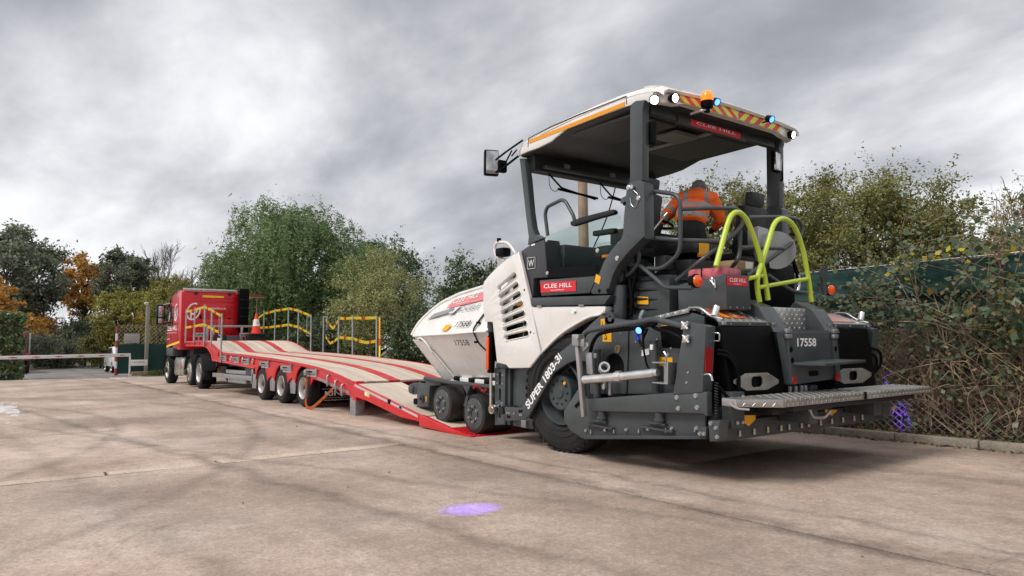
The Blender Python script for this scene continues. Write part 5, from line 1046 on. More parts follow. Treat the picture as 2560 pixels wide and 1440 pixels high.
# side raves with wheel arches
AX_ = (2.87, 1.46, .08)
def arch(cx_): return arc(cx_, .40, .47, 12, 168, 10)
low = [(11.25, 1.36), (8.7, 1.34), (8.2, 1.27), (7.75, 1.1), (7.55, .90), (6.37, .86), (3.40, .745)]
for i, c in enumerate(AX_): 
    a = arch(c); low += [(x, z) for x, z in a] if True else []
    if i < 2: low.append(((c + AX_[i + 1]) / 2, .60))
low += [(-.5, .60), (-1.0, .555), (-1.7, .44), (-2.42, .335), (-2.5, .335)]
topl = [(x, z - .02) for x, z in zip(DX, DZ)]
for s in (1, -1):
    rv = plate('side_rave', TRED, TL, topl + low[::-1], 'y', s * 1.215, s * 1.245, bev=.004)
    tube('lower_flange', TRED, rv, [(11.2, s * 1.24, 1.37), (8.7, s * 1.24, 1.345), (8.2, s * 1.24, 1.275), (7.75, s * 1.24, 1.1), (7.56, s * 1.24, .905), (6.37, s * 1.24, .865), (3.42, s * 1.24, .75)], .025, 6, 0)
    for x in (10.6, 9.9, 9.2, 8.6, 6.9, 5.9, 4.7, 3.5): span('rave_rib', TRED, rv, (x, s * 1.24, dz(x) - (.14 if x > 8 else .22)), (x + .03, s * 1.268, dz(x) - .05), .003)
    for c in AX_:
        bm = bmesh.new(); add_tube(bm, [(x, s * 1.235, z) for x, z in arc(c, .40, .47, 10, 170, 14)], .022, 6); bm_obj('arch_lip', bm, TRED, rv)
        plate('mudguard_panel', GALV, rv, [(c + .5, .60), (c + .92, .60), (c + .86, .25), (c + .56, .25)], 'y', s * 1.19, s * 1.21, bev=.003)
    for x, z in ((6.35, 1.0), (5.1, .965), (4.2, .93), (2.65, .87), (1.1, .80), (-.40, .745)):
        ob = span('outrigger', GALV, rv, (x - .27, s * 1.25, z - .05), (x + .30, s * 1.285, z + .045), .008); span('outrigger_slot', BLACK, ob, (x - .16, s * 1.284, z - .012), (x + .14, s * 1.289, z + .016), .001); cyl('outrigger_pivot', GALV, ob, (x - .32, s * 1.26, z - .07), (x - .32, s * 1.26, z + .07), .035, seg=12)
        sheet('reflective_strip', mat('white_reflective', (.6, .6, .6), .3, .3), rv, [(x + .25, z - .10), (x - .28, z - .10), (x - .28, z - .06), (x + .25, z - .06)], 'y', s * 1.247 if s > 0 else -1.25)
    for x in (6.1, 5.0, 4.1): lathe('load_ring', GALV, rv, [(-.012, .05), (.0, .062), (.012, .05), (0, .038), (-.012, .05)], (x - .55, s * 1.265, dz(x) - .14), (0, 1, 0), 16)
    for x in (5.6, 3.6, .75): lathe('side_marker', AMBER, rv, [(0, .02), (.01, .018), (.012, 0)], (x, s * 1.247, dz(x) - .22), (0, s, 0), 12)
    for (x, z) in ((-1.35, .62), (-1.75, .53), (-2.05, .47)):
        h = tube('tie_hook', GALV, rv, [(x, s * 1.25, z + .08), (x, s * 1.29, z + .06), (x - .02, s * 1.29, z - .08), (x + .03, s * 1.27, z - .12)], .022, 8, .03)
    sheet('reflective_strip', GALV, rv, [(-.75, .60), (-2.3, .38), (-2.3, .43), (-.75, .65)], 'y', s * 1.247 if s > 0 else -1.25)
    # side guard and lockers
    sg = span('side_guard', GALV, TL, (3.75, s * 1.17, .42), (7.75, s * 1.2, .54), .008); span('guard_rail_top', GALV, sg, (4.4, s * 1.15, .56), (6.3, s * 1.19, .66), .008)
    span('guard_locker', mat('dark_locker', (.05, .05, .05), .5), sg, (3.95, s * .85, .50), (4.5, s * 1.18, .76), .02); span('guard_locker', BLACK, sg, (6.4, s * .85, .56), (7.2, s * 1.15, .74), .02); span('guard_post', GALV, sg, (3.70, s * 1.1, .36), (3.85, s * 1.21, .72), .01)
    span('guard_box', GALV, sg, (4.5, s * 1.05, .32), (6.2, s * 1.16, .42), .01)
    # landing leg, jack leg
    jl = span('jack_leg', GALV, TL, (-2.46, s * 1.02, .02), (-2.22, s * 1.2, .34), .012); span('jack_foot', GALV, jl, (-2.52, s * .98, .0), (-2.16, s * 1.22, .022), .004)
    fl_ = span('mud_flap', BLACK, TL, (-.72, s * .42, .12), (-.70, s * 1.2, .62), .004)
    if s > 0:
        text('lettering', 'KING', TXTW, fl_, (-.722, 1.08, .26), (0, -1, 0), (0, 0, 1), .5, .10, bold=.02); text('lettering', 'www.kingtrailers.com', TXTW, fl_, (-.722, 1.1, .16), (0, -1, 0), (0, 0, 1), .55, .035)
        for a, b in (((1.14, .22), (.5, .225)), ((1.14, .40), (.5, .405))): span('flap_line', TXTW, fl_, (-.7235, a[0], a[1]), (-.7225, b[0], b[1]), 0)
    tl_ = span('tail_lamp_unit', mat('red_lens', (.4, .01, .01), .25), TL, (-.9, s * .7, .50), (-.86, s * 1.05, .60), .01); lathe('indicator', YEL, tl_, [(0, .03), (.02, .02), (.02, 0)], (-.9, s * .8, .53), (-1, 0, 0), 12)
def truck_wheel(root, x, z, yo, s, r, rw, rim, disc=-.16, rimm=None, nut=True, name='wheel'):
    c = (x, yo, z); ax = (0, s, 0)
    t = lathe(name, RUBBER, root, [(-rw, rim * .95), (-rw, r * .86), (-rw + .03, r * .97), (-rw + .06, r), (-.06, r), (-.03, r * .97), (0, r * .88), (.004, r * .8), (-.008, rim * 1.06), (-.03, rim)], c, ax, 44)
    bm = bmesh.new()
    for yy in (-.09, -.15, -.21): add_lathe(bm, [(yy - .006, r + .001), (yy, r - .012), (yy + .006, r + .001)], c, ax, 44)
    bm_obj('tread_groove', bm, BLACK, t)
    ri = lathe('rim', rimm or mat('silver_rim', (.56, .53, .50), .38, .5, var=.15), t, [(-.02, rim * 1.03), (.002, rim), (-.01, rim * .95), (-.05, rim * .9), (disc, rim * .82), (disc - .01, rim * .45), (disc + .05, rim * .4), (disc + .06, 0)], c, ax, 36)
    lathe('hub', mat('hub_black', (.03, .03, .03), .5), ri, [(disc, rim * .36), (disc + .12, rim * .33), (disc + .14, rim * .2), (disc + .14, 0)], c, ax, 18)
    if nut: bolts('wheel_nut', STEEL, ri, [(x + rim * .58 * math.cos(a), yo + s * disc, z + rim * .58 * math.sin(a)) for a in np.arange(.2, 6.4, .6283)], (0, s, 0), .016, .03)
for c in AX_:
    for s in (1, -1): truck_wheel(TL, c, .39, s * 1.25, s, .39, .27, .225, -.17)
    cyl('axle', DARK, TL, (c, -.9, .40), (c, .9, .40), .07, seg=12)
for s in (1, -1): plate('chassis_beam', TRED, TL, [(6.4, .55), (6.4, 1.0), (2, .9), (.3, .83), (-.9, .74), (-1.9, .60), (-2.4, .50), (-2.4, .34), (-1, .40), (.3, .5)], 'y', s * .45, s * .6, bev=.01)
span('crossmember', DARK, TL, (-2.5, -1.1, .30), (-2.35, 1.1, .5), .02); span('underbody', DARK, TL, (.9, -.8, .45), (7.5, .8, .8), .03)
span('neck_beam', TRED, TL, (8.3, -.6, 1.2), (11.1, .6, 1.42), .03)
# loading ramps
RX = [-2.56, -3.8, -4.93, -5.0, -5.83, -6.38]
RZ = [.585, .36, .165, .155, .050, .006]
def rzf(x): return float(np.interp(-x, [-a for a in RX], RZ))
for s in (1, -1):
    ys = (.36, 1.24) if s > 0 else (-1.24, -.36)
    rp = strip_mesh('loading_ramp', TRED, TL, -4.93, -2.58, ys[0], ys[1], -.03, .06, rzf, RX)
    for k in range(4):
        w_ = (ys[1] - ys[0] - .02) / 4; strip_mesh('ramp_plank', WOOD, rp, -4.90, -2.62, ys[0] + .01 + k * w_ + .002, ys[0] + .01 + (k + 1) * w_ - .002, .002, .03, rzf, RX)
    plate('ramp_side', TRED, rp, [(-2.54, .60), (-3.8, .40), (-4.93, .205), (-4.93, .10), (-4.32, .125), (-3.08, .31), (-2.54, .36)], 'y', s * 1.24, s * 1.275, bev=.005)
    sheet('reflective_strip', mat('white_reflective', (.6, .6, .6), .3, .3), rp, [(-2.60, .575), (-4.90, .19), (-4.90, .155), (-2.60, .535)], 'y', s * 1.277 if s > 0 else -1.28)
    if s > 0:
        st = sheet('ramp_sticker', TXTW, rp, [(-3.02, .40), (-3.2, .37), (-3.2, .47), (-3.02, .50)], 'y', 1.2765); sheet('sticker_yellow', YTAPE, st, [(-3.11, .39), (-3.19, .375), (-3.19, .46), (-3.11, .47)], 'y', 1.2805)
        for x in (-3.95, -4.35): bx_ = span('ramp_socket', GALV if x < -4 else BLACK, rp, (x - .05, 1.27, .24 + (x + 4.35) * .17), (x + .05, 1.285, .31 + (x + 4.35) * .17), .004); span('socket_hole', BLACK, bx_, (x - .03, 1.284, .255 + (x + 4.35) * .17), (x + .03, 1.288, .295 + (x + 4.35) * .17), 0)
    tp = strip_mesh('ramp_toe', TRED, TL, -6.38, -4.95, ys[0], ys[1], 0, .004, rzf, RX)
    plate('toe_side', TRED, tp, [(-4.94, .20), (-5.03, .20), (-5.83, .075), (-6.38, .012), (-6.30, .0), (-5.74, .008), (-5.0, .03), (-4.94, .04)], 'y', s * 1.225, s * 1.275, bev=.004)
    strip_mesh('toe_timber', WOOD, tp, -5.72, -4.97, ys[0] + .01, ys[1] - .03, .006, .006, rzf, RX)
    treads('tread_pattern', TRED, tp, (-5.76, ys[0] + .02, rzf(-5.76) + .004), (-1, 0, -.08), (0, 1, 0), 12, 17, .05, (.045, .014), .008)
    hk = span('ramp_hinge', TRED, TL, (-2.62, s * 1.26, .28), (-2.46, s * 1.1, .62), .01)
# stake posts
NP = [(11.1, 1.45, 2.59), (9.85, 1.45, 2.58), (8.5, 1.32, 2.59), (7.65, 1.30, 2.46), (6.5, .85, 2.24)]
FP = [(11.1, 1.5, 2.60), (9.85, 1.5, 2.60), (8.48, 1.48, 2.58), (7.55, 1.38, 2.475), (6.42, 1.1, 2.236), (5.43, 1.06, 2.16), (4.31, 1.03, 2.113), (3.34, 1.0, 2.086), (1.89, .93, 2.025)]
for lst, y in ((NP, 1.285), (FP, -1.285)):
    for x, z0, z1 in lst: cyl('stake_post', GALV, TL, (x, y, z0), (x + rr.uniform(-.03, .03), y, z1), .026, seg=10)
for y in (1.285, -1.285):
    tube('stake_loop', GALV, TL, [(6.5, y, 2.20), (6.78, y, 2.22), (6.78, y, 1.62), (6.5, y, 1.60)], .012, 8, .02)
tube('stake_loop', GALV, TL, [(5.43, -1.285, 2.14), (5.16, -1.285, 2.13), (5.16, -1.285, 1.75)], .012, 8, .02)
# front gantry
span('gantry_beam', GALV, TL, (11.28, -1.0, 2.0), (11.34, .80, 2.07), .006)
for y0, y1 in ((1.02, .54), (-.50, -1.02)):
    pnl = plate('gantry_panel', GALV, TL, [(y0, 1.50), (y1, 1.50), (y1, 1.80), (y0, 1.80)], 'x', 11.22, 11.26, holes=[[(y0 + (y1 - y0) * a, z) for a, z in ((u, 1.54), (u + .24, 1.54), (u + .24, 1.67), (u, 1.67))] for u in (.10, .40, .68)], bev=.003)
    text('lettering', 'KING', TXTK, pnl, (11.217, y0 - .04, 1.70), (0, -1, 0), (0, 0, 1), .38, .07, bold=.02)
for y in (.60, .40, -.55, -.98): span('gantry_post', GALV, TL, (11.28, y, 1.48), (11.33, y - .08, 2.0), .006)
for (y0, y1, z1, m_) in ((.36, .02, 1.74, DARK), (.0, -.45, 1.70, GREY), (.30, .14, 1.62, TXTW)): span('deck_equipment', m_, TL, (10.95 if m_ is TXTW else 11.0, y0, 1.5), (11.0 if m_ is TXTW else 11.26, y1, z1), .02)
# ------------------------------------------------------------------ lorry tractor (origin under its middle)
TR = thing('lorry_tractor_unit', (26.317, -6.46, 0), 'red three axle lorry cab unit coupled to the low loader', 'lorry')
def tx(x): return x - 12
prof = [(14.42, 1.25), (14.5, 1.45), (14.5, 2.0), (14.35, 2.3), (14.0, 2.98), (13.82, 3.14), (13.55, 3.24), (12.5, 3.32), (12.2, 3.31), (12.1, 3.24), (12.1, 1.30), (12.35, 1.22), (13.3, 1.30), (13.5, 1.42), (13.9, 1.42), (14.1, 1.30)]
cabo = plate('cab', RED, TR, [(tx(x), z) for x, z in prof], 'y', -1.0, 1.25, bev=.05)
wn = plate('side_window', mat('dark_lorry_glass', (.01, .015, .015), .06, spec=.6), cabo, [(tx(13.4), 2.05), (tx(14.28), 2.12), (tx(13.98), 2.80), (tx(13.4), 2.84)], 'y', 1.245, 1.256, bev=.003)
plate('sun_visor', BLACK, cabo, [(tx(13.9), 3.02), (tx(14.25), 2.80), (tx(14.3), 2.84), (tx(13.95), 3.10)], 'y', -.95, 1.27, bev=.01)
sheet('cab_seam', DARK, cabo, [(tx(12.55), 1.5), (tx(12.53), 1.5), (tx(12.53), 3.1), (tx(12.55), 3.1)], 'y', 1.2515, t=.002)
sheet('yellow_strip', YTAPE, cabo, [(tx(12.2), 1.47), (tx(13.3), 1.40), (tx(14.45), 1.33), (tx(14.45), 1.39), (tx(13.3), 1.47), (tx(12.2), 1.54)], 'y', 1.252)
text('lettering', 'CLEE HILL', TXTW, cabo, (tx(14.42), 1.2525, 1.93), (-1, 0, .0), (0, 0, 1), 1.75, .17, bold=.02)
text('lettering', 'Civil Engineering Contractors', TXTW, cabo, (tx(14.42), 1.2525, 1.82), (-1, 0, 0), (0, 0, 1), 1.7, .06)
text('lettering', 'cleehill.co.uk', TXTW, cabo, (tx(14.4), 1.2525, 1.60), (-1, 0, 0), (0, 0, 1), .55, .06)
def ch_logo(parent, o, xd, w_, h):
    o = Vector(o); xd = Vector(xd).normalized(); yd = Vector((0, 0, 1)); nz_ = xd.cross(yd).normalized() * .004
    bm = bmesh.new(); ring = []
    pts = [(math.cos(a) * .5, math.sin(a) * .5) for a in np.linspace(R(70), R(388), 30)]
    for wd in (1.0, .82): ring.append([bm.verts.new(o + nz_ + xd * ((.5 + px_ * wd * .92 + .22 * py_ * wd) * w_) + yd * ((.5 + py_ * wd) * h)) for px_, py_ in pts])
    for i in range(len(pts) - 1): bm.faces.new((ring[0][i], ring[0][i + 1], ring[1][i + 1], ring[1][i]))
    lg = bm_obj('company_logo', bm, TXTW, parent, 0)
    text('logo_letter', 'H', TXTW, lg, o + nz_ + xd * w_ * .30 + yd * h * .12, xd, yd, w_ * .34, h * .48, bold=.04); text('logo_letter', 'P', TXTW, lg, o + nz_ + xd * w_ * .56 + yd * h * .28, xd, yd, w_ * .2, h * .36, bold=.03)
ch_logo(cabo, (tx(13.2), 1.2525, 2.25), (-1, 0, 0), .62, .62)
XR = tx(12.1)
ch_logo(cabo, (XR - .002, 1.10, 2.26), (0, -1, 0), .50, .62)
plate('rear_panel', RED, cabo, [(.58, 2.36), (-.42, 2.36), (-.42, 2.86), (.58, 2.86)], 'x', XR - .02, XR + .01, bev=.012)
plate('rear_panel', RED, cabo, [(.56, 1.72), (-.45, 1.72), (-.45, 2.30), (.56, 2.30)], 'x', XR - .02, XR + .01, bev=.012)
for z in (3.05, 2.92): span('rear_rib', RED, cabo, (XR - .012, .85, z), (XR + .01, -.6, z + .03), .008)
text('lettering', 'www.cleehill.co.uk', TXTW, cabo, (XR - .023, .48, 2.66), (0, -1, 0), (0, 0, 1), .72, .075, bold=.012)
sheet('yellow_strip', YTAPE, cabo, [(.56, 3.07), (-.16, 3.06), (-.16, 3.14), (.56, 3.15)], 'x', XR - .006)
for yy in (.78, -.36): span('work_lamp', DARK, cabo, (XR - .05, yy - .05, 3.17), (XR, yy + .05, 3.27), .01)
for yy in (.60, -.36): span('air_vent', BLACK, cabo, (XR - .008, yy - .045, 2.32), (XR, yy + .045, 2.46), .006)
span('roof_lip', mat('pale_lip', (.6, .6, .6), .4), cabo, (XR - .03, 1.18, 3.325), (XR + .10, -.62, 3.38), .012)
stk = prism('intake_stack', BLACK, TR, [(tx(11.85), -.63, 1.85), (tx(11.85), -.97, 1.85), (tx(12.08), -.97, 1.85), (tx(12.08), -.63, 1.85)], [(tx(11.80), -.62, 3.42), (tx(11.80), -.98, 3.42), (tx(12.08), -.98, 3.42), (tx(12.08), -.62, 3.42)], .04)
for z in (2.1, 2.4, 2.7, 3.0): span('stack_rib', DARK, stk, (tx(11.79), -.66, z), (tx(11.84), -.94, z + .02), .004)
ml = span('door_mirror', BLACK, TR, (tx(14.35), 1.34, 2.18), (tx(14.62), 1.62, 2.92), .05); span('mirror_face', MIRROR, ml, (tx(14.342), 1.38, 2.45), (tx(14.352), 1.58, 2.86), .01); span('mirror_face', MIRROR, ml, (tx(14.342), 1.38, 2.22), (tx(14.352), 1.58, 2.40), .01)
for z in (2.9, 2.2): tube('mirror_arm', GALV if z > 2.5 else BLACK, ml, [(tx(14.0), 1.24, z + .06), (tx(14.4), 1.40, z)], .03, 8, 0)
span('lamp_reflector', ORANGE, ml, (tx(14.34), 1.3, 2.2), (tx(14.36), 1.38, 2.3), .006)
# fenders, wheels, tank, chassis
def fender(c, r0, a0, a1, yo, w_, m_):
    bm = bmesh.new(); o_, i_ = [], []
    for x, z in arc(tx(c), .5, r0, a0, a1, 14): o_.append([bm.verts.new((x, yy, z)) for yy in (yo, yo - w_)])
    for a, b in zip(o_, o_[1:]): bm.faces.new((a[0], a[1], b[1], b[0]))
    bmesh.ops.solidify(bm, geom=list(bm.faces), thickness=.05); return bm_obj('mudguard', bm, m_, TR, 40)
FEND = mat('fender_plastic', (.06, .065, .07), .5)
for s in (1, -1):
    yo = 1.27 if s > 0 else -1.02 + -.25
    if s > 0:
        fender(14.35, .60, -15, 175, 1.27, .42, FEND); fender(10.8, .58, 5, 172, 1.25, .4, FEND); fender(9.35, .58, 5, 172, 1.25, .4, FEND)
    truck_wheel(TR, tx(14.35), .50, s * 1.22, s, .5, .32, .30, -.05, mat('steer_rim', (.5, .48, .42), .4, .3)); truck_wheel(TR, tx(10.8), .50, s * 1.2, s, .46, .30, .29, .02, mat('steer_rim', (.5, .48, .42), .4, .3)); truck_wheel(TR, tx(9.35), .50, s * 1.23, s, .5, .34, .30, -.20)
span('front_wing', FEND, TR, (tx(13.25), .9, 1.0), (tx(14.45), 1.26, 1.32), .08)
tk = span('fuel_tank', mat('polished_tank', (.6, .57, .53), .25, .9, var=.1), TR, (tx(11.75), .65, .34), (tx(13.2), 1.22, .96), .12)
for x in (12.1, 12.8): span('tank_strap', GALV, tk, (tx(x), .64, .335), (tx(x) + .05, 1.226, .965), .01)
span('tank_marker', ORANGE, tk, (tx(11.95), 1.22, .6), (tx(12.0), 1.235, .75), .004)
span('chassis_frame', DARK, TR, (tx(8.5), -.45, .72), (tx(14.2), .45, 1.1), .03); span('engine_block', DARK, TR, (tx(12.2), -.8, .5), (tx(14.3), .8, 1.4), .05); span('fifth_wheel', DARK, TR, (tx(9.3), -.45, 1.1), (tx(10.4), .45, 1.28), .03)
tlm = span('rear_lamp', mat('red_lens_lorry', (.5, .01, .01), .25), TR, (tx(8.98), 1.12, .68), (tx(9.02), .70, .80), .008); span('reverse_lamp', TXTW, tlm, (tx(8.97), .86, .69), (tx(8.985), .78, .79), .004)
pl_ = span('number_plate', mat('plate_yellow', (.75, .48, .02), .4), TR, (tx(8.98), 1.10, .52), (tx(9.0), .72, .64), .004); text('lettering', 'FP73', TXTK, pl_, (tx(8.977), 1.06, .545), (0, -1, 0), (0, 0, 1), .30, .07, bold=.02)
span('rear_flap', BLACK, TR, (tx(8.9), 1.22, .15), (tx(8.93), .8, .68), .004)
# ------------------------------------------------------------------ loose things on the trailer
def tp(x, y, z): return (14.317 + x, -6.46 + y, z)
st_ = thing('rubber_mat_stack', tp(11.0, -1.0, 1.50), 'stack of black rubber mats under the traffic cone on the trailer neck', 'mats')
for k in range(4): box('rubber_mat', RUBBER, st_, (rr.uniform(-.02, .02), rr.uniform(-.02, .02), .035 + k * .068), (.42, .56, .06), .015)
cn_ = thing('traffic_cone', tp(11.0, -1.0, 1.776), 'orange traffic cone with white sleeve standing on the rubber mats', 'cone')
lathe('cone_body', mat('cone_orange', (.75, .05, .03), .5), cn_, [(.0, .20), (.02, .20), (.03, .165), (.71, .035), (.71, 0)], (0, 0, 0), (0, 0, 1), 28); lathe('cone_sleeve', mat('cone_white', (.75, .74, .72), .4), cn_, [(.26, .1235), (.26, .1265), (.51, .080), (.51, .0765)], (0, 0, 0), (0, 0, 1), 28)
text('sleeve_mark', 'CH', SIGNRED, cn_, (-.115, .03, .33), (0, -1, 0), (.16, 0, 1), .06, .07, bold=.02)
br_ = thing('broom', tp(11.0, -1.0, 2.45), 'upturned wooden broom stuck into the traffic cone', 'broom')
cyl('handle', mat('broom_wood', (.24, .13, .075), .6, var=.2), br_, (0, 0, -.3), (0, 0, .58), .016, seg=8); span('broom_head', mat('broom_wood', (.24, .13, .075), .6), br_, (-.05, -.24, .58), (.05, .24, .62), .008)
bm = bmesh.new()
for i in range(150): bx0, by0 = rr.uniform(-.04, .04), rr.uniform(-.23, .23); add_tube(bm, [(bx0, by0, .62), (bx0 + rr.uniform(-.02, .02), by0 + rr.uniform(-.02, .02), .70)], .005, 3, False)
bm_obj('bristles', bm, mat('bristle_brown', (.19, .075, .04), .8), br_, 0, kind='stuff')
def ribbon(name, pts, h, m_, parent, th=.003):
    bm = bmesh.new(); rows = []
    for p in pts: p = Vector(p); rows.append([bm.verts.new(p + Vector((0, 0, h / 2))), bm.verts.new(p - Vector((0, 0, h / 2)))])
    for a, b in zip(rows, rows[1:]): bm.faces.new((a[0], a[1], b[1], b[0]))
    bmesh.ops.solidify(bm, geom=list(bm.faces), thickness=th); return bm_obj(name, bm, m_, parent, 0)
TREDT = mat('tape_red', (.68, .05, .02), .45)
def tape(label, runs, redf=()):
    o = thing('warning_tape', tp(*runs[0][0]), label, 'tape'); base = Vector(runs[0][0])
    for run in runs:
        for a, b in zip(run, run[1:]):
            a, b = Vector(a), Vector(b); n_ = 6
            pts = [a.lerp(b, i / n_) - Vector((0, 0, .012 * math.sin(math.pi * i / n_))) + Vector((0, .01 * math.sin(i * 2.1), 0)) - base for i in range(n_ + 1)]
            ribbon('tape_length', pts, .075, YTAPE, o); ribbon('tape_print', [p + Vector((0, .006, 0)) for p in pts[2:4]], .077, TREDT, o); ribbon('tape_print', [p - Vector((0, .006, 0)) for p in pts[2:4]], .077, TREDT, o)
    return o
tape('yellow and red warning tape on the posts beside the lorry cab', [[(11.1, 1.30, 2.50), (8.5, 1.30, 2.53), (7.65, 1.30, 2.40), (6.55, 1.30, 2.18)], [(11.1, 1.30, 1.97), (8.5, 1.30, 2.0), (7.65, 1.30, 1.86), (6.75, 1.30, 1.72)]])
tape('yellow and red warning tape on the posts behind the traffic cone', [[(11.6, -1.05, 2.22), (11.1, -1.30, 2.50), (9.85, -1.30, 2.54), (8.48, -1.30, 2.55), (7.55, -1.30, 2.43), (6.75, -1.30, 2.27), (6.42, -1.30, 2.20)], [(11.6, -1.05, 2.0), (11.1, -1.30, 2.0), (9.85, -1.30, 2.0), (8.48, -1.30, 2.02), (7.55, -1.30, 1.91), (6.75, -1.30, 1.73), (6.42, -1.30, 1.66)]])
t3 = tape('sagging yellow warning tape on the rear stake posts near the paver hopper', [[(5.30, -1.30, 2.06), (4.75, -1.30, 1.78), (4.31, -1.30, 2.06)], [(4.31, -1.30, 2.06), (3.34, -1.30, 2.03), (1.89, -1.30, 1.98)], [(5.3, -1.30, 1.58), (4.95, -1.30, 1.36), (4.31, -1.30, 1.52)], [(4.31, -1.30, 1.53), (3.34, -1.30, 1.48), (2.6, -1.30, 1.36), (1.89, -1.30, 1.40)]])
b0 = Vector((5.30, -1.30, 2.06))
for k in range(16):
    for j in range(2): box('tape_check', TREDT if (k + j) % 2 else YTAPE, t3, Vector((1.80 - .045 * j, -1.31, 1.97 - k * .034)) - b0, (.045, .004, .034), 0)
box('tape_tail', TREDT, t3, Vector((1.78, -1.31, 1.36)) - b0, (.085, .004, .14), 0); box('tape_tail', YTAPE, t3, Vector((1.77, -1.31, 1.06)) - b0, (.09, .004, .44), 0)
sp_ = thing('ratchet_strap', tp(-.33, 1.31, .72), 'orange ratchet strap hanging loose from the trailer side by the last wheel', 'strap')
STRAP = mat('orange_webbing', (.62, .14, .02), .7, var=.12, vscale=30, bump=.2, bscale=120)
def webbing(name, pts, wdt, parent):
    bm = bmesh.new(); pts = rounded(pts, .12, 6); rows = []
    for p in pts: rows.append([bm.verts.new(p + Vector((wdt / 2, .0, 0)) * 1), bm.verts.new(p - Vector((wdt / 2, 0, 0)))])
    return rows, bm
bm = bmesh.new(); pts = rounded([(0, 0, 0), (-.02, .02, -.45), (-.05, .03, -.66), (-.22, .03, -.70), (-.45, .03, -.66), (-.85, .02, -.50), (-1.36, 0, -.27)], .18, 6); rows = []
for i, p in enumerate(pts):
    t_ = (pts[min(i + 1, len(pts) - 1)] - pts[max(0, i - 1)]).normalized(); n_ = t_.cross(Vector((0, 1, 0))).normalized() * .035
    rows.append([bm.verts.new(p + n_ + Vector((0, .012, 0))), bm.verts.new(p - n_)])
for a, b in zip(rows, rows[1:]): bm.faces.new((a[0], a[1], b[1], b[0]))
bmesh.ops.solidify(bm, geom=list(bm.faces), thickness=.006); bm_obj('webbing', bm, STRAP, sp_, 60)
box('ratchet', GALV, sp_, (-.03, .03, -.40), (.09, .06, .14), .01); box('ratchet', GALV, sp_, (0, .03, .0), (.10, .05, .10), .01); tube('strap_hook', GALV, sp_, [(-1.36, 0, -.27), (-1.42, .0, -.22), (-1.44, -.03, -.15), (-1.38, -.03, -.12)], .014, 8, .03); box('strap_label', mat('teal_label', (.03, .25, .25), .5), sp_, (-1.15, .02, -.36), (.07, .012, .05), .002)
# ------------------------------------------------------------------ the operator on the paver
def skin_mesh(name, verts, edges, radii, sub=2, root=0):
    me = bpy.data.meshes.new('sk'); me.from_pydata(verts, edges, []); o = bpy.data.objects.new('sk', me); COL.objects.link(o)
    md = o.modifiers.new('skin', 'SKIN'); md.use_smooth_shade = True
    for i, r_ in enumerate(radii):
        sv = me.skin_vertices[0].data[i]; sv.radius = r_ if isinstance(r_, tuple) else (r_, r_); sv.use_root = i == root
    s2 = o.modifiers.new('sub', 'SUBSURF'); s2.levels = sub; s2.render_levels = sub
    dg = bpy.context.evaluated_depsgraph_get(); m2 = bpy.data.meshes.new_from_object(o.evaluated_get(dg)); bpy.data.objects.remove(o); m2.name = name
    m2.materials.clear(); finish(m2, 180); return m2
PX, PY = -.80, .12
MWp = Matrix.Translation(PV.location) @ Matrix.Rotation(R(-2), 4, 'Y')
PE = thing('person', MWp @ Vector((PX, PY, 1.50)), 'person in orange high visibility jacket leaning over the paver controls', 'person', rot=(0, 0, math.atan2(-.623, -.783)))
z0 = 1.50
bv = [(-.06, -.06, 2.44), (-.04, -.02, 2.60), (0, .06, 2.80), (.02, .13, 2.93), (.035, .19, 3.00), (.045, .235, 3.055), (.05, .28, 3.07),
      (-.16, -.05, 2.38), (-.17, .0, 1.98), (-.17, -.05, 1.60), (-.17, .10, 1.545), (.05, -.05, 2.38), (.08, .02, 1.98), (.08, -.03, 1.60), (.08, .12, 1.545),
      (-.17, .09, 2.90), (-.31, .20, 2.75), (-.43, .36, 2.65), (-.47, .42, 2.62), (.19, .09, 2.88), (.27, .22, 2.66), (.18, .40, 2.57), (.16, .46, 2.56)]
be = [(0, 1), (1, 2), (2, 3), (3, 4), (4, 5), (5, 6), (0, 7), (7, 8), (8, 9), (9, 10), (0, 11), (11, 12), (12, 13), (13, 14), (3, 15), (15, 16), (16, 17), (17, 18), (3, 19), (19, 20), (20, 21), (21, 22)]
br2 = [.15, .14, .15, .10, .062, .088, .082, .095, .07, .05, .045, .095, .07, .05, .045, .065, .048, .034, .04, .065, .048, .034, .04]
bme = skin_mesh('body', [(x, y, z - z0) for x, y, z in bv], be, br2)
SKIN = mat('skin', (.48, .28, .20), .5); TROU = mat('black_trousers', (.012, .012, .014), .85, var=.2); GLOVE = mat('black_gloves', (.015, .015, .015), .7)
for m_ in (TROU, SKIN, GLOVE): bme.materials.append(m_)
for f in bme.polygons:
    c = f.center
    if c.z + z0 > 2.985: f.material_index = 1
    elif c.z + z0 > 2.5 and (c.x < -.40 or (c.y > .40)): f.material_index = 2
body = obj('body', bme, None, PE)
# fingers of the left glove closed on the lever
for k in range(4):
    fx = -.445 - .018 * k; bm = bmesh.new(); add_tube(bm, [(fx, .44, 2.63 - z0), (fx - .01, .485, 2.61 - z0), (fx - .005, .49, 2.575 - z0), (fx, .455, 2.56 - z0)], [.011, .010, .010, .008], 8); bm_obj('finger', bm, GLOVE, body)
bm = bmesh.new(); add_tube(bm, [(-.43, .40, 2.62 - z0), (-.42, .44, 2.58 - z0), (-.44, .47, 2.57 - z0)], [.013, .012, .009], 8); bm_obj('thumb', bm, GLOVE, body)
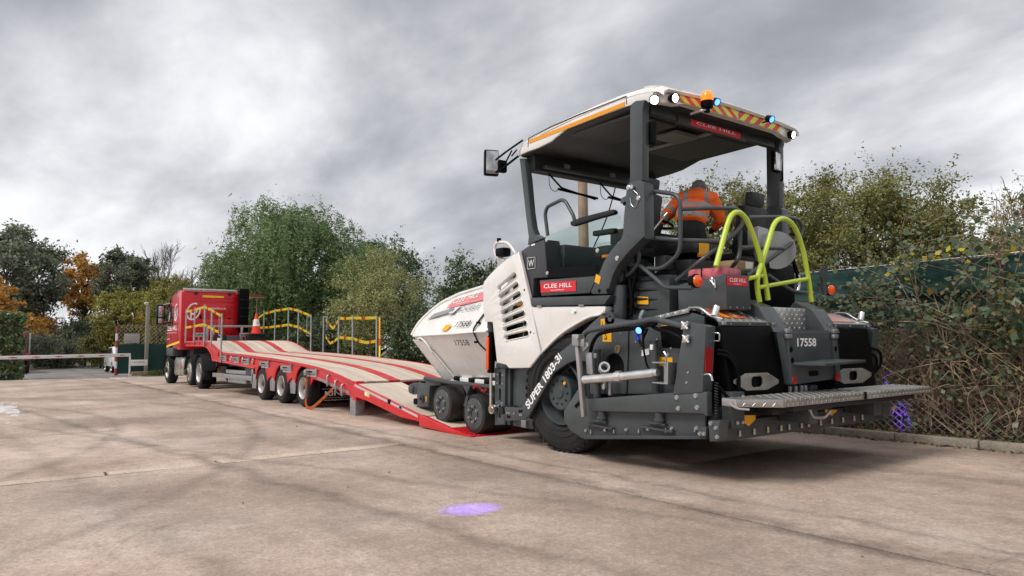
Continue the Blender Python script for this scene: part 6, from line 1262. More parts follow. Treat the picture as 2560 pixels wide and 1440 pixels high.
# hair, short and grey, with ears
bm = bmesh.new(); q = bmesh.ops.create_icosphere(bm, subdivisions=3, radius=.090)['verts']
for v in q: v.co = Vector((v.co.x * .93, v.co.y * 1.12, v.co.z * 1.0)) * (1 + .035 * math.sin(v.co.x * 160) * math.sin(v.co.y * 140 + v.co.z * 90)) + Vector((.045, .232, 3.062 - z0))
bmesh.ops.delete(bm, geom=[v for v in bm.verts if v.co.z < 3.03 - z0 and v.co.y > .24 or v.co.z < 3.0 - z0], context='VERTS')
bm_obj('hair', bm, mat('grey_hair', (.17, .16, .15), .85, var=.6, vscale=60, bump=.6, bscale=160), body, 180)
for sx_ in (-1, 1): lathe('ear', SKIN, body, [(-.01, .0), (-.008, .03), (.008, .032), (.012, 0)], (.045 + sx_ * .095, .24, 3.05 - z0), (sx_, 0, 0), 12)
# jacket
jv = [(-.07, -.05, 2.565), (-.05, -.02, 2.68), (0, .05, 2.82), (.02, .115, 2.935), (.03, .15, 2.985), (-.155, .085, 2.905), (-.24, .14, 2.83), (-.315, .20, 2.755), (-.40, .31, 2.68), (.18, .085, 2.885), (.235, .15, 2.78), (.275, .215, 2.67), (.20, .36, 2.59)]
je = [(0, 1), (1, 2), (2, 3), (3, 4), (3, 5), (5, 6), (6, 7), (7, 8), (3, 9), (9, 10), (10, 11), (11, 12)]
jr = [.190, .186, .196, .138, .08, .098, .086, .076, .062, .098, .084, .074, .060]
jme = skin_mesh('jacket', [(x, y, z - z0) for x, y, z in jv], je, jr, 3)
JM = bpy.data.materials.new('hi_vis_orange'); JM.use_nodes = True; t = JM.node_tree; b = t.nodes['Principled BSDF']; b.inputs['Roughness'].default_value = .7
def jn(ty, **kw):
    n_ = t.nodes.new(ty)
    for k, v in kw.items(): setattr(n_, k, v)
    return n_
tco = jn('ShaderNodeTexCoord'); sep = jn('ShaderNodeSeparateXYZ'); t.links.new(tco.outputs['Object'], sep.inputs[0])
def jm(op, a, b_):
    n_ = jn('ShaderNodeMath', operation=op)
    for i, v in enumerate((a, b_)):
        if isinstance(v, (int, float)): n_.inputs[i].default_value = v
        else: t.links.new(v, n_.inputs[i])
    return n_.outputs[0]
def band(src, c, hw): return jm('LESS_THAN', jm('ABSOLUTE', jm('SUBTRACT', src, c), 0), hw)
X_, Y_, Z_ = sep.outputs
zz = jm('ADD', Z_, jm('MULTIPLY', X_, .10))
torso = jm('LESS_THAN', jm('ABSOLUTE', jm('SUBTRACT', X_, .005), 0), .195)
rings = jm('MAXIMUM', band(zz, 2.80 - z0, .024), band(zz, 2.68 - z0, .024))
br_a = jm('MULTIPLY', jm('MAXIMUM', band(X_, -.10, .022), band(X_, .125, .022)), jm('GREATER_THAN', zz, 2.80 - z0))
tor = jm('MULTIPLY', torso, jm('MAXIMUM', rings, br_a))
sl = jm('SUBTRACT', jm('MULTIPLY', X_, -.72), jm('MULTIPLY', Z_, .69))   # distance along the left sleeve
slv = jm('MULTIPLY', jm('LESS_THAN', X_, -.19), jm('MAXIMUM', band(sl, -.705, .022), band(sl, -.60, .022)))
mask = jm('MAXIMUM', tor, slv)
mxx = jn('ShaderNodeMix', data_type='RGBA'); t.links.new(mask, mxx.inputs['Factor']); mxx.inputs['A'].default_value = (1.0, .165, .018, 1); mxx.inputs['B'].default_value = (.33, .31, .31, 1)
t.links.new(mxx.outputs['Result'], b.inputs['Base Color'])
nz = jn('ShaderNodeTexNoise'); nz.inputs['Scale'].default_value = 9; nz.inputs['Detail'].default_value = 4; nz.inputs['Distortion'].default_value = 1.2; t.links.new(tco.outputs['Object'], nz.inputs['Vector']); bp = jn('ShaderNodeBump'); bp.inputs['Strength'].default_value = .8; bp.inputs['Distance'].default_value = .035; t.links.new(nz.outputs[0], bp.inputs['Height']); t.links.new(bp.outputs[0], b.inputs['Normal'])
obj('jacket', jme, JM, body)
# ------------------------------------------------------------------ right hand fence
FY = -9.85
FN = thing('chain_link_fence', (5, FY, 0), 'chain link fence with green windbreak screen along the top, behind the kerb', 'fence')
SCR = mat('green_windbreak', (.010, .046, .040), .55, var=.18, vscale=3, bump=.35, bscale=25)
def screen(x0, x1, z0_, z1_, parent, y0, m_, amp=.03, name='screen_panel', axis='x', seed=1):
    nx, nz_ = int(abs(x1 - x0) / .12), 7; r_ = random.Random(seed); V_, F_ = [], []
    for i in range(nx + 1):
        for j in range(nz_ + 1):
            x = x0 + (x1 - x0) * i / nx; z = z0_ + (z1_ - z0_) * j / nz_
            o_ = amp * (math.sin(x * 1.7 + j * .3 + seed) * .5 + math.sin(x * 4.1 + j * 1.1) * .25 + math.sin(j * 2.3 + x * .6) * .35)
            zz_ = z + (.02 * math.sin(x * 1.3 + seed) if j in (0, nz_) else 0)
            V_.append((x, y0 + o_, zz_) if axis == 'x' else (y0 + o_, x, zz_))
    for i in range(nx):
        for j in range(nz_): a = i * (nz_ + 1) + j; F_.append((a, a + nz_ + 1, a + nz_ + 2, a + 1))
    me = bpy.data.meshes.new(name); me.from_pydata(V_, [], F_); finish(me, 60)
    return obj(name, me, m_, parent)
for i, (x0, x1) in enumerate(((-6.5, -2.5), (-2.5, 1.2), (1.2, 5.5), (5.5, 10))):
    screen(x0, x1, 1.83, 2.26, FN, .02, SCR, seed=i); screen(x0, x1, 1.40, 1.85, FN, -.05, SCR, seed=i + 9)
tube('top_wire', GALV, FN, [(-6.5, .03, 2.265), (10, .03, 2.27)], .008, 6, 0)
for x in (-5.9, -3.2, -.5, 2.2, 4.9, 7.6): span('fence_post', mat('fence_post_concrete', (.25, .23, .2), .8), FN, (x - .05, -.16, 0), (x + .05, -.06, 2.25), .01)
bm = bmesh.new(); pw, ph = .105, .085
WIRE = mat('rusty_chain_link', (.50, .43, .35), .55, .3, var=.3)
def wires(bm, x0, x1, z0_, z1_, y, r_=.0042, axis='x', pw=pw, ph=ph):
    H_ = z1_ - z0_; k_ = pw / ph * H_
    i = x0 - k_
    while i < x1:
        for sgn in (1, -1):
            a, b_ = (i, z0_), (i + k_, z1_)
            if sgn < 0: a, b_ = (i + k_, z0_), (i, z1_)
            pts = []
            lo, hi = a, b_
            if sgn > 0:
                if lo[0] < x0: s_ = (x0 - lo[0]) / k_; lo = (x0, z0_ + H_ * s_)
                if hi[0] > x1: s_ = (x1 - a[0]) / k_; hi = (x1, z0_ + H_ * s_)
            else:
                if hi[0] < x0: s_ = (a[0] - x0) / k_; hi = (x0, z0_ + H_ * s_)
                if lo[0] > x1: s_ = (a[0] - x1) / k_; lo = (x1, z0_ + H_ * s_)
            m2 = ((lo[0] + hi[0]) / 2, (lo[1] + hi[1]) / 2)
            P3 = [(p[0], y + (.03 * math.sin(p[0] * 2.1) if 0 < n_ < 2 else 0), p[1]) if axis == 'x' else (y, p[0], p[1]) for n_, p in enumerate((lo, m2, hi))]
            add_tube(bm, P3, r_, 3, False)
        i += pw
wires(bm, -6.5, 5.5, .05, 1.45, .03); o_ = bm_obj('wire_mesh', bm, WIRE, FN, 0, kind='stuff')
# utility pole behind the paver
UP = thing('utility_pole', (11.1, -10.15, 0), 'weathered wooden pole behind the paver cab', 'pole')
lathe('pole_shaft', mat('weathered_wood', (.30, .22, .16), .8, var=.25, vscale=3, bump=.5, bscale=20), UP, [(0, .13), (5.4, .10), (5.42, 0)], (0, 0, 0), (0, 0, 1), 16); lathe('pole_band', GALV, UP, [(-.02, .118), (-.02, .125), (.02, .125), (.02, .118)], (0, 0, 3.15), (0, 0, 1), 16)
tube('cable', BLACK, UP, [(-.05, -.15, 3.2), (-.35, -.35, 3.9), (-.5, -.5, 4.6), (-.6, -.6, 5.4)], .014, 6, .3)
# ------------------------------------------------------------------ gateway at the far end
BW = mat('barrier_white', (.72, .71, .70), .45, dirt=.2)
BR = thing('barrier_gate', (36.6, -5.15, 0), 'white barrier arm with red marks lowered across the yard entrance', 'barrier')
box('boom', BW, BR, (.25, 2.85, 1.0), (.08, 5.8, .15), .02, rot=Matrix.Rotation(R(-.6), 3, 'X') @ Matrix.Rotation(R(4), 3, 'Z'))
for i in range(7): yy = .35 + i * .82; prism('red_mark', mat('barrier_red', (.55, .04, .05), .5), BR, [(.205 - .075 * (yy - 2.75) - .005, yy - .18, 1.0 - .012 * (yy - 2.75) / 1.15), (.205 - .075 * (yy - 2.75) - .005, yy, .975 - .012 * (yy - 2.75) / 1.15), (.205 - .075 * (yy - 2.75) - .005, yy + .18, 1.0 - .012 * (yy - 2.75) / 1.15), (.205 - .075 * (yy - 2.75) - .005, yy, 1.025 - .012 * (yy - 2.75) / 1.15)], [(.215 - .075 * (yy - 2.75), yy - .18, 1.0 - .012 * (yy - 2.75) / 1.15), (.215 - .075 * (yy - 2.75), yy, .975 - .012 * (yy - 2.75) / 1.15), (.215 - .075 * (yy - 2.75), yy + .18, 1.0 - .012 * (yy - 2.75) / 1.15), (.215 - .075 * (yy - 2.75), yy, 1.025 - .012 * (yy - 2.75) / 1.15)], 0)
span('rest_post', BW, BR, (.40, -.05, 0), (.46, .02, .98), .008); span('notice', BW, BR, (.36, -.75, .52), (.38, -.05, .80), .004); text('lettering', 'PLEASE REPORT', TXTK, BR, (.356, -.12, .66), (0, -1, 0), (0, 0, 1), .5, .05)
lathe('counterweight', mat('green_drum', (.10, .15, .13), .6), BR, [(-.45, 0), (-.45, .32), (-.3, .42), (.3, .42), (.45, .32), (.45, 0)], (-.4, 6.0, .45), (1, 0, 0), 24); span('pivot_post', DARK, BR, (.0, 5.45, 0), (.25, 5.7, 1.05), .02)
MP = thing('marker_post', (40.3, -5.0, 0), 'red and white striped marker post beside the green screen', 'post')
for k in range(7): cyl('post_band', BW if k % 2 else mat('post_red', (.35, .06, .06), .6), MP, (0, 0, k * .35), (0, 0, k * .35 + .35), .06, seg=12)
GS = thing('green_screen_fence', (40.5, -5.1, 0), 'green sheeted mesh fence beyond the lorry cab', 'fence')
screen(0, -5.4, .06, 1.55, GS, 0, mat('dark_green_sheet', (.010, .05, .042), .5, var=.15, vscale=2), .02, axis='y', seed=3)
bm = bmesh.new(); wires(bm, -5.4, 0, 1.5, 2.55, .06, .006, 'y', .2, .2); bm_obj('wire_mesh', bm, WIRE, GS, 0, kind='stuff')
for y in (0, -1.8, -3.6, -5.4): cyl('fence_post', mat('rusty_post', (.14, .07, .05), .8), GS, (.1, y, 0), (.1, y, 2.6), .045, seg=10)
tube('top_rail', mat('rusty_post', (.14, .07, .05), .8), GS, [(.1, 0, 2.5), (.1, -5.4, 2.62)], .03, 6, 0); tube('brace', mat('rusty_post', (.14, .07, .05), .8), GS, [(.14, -.1, 2.4), (.14, -1.5, 1.0)], .03, 6, 0); span('site_notice', mat('faded_notice', (.42, .40, .38), .6), GS, (-.04, -.25, 1.62), (-.02, -.95, 2.1), .004)
TS = thing('timber_sleeper', (39.4, -6.0, .09), 'pale timber beam lying at the foot of the green screen', 'timber'); box('beam', mat('sleeper_wood', (.30, .21, .13), .8, var=.2, bump=.3), TS, (0, -.9, .0), (.2, 2.6, .19), .01); box('beam_block', mat('sleeper_wood', (.30, .21, .13), .8), TS, (.15, .2, 0), (.2, .3, .17), .01)
CP = thing('camera_post', (40.2, -6.35, 0), 'grey post with a white camera on top behind the green screen', 'post'); span('shaft', mat('post_concrete', (.30, .28, .24), .8), CP, (-.08, -.08, 0), (.08, .08, 3.55), .01); lathe('camera_dome', BW, CP, [(0, .07), (.12, .09), (.16, .05), (.17, 0)], (0, .06, 3.56), (0, 0, 1), 14); box('camera_arm', BW, CP, (-.1, .12, 3.66), (.28, .1, .1), .02)
# white car behind the screen
CA = thing('white_car', (46.5, -6.25, 0), 'white car parked behind the green screen, only its side showing', 'car')
cp_ = [(2.1, .35), (2.15, .75), (1.9, .92), (1.0, 1.02), (.35, 1.45), (-1.2, 1.48), (-1.95, 1.05), (-2.1, .95), (-2.12, .35)]
cb_ = plate('body', mat('car_white', (.72, .72, .73), .25, coat=.6), CA, cp_, 'y', -.85, .85, bev=.08)
for s in (1, -1):
    plate('side_window', mat('car_glass', (.02, .025, .03), .08), CA, [(.9, 1.05), (.3, 1.38), (-1.15, 1.40), (-1.7, 1.06)], 'y', s * .845, s * .86, bev=.004)
    for x in (1.3, -1.35): truck_wheel(CA, x, .32, s * .87, s, .32, .2, .21, -.02, nut=False)
    box('door_mirror', mat('car_black', (.02, .02, .02), .4), CA, (.75, s * .95, 1.05), (.12, .16, .12), .03); span('tail_lamp', mat('red_lens', (.4, .01, .01), .25), CA, (-2.13, s * .82, .75), (-2.05, s * .55, .95), .02)
plate('rear_window', mat('car_glass', (.02, .025, .03), .08), CA, [(-.7, 1.1), (.7, 1.1), (.62, 1.38), (-.62, 1.38)], 'x', -1.75, -1.6, bev=.004)
# lorry glimpsed on the road beyond the ivy
FL = thing('flatbed_lorry', (51, -.98, 0), 'dark flatbed lorry with red load glimpsed beside the ivy pillar', 'lorry')
span('flatbed', DARK, FL, (-2.5, -.75, .9), (2.5, .75, 1.05), .02); span('red_load', mat('faded_red_load', (.30, .06, .05), .6), FL, (-1.8, -.6, 1.06), (1.5, .5, 1.7), .05); span('tail_board', mat('faded_red_load', (.30, .06, .05), .6), FL, (-2.53, -.75, .75), (-2.46, .75, 1.15), .01)
for x in (-1.6, 1.4):
    for s in (1, -1): truck_wheel(FL, x, .42, s * .75, s, .42, .24, .24, -.08, nut=False)
span('cab', mat('faded_red_load', (.30, .06, .05), .6), FL, (2.6, -.75, .7), (4.2, .75, 2.5), .15); span('cab_window', mat('car_glass', (.02, .025, .03), .08), FL, (2.58, -.6, 1.7), (2.62, .6, 2.2), .02); span('upright', GALV, FL, (-2.45, -.74, 1.05), (-2.38, -.66, 2.3), .01)
# ------------------------------------------------------------------ trees, shrubs and brambles
BARK = mat('tree_bark', (.075, .058, .045), .9, var=.35, vscale=4, bump=.8, bscale=12)
TWIG = mat('pale_twig', (.20, .16, .125), .8, var=.3)
GREENS = {
 'willow': leaf_mat('willow_leaves', [(.115, .185, .066), (.15, .225, .08), (.19, .27, .105), (.125, .20, .085), (.17, .24, .105)]),
 'dark': leaf_mat('dark_leaves', [(0.057, 0.092, 0.046), (0.083, 0.129, 0.061), (0.116, 0.158, 0.076), (0.065, 0.103, 0.051), (0.153, 0.181, 0.090)]),
 'grey': leaf_mat('grey_green_leaves', [(0.076, 0.107, 0.061), (0.116, 0.149, 0.083), (0.153, 0.185, 0.103), (0.205, 0.218, 0.129), (0.103, 0.129, 0.076)]),
 'hazegrey': leaf_mat('hazed_grey_green_leaves', [(.155, .185, .13), (.20, .23, .155), (.25, .275, .19), (.19, .20, .15)]),  # distance haze painted in: paler than the near grey green
 'hazedark': leaf_mat('hazed_dark_leaves', [(.105, .13, .09), (.14, .165, .11), (.18, .20, .135), (.21, .21, .13)]),  # dark green lightened in colour to give the haze of distance
 'orange': leaf_mat('orange_leaves', [(.60, .26, .05), (.62, .34, .07), (.52, .28, .06), (.60, .40, .11), (.42, .22, .06)]),
 'yellow': leaf_mat('yellow_green_leaves', [(0.273, 0.286, 0.067), (0.288, 0.253, 0.059), (0.205, 0.239, 0.067), (0.319, 0.247, 0.043), (0.181, 0.218, 0.076)]),
 'laurel': leaf_mat('laurel_leaves', [(0.046, 0.087, 0.041), (0.071, 0.123, 0.057), (0.103, 0.158, 0.076), (0.057, 0.098, 0.046), (0.129, 0.153, 0.076), (0.230, 0.218, 0.076)], .38, .15),
 'bush': leaf_mat('light_bush_leaves', [(.30, .32, .12), (.36, .36, .15), (.22, .27, .10), (.42, .38, .18), (.18, .24, .10)]),
 'olive': leaf_mat('olive_leaves', [(0.153, 0.185, 0.061), (0.194, 0.210, 0.067), (0.251, 0.239, 0.082), (0.129, 0.158, 0.065), (0.253, 0.194, 0.050), (0.191, 0.218, 0.087)]),
 'rust': leaf_mat('rusty_leaves', [(0.288, 0.144, 0.050), (0.319, 0.160, 0.050), (0.254, 0.166, 0.068), (0.228, 0.205, 0.091)]),
 'ivy': leaf_mat('ivy_leaves', [(0.051, 0.107, 0.046), (0.076, 0.144, 0.065), (0.116, 0.181, 0.084), (0.153, 0.191, 0.103), (0.254, 0.234, 0.058)], .35, .12),
 'bramble': leaf_mat('bramble_leaves', [(.055, .10, .045), (.085, .13, .065), (.12, .16, .095), (.07, .115, .055), (.16, .175, .10), (.10, .14, .08), (.05, .085, .04), (.13, .15, .09), (.28, .22, .05)], .38, .15),
 'dry': leaf_mat('dry_leaves', [(0.228, 0.141, 0.080), (0.273, 0.185, 0.107), (0.191, 0.129, 0.076), (0.260, 0.188, 0.116)], .8, .1),
 'wine': leaf_mat('autumn_spray_leaves', [(0.600, 0.145, 0.029), (0.600, 0.435, 0.029), (0.600, 0.522, 0.043), (0.361, 0.348, 0.043)], .5, .3),
}
def limbs(bm, base, tips, r0, g, sides=5, wob=.12):
    base = np.array(base, float)
    for tp_ in tips:
        tp_ = np.array(tp_); n_ = 5; mid = base + (tp_ - base) * .5; mid[2] += np.linalg.norm(tp_ - base) * .10
        pts = []
        for i in range(n_ + 1):
            s_ = i / n_; p = (1 - s_) ** 2 * base + 2 * s_ * (1 - s_) * mid + s_ * s_ * tp_
            if 0 < i < n_: p = p + g.normal(0, wob * .12 * np.linalg.norm(tp_ - base), 3)
            pts.append(tuple(p))
        add_tube(bm, pts, [r0 * (1 - .85 * i / n_) + .004 for i in range(n_ + 1)], sides, False)
def tree(name, loc, label, cat, h, rx, ry, kind, seed, cz=.62, rz=.38, clumps=60, per=420, leaf=.14, trunk=.16, asp=.55, spread=.30, droop=0., group=None, rot=0, flat=0., bare=0, hole=.0, low=None, up=.35):
    g = np.random.default_rng(seed); T_ = thing(name, loc, label, cat, group)
    clumps = int(clumps * 1.7); per = int(per * .56); spread *= .82
    cen = np.array([0, 0, h * cz]); rad = np.array([rx, ry, h * rz])
    u = g.normal(size=(clumps, 3)); u /= np.linalg.norm(u, axis=1, keepdims=True)
    r_ = g.uniform(.35, 1, clumps) ** .5
    C_ = cen + u * rad * r_[:, None] * g.uniform(.82, 1.10, (clumps, 1))
    if low is not None: C_[:, 2] = np.maximum(C_[:, 2], low)
    bm = bmesh.new()
    top = h * (cz + .15)
    add_tube(bm, [(0, 0, -.1), (g.normal(0, .05), g.normal(0, .05), h * .3), (g.normal(0, .1), g.normal(0, .1), top)], [trunk, trunk * .75, trunk * .2], 8)
    order = g.permutation(clumps)
    for i in order[:min(clumps, 46)]:
        s_ = g.uniform(.25, .9); b0_ = (0, 0, min(C_[i][2] * .8, top * s_ + .1))
        limbs(bm, b0_, [C_[i]], trunk * g.uniform(.22, .4), g, 4)
    if bare:
        for i in range(bare):
            c = C_[g.integers(clumps)]; e_ = c + np.array([g.normal(0, .35), g.normal(0, .35), g.uniform(.4, 1.3)]) * (h / 9)
            limbs(bm, c, [e_ + g.normal(0, .3, 3) * h / 10 for _ in range(4)], .02 * h / 9, g, 3)
    bm_obj('trunk', bm, BARK, T_, 60)
    # leaves: fuzzy clumps, each squashed and tilted its own way, plus loose sprays
    cr_ = spread * min(rx, ry) * g.uniform(.45, 1.2, clumps)
    idx = np.repeat(np.arange(clumps), per); k = len(idx)
    d_ = g.normal(size=(k, 3)); ax_ = g.uniform(.45, 1.35, (clumps, 3)) * np.array([1, 1, .75])
    P_ = C_[idx] + d_ * .52 * cr_[idx][:, None] * ax_[idx]
    tw = g.normal(size=(clumps, 5, 3)) + np.array([0, 0, .35]); tw /= np.linalg.norm(tw, axis=2, keepdims=True)
    sel = g.uniform(size=k) < .34; j_ = g.integers(0, 5, k); s_ = g.uniform(.2, 1.5, k)
    P2 = C_[idx] + tw[idx, j_] * (cr_[idx] * s_)[:, None] + g.normal(0, .07, (k, 3)) * (cr_[idx] * 1.2)[:, None]
    P_[sel] = P2[sel]
    if droop:
        s_ = g.uniform(0, 1, k) ** 1.3; strand = g.integers(0, 26, k); sd_ = g.normal(size=(clumps, 26, 3)); sd_ /= np.linalg.norm(sd_, axis=2, keepdims=True)
        base_ = C_[idx] + sd_[idx, strand] * cr_[idx][:, None] * np.array([1, 1, .6]); out_ = sd_[idx, strand] * np.array([1, 1, 0])
        P2 = base_ + out_ * (s_ * droop * .35)[:, None] + np.array([0, 0, -1]) * (s_ ** 1.5 * droop)[:, None] + g.normal(0, .05, (k, 3))
        sel = g.uniform(size=k) < .72; P_[sel] = P2[sel]
    P_ = P_[P_[:, 2] > .05]; k = len(P_)
    Nn = g.normal(size=(k, 3)) * .8 + (P_ - cen) / rad * .7 + np.array([0, 0, up]); Nn /= np.linalg.norm(Nn, axis=1, keepdims=True)
    V_, F_ = leaf_cloud(P_, Nn, leaf, asp, seed)
    me = np_mesh('crown', V_, F_); obj('crown', me, GREENS[kind], T_, kind='stuff')
    return T_
def bare_tree(name, loc, label, h, seed, spread=.25, m_=TWIG, r0=.07, group=None, fork=4, depth=5, rmin=.0035):
    g = np.random.default_rng(seed); T_ = thing(name, loc, label, 'tree', group); bm = bmesh.new()
    def grow(p, dr, ln, r_, dep):
        q = p + dr * ln; m2 = (p + q) / 2 + g.normal(0, ln * .05, 3); add_tube(bm, [tuple(p), tuple(m2), tuple(q)], [r_, r_ * .85, r_ * .68], 5 if dep > 2 else 3, False)
        if dep == 0: return
        for i in range(fork if dep > 1 else 3):
            nd = dr + g.normal(0, spread, 3) + np.array([0, 0, .12]); nd /= np.linalg.norm(nd); s_ = g.uniform(.35, 1); grow(p + (q - p) * s_, nd, ln * g.uniform(.55, .85), max(rmin, r_ * .58), dep - 1)
    grow(np.zeros(3), np.array([0, 0, 1.]), h * .30, r0, depth)
    bm_obj('branches', bm, m_, T_, 60); return T_
# --- beyond the trailer
tree('willow_tree', (31.5, -11.0, 0), 'tall green weeping willow rising behind the lorry', 'tree', 8.3, 4.1, 3.7, 'willow', 1, .55, .40, 130, 1000, .17, .30, .26, .27, 1.1)
tree('broadleaf_tree', (32.5, -15.4, 0), 'darker green tree to the right of the willow', 'tree', 7.2, 2.6, 2.6, 'dark', 2, .62, .34, 60, 420, .16, .2, .4, .32, .6)
tree('flowering_shrub', (20.3, -9.8, 0), 'pale yellow green bushy shrub above the rear trailer posts', 'shrub', 4.45, 1.75, 1.5, 'bush', 3, .56, .42, 80, 330, .075, .07, .45, .34, .0, low=.5, up=.6)
tree('laurel_bush', (15.4, -10.2, 0), 'dark glossy laurel bush behind the paver hopper', 'bush', 3.55, 1.75, 1.3, 'laurel', 4, .52, .46, 90, 330, .085, .07, .5, .30, 0, low=.35, bare=6)
tree('laurel_bush', (17.6, -10.0, 0), 'dark laurel bush under the pale yellow green shrub', 'bush', 2.7, 1.5, 1.1, 'laurel', 5, .5, .46, 70, 330, .085, .06, .5, .32, 0, low=.3)
tree('hedge_shrub', (23.6, -9.8, 0), 'low dark shrub behind the sagging warning tape', 'shrub', 2.6, 1.7, 1.2, 'dark', 6, .5, .46, 70, 330, .09, .06, .5, .32, 0, low=.3)
tree('hedge_shrub', (27.0, -9.7, 0), 'dark shrub beneath the willow behind the traffic cone', 'shrub', 2.5, 2.2, 1.3, 'dark', 7, .5, .46, 80, 330, .10, .06, .5, .32, 0, low=.3)
tree('hedge_shrub', (12.6, -10.4, 0), 'dark shrub hidden behind the white paver hopper', 'shrub', 2.5, 1.5, 1.1, 'laurel', 8, .5, .46, 50, 300, .085, .06, .5, .32, 0, low=.3)
tree('rusty_tree', (22.5, -15.6, 0), 'small rusty autumn tree showing above the hopper', 'tree', 4.1, 1.5, 1.2, 'rust', 9, .66, .30, 40, 330, .09, .08, .5, .30, 0, bare=8)
tree('hedge_shrub', (19.5, -12.4, 0), 'brownish thin shrub between the pale shrub and the laurel', 'shrub', 3.6, 1.5, 1.2, 'grey', 41, .55, .42, 50, 300, .08, .06, .5, .3, 0, low=.4)
# --- far end
tree('lime_tree', (70, -1.2, 0), 'large dark rounded tree at the left edge', 'tree', 11.4, 3.9, 3.6, 'hazegrey', 10, .63, .37, 100, 420, .26, .34, .55, .27, 0)
tree('maple_tree', (74.5, -6.5, 0), 'tall orange autumn tree beside the dark rounded tree', 'tree', 10.2, 2.4, 2.2, 'orange', 11, .70, .30, 60, 300, .22, .22, .6, .28, 0)
tree('maple_tree', (60, .6, 0), 'low orange tree in front of the dark rounded tree', 'tree', 6.6, 2.6, 2.2, 'orange', 12, .62, .34, 60, 300, .19, .18, .6, .28, 0)
tree('maple_tree', (66, -1.9, 0), 'small orange tree above the ivy pillar', 'tree', 4.6, 2.2, 2.0, 'orange', 13, .6, .36, 40, 280, .18, .14, .6, .3, 0)
tree('oak_tree', (64.5, -8.4, 0), 'dark green domed tree in the middle of the far trees', 'tree', 9.7, 2.6, 2.4, 'hazedark', 14, .70, .27, 70, 420, .2, .24, .5, .28, 0)
tree('yellow_tree', (58, -7.6, 0), 'mixed yellow and orange tree above the barrier', 'tree', 6.0, 2.5, 2.2, 'yellow', 15, .58, .38, 70, 330, .17, .16, .55, .3, 0, low=.8)
tree('yellow_tree', (52, -9.6, 0), 'yellow green tree left of the lorry cab', 'tree', 6.4, 2.1, 2.0, 'yellow', 16, .58, .38, 70, 380, .15, .16, .5, .3, 0, low=.8)
tree('ivy_tree', (49, -10.6, 0), 'dark green ivy clad tree close behind the lorry cab', 'tree', 5.6, 2.2, 2.0, 'grey', 17, .52, .44, 80, 380, .15, .16, .5, .3, 0, low=.6)
tree('maple_tree', (56, -9.9, 0), 'orange leaved tree behind the camera post', 'tree', 5.2, 1.9, 1.8, 'orange', 18, .6, .36, 40, 300, .16, .14, .55, .3, 0)
tree('round_shrub', (59.5, -6.4, 0), 'round green shrub beside the far road', 'shrub', 2.7, 1.7, 1.5, 'olive', 19, .5, .45, 50, 330, .13, .08, .5, .34, 0, low=.3)
tree('round_shrub', (64, -3.6, 0), 'dark shrub where the road disappears', 'shrub', 3.0, 3.2, 2.2, 'hazedark', 20, .45, .45, 70, 330, .17, .08, .5, .34, 0, low=.3)
tree('round_shrub', (70, -6.4, 0), 'dark green thicket closing the end of the road', 'shrub', 4.2, 3.6, 3.0, 'hazegrey', 21, .48, .45, 80, 330, .2, .08, .5, .34, 0, low=.4)
tree('round_shrub', (55.5, -8.2, 0), 'small yellowish shrub by the white car', 'shrub', 2.4, 1.6, 1.4, 'yellow', 22, .5, .45, 50, 300, .13, .08, .5, .34, 0, low=.3)
tree('broadleaf_tree', (84, -16, 0), 'hazy green tree in the gap left of the lorry roof', 'tree', 8.4, 4.5, 4, 'olive', 23, .6, .38, 70, 300, .26, .2, .5, .3, 0)
tree('broadleaf_tree', (88, 1.5, 0), 'pale green tree behind the orange trees', 'tree', 8, 5, 4, 'hazegrey', 24, .6, .38, 60, 300, .3, .2, .5, .3, 0)
tree('broadleaf_tree', (44, -14.5, 0), 'dark green tree behind the lorry exhaust stack', 'tree', 6.2, 3.2, 3, 'dark', 43, .52, .42, 80, 380, .17, .2, .5, .3, 0, low=.5)
bare_tree('bare_tree', (68.9, -12.0, 0), 'leafless grey tree left of the lorry cab', 13.5, 25, .33, mat('grey_branch', (.16, .135, .12), .85), .10, rmin=.016)
bare_tree('bare_tree', (67.5, -14.0, 0), 'second leafless tree nearer the willow', 13, 26, .33, mat('grey_branch', (.16, .135, .12), .85), .09, rmin=.016)
bare_tree('bare_tree', (66, -10.6, 0), 'leafless tree beside the dark domed tree', 12.5, 27, .30, mat('grey_branch', (.16, .135, .12), .85), .09, rmin=.016)
# ivy pillar
g = np.random.default_rng(30); IV = thing('ivy_pillar', (38.8, -.48, 0), 'gate pillar wrapped in dark green ivy at the left edge', 'ivy')
box('pillar', mat('pillar_brick', (.2, .12, .09), .9), IV, (0, 0, 1.35), (.8, .8, 2.7), .02)
k = 7000; u = g.uniform(-1, 1, k); zz_ = g.uniform(0, 2.95, k); side_ = g.integers(0, 4, k); rr_ = .52 + g.normal(0, .07, k) + .06 * np.sin(zz_ * 5)
X2 = np.where(side_ == 0, rr_, np.where(side_ == 1, -rr_, u * .55)); Y2 = np.where(side_ == 2, rr_, np.where(side_ == 3, -rr_, u * .55)); tp_ = g.uniform(size=k) < .14; X2[tp_] = g.uniform(-.55, .55, tp_.sum()); Y2[tp_] = g.uniform(-.55, .55, tp_.sum()); zz_[tp_] = 2.85 + g.normal(0, .08, tp_.sum())
P_ = np.stack([X2, Y2, zz_], 1); Nn = g.normal(size=(k, 3)) * .7 + np.stack([X2, Y2, np.full(k, .3)], 1) * 1.3; Nn /= np.linalg.norm(Nn, axis=1, keepdims=True)
obj('foliage', np_mesh('foliage', *leaf_cloud(P_, Nn, .13, .8, 3)), GREENS['ivy'], IV, kind='stuff')
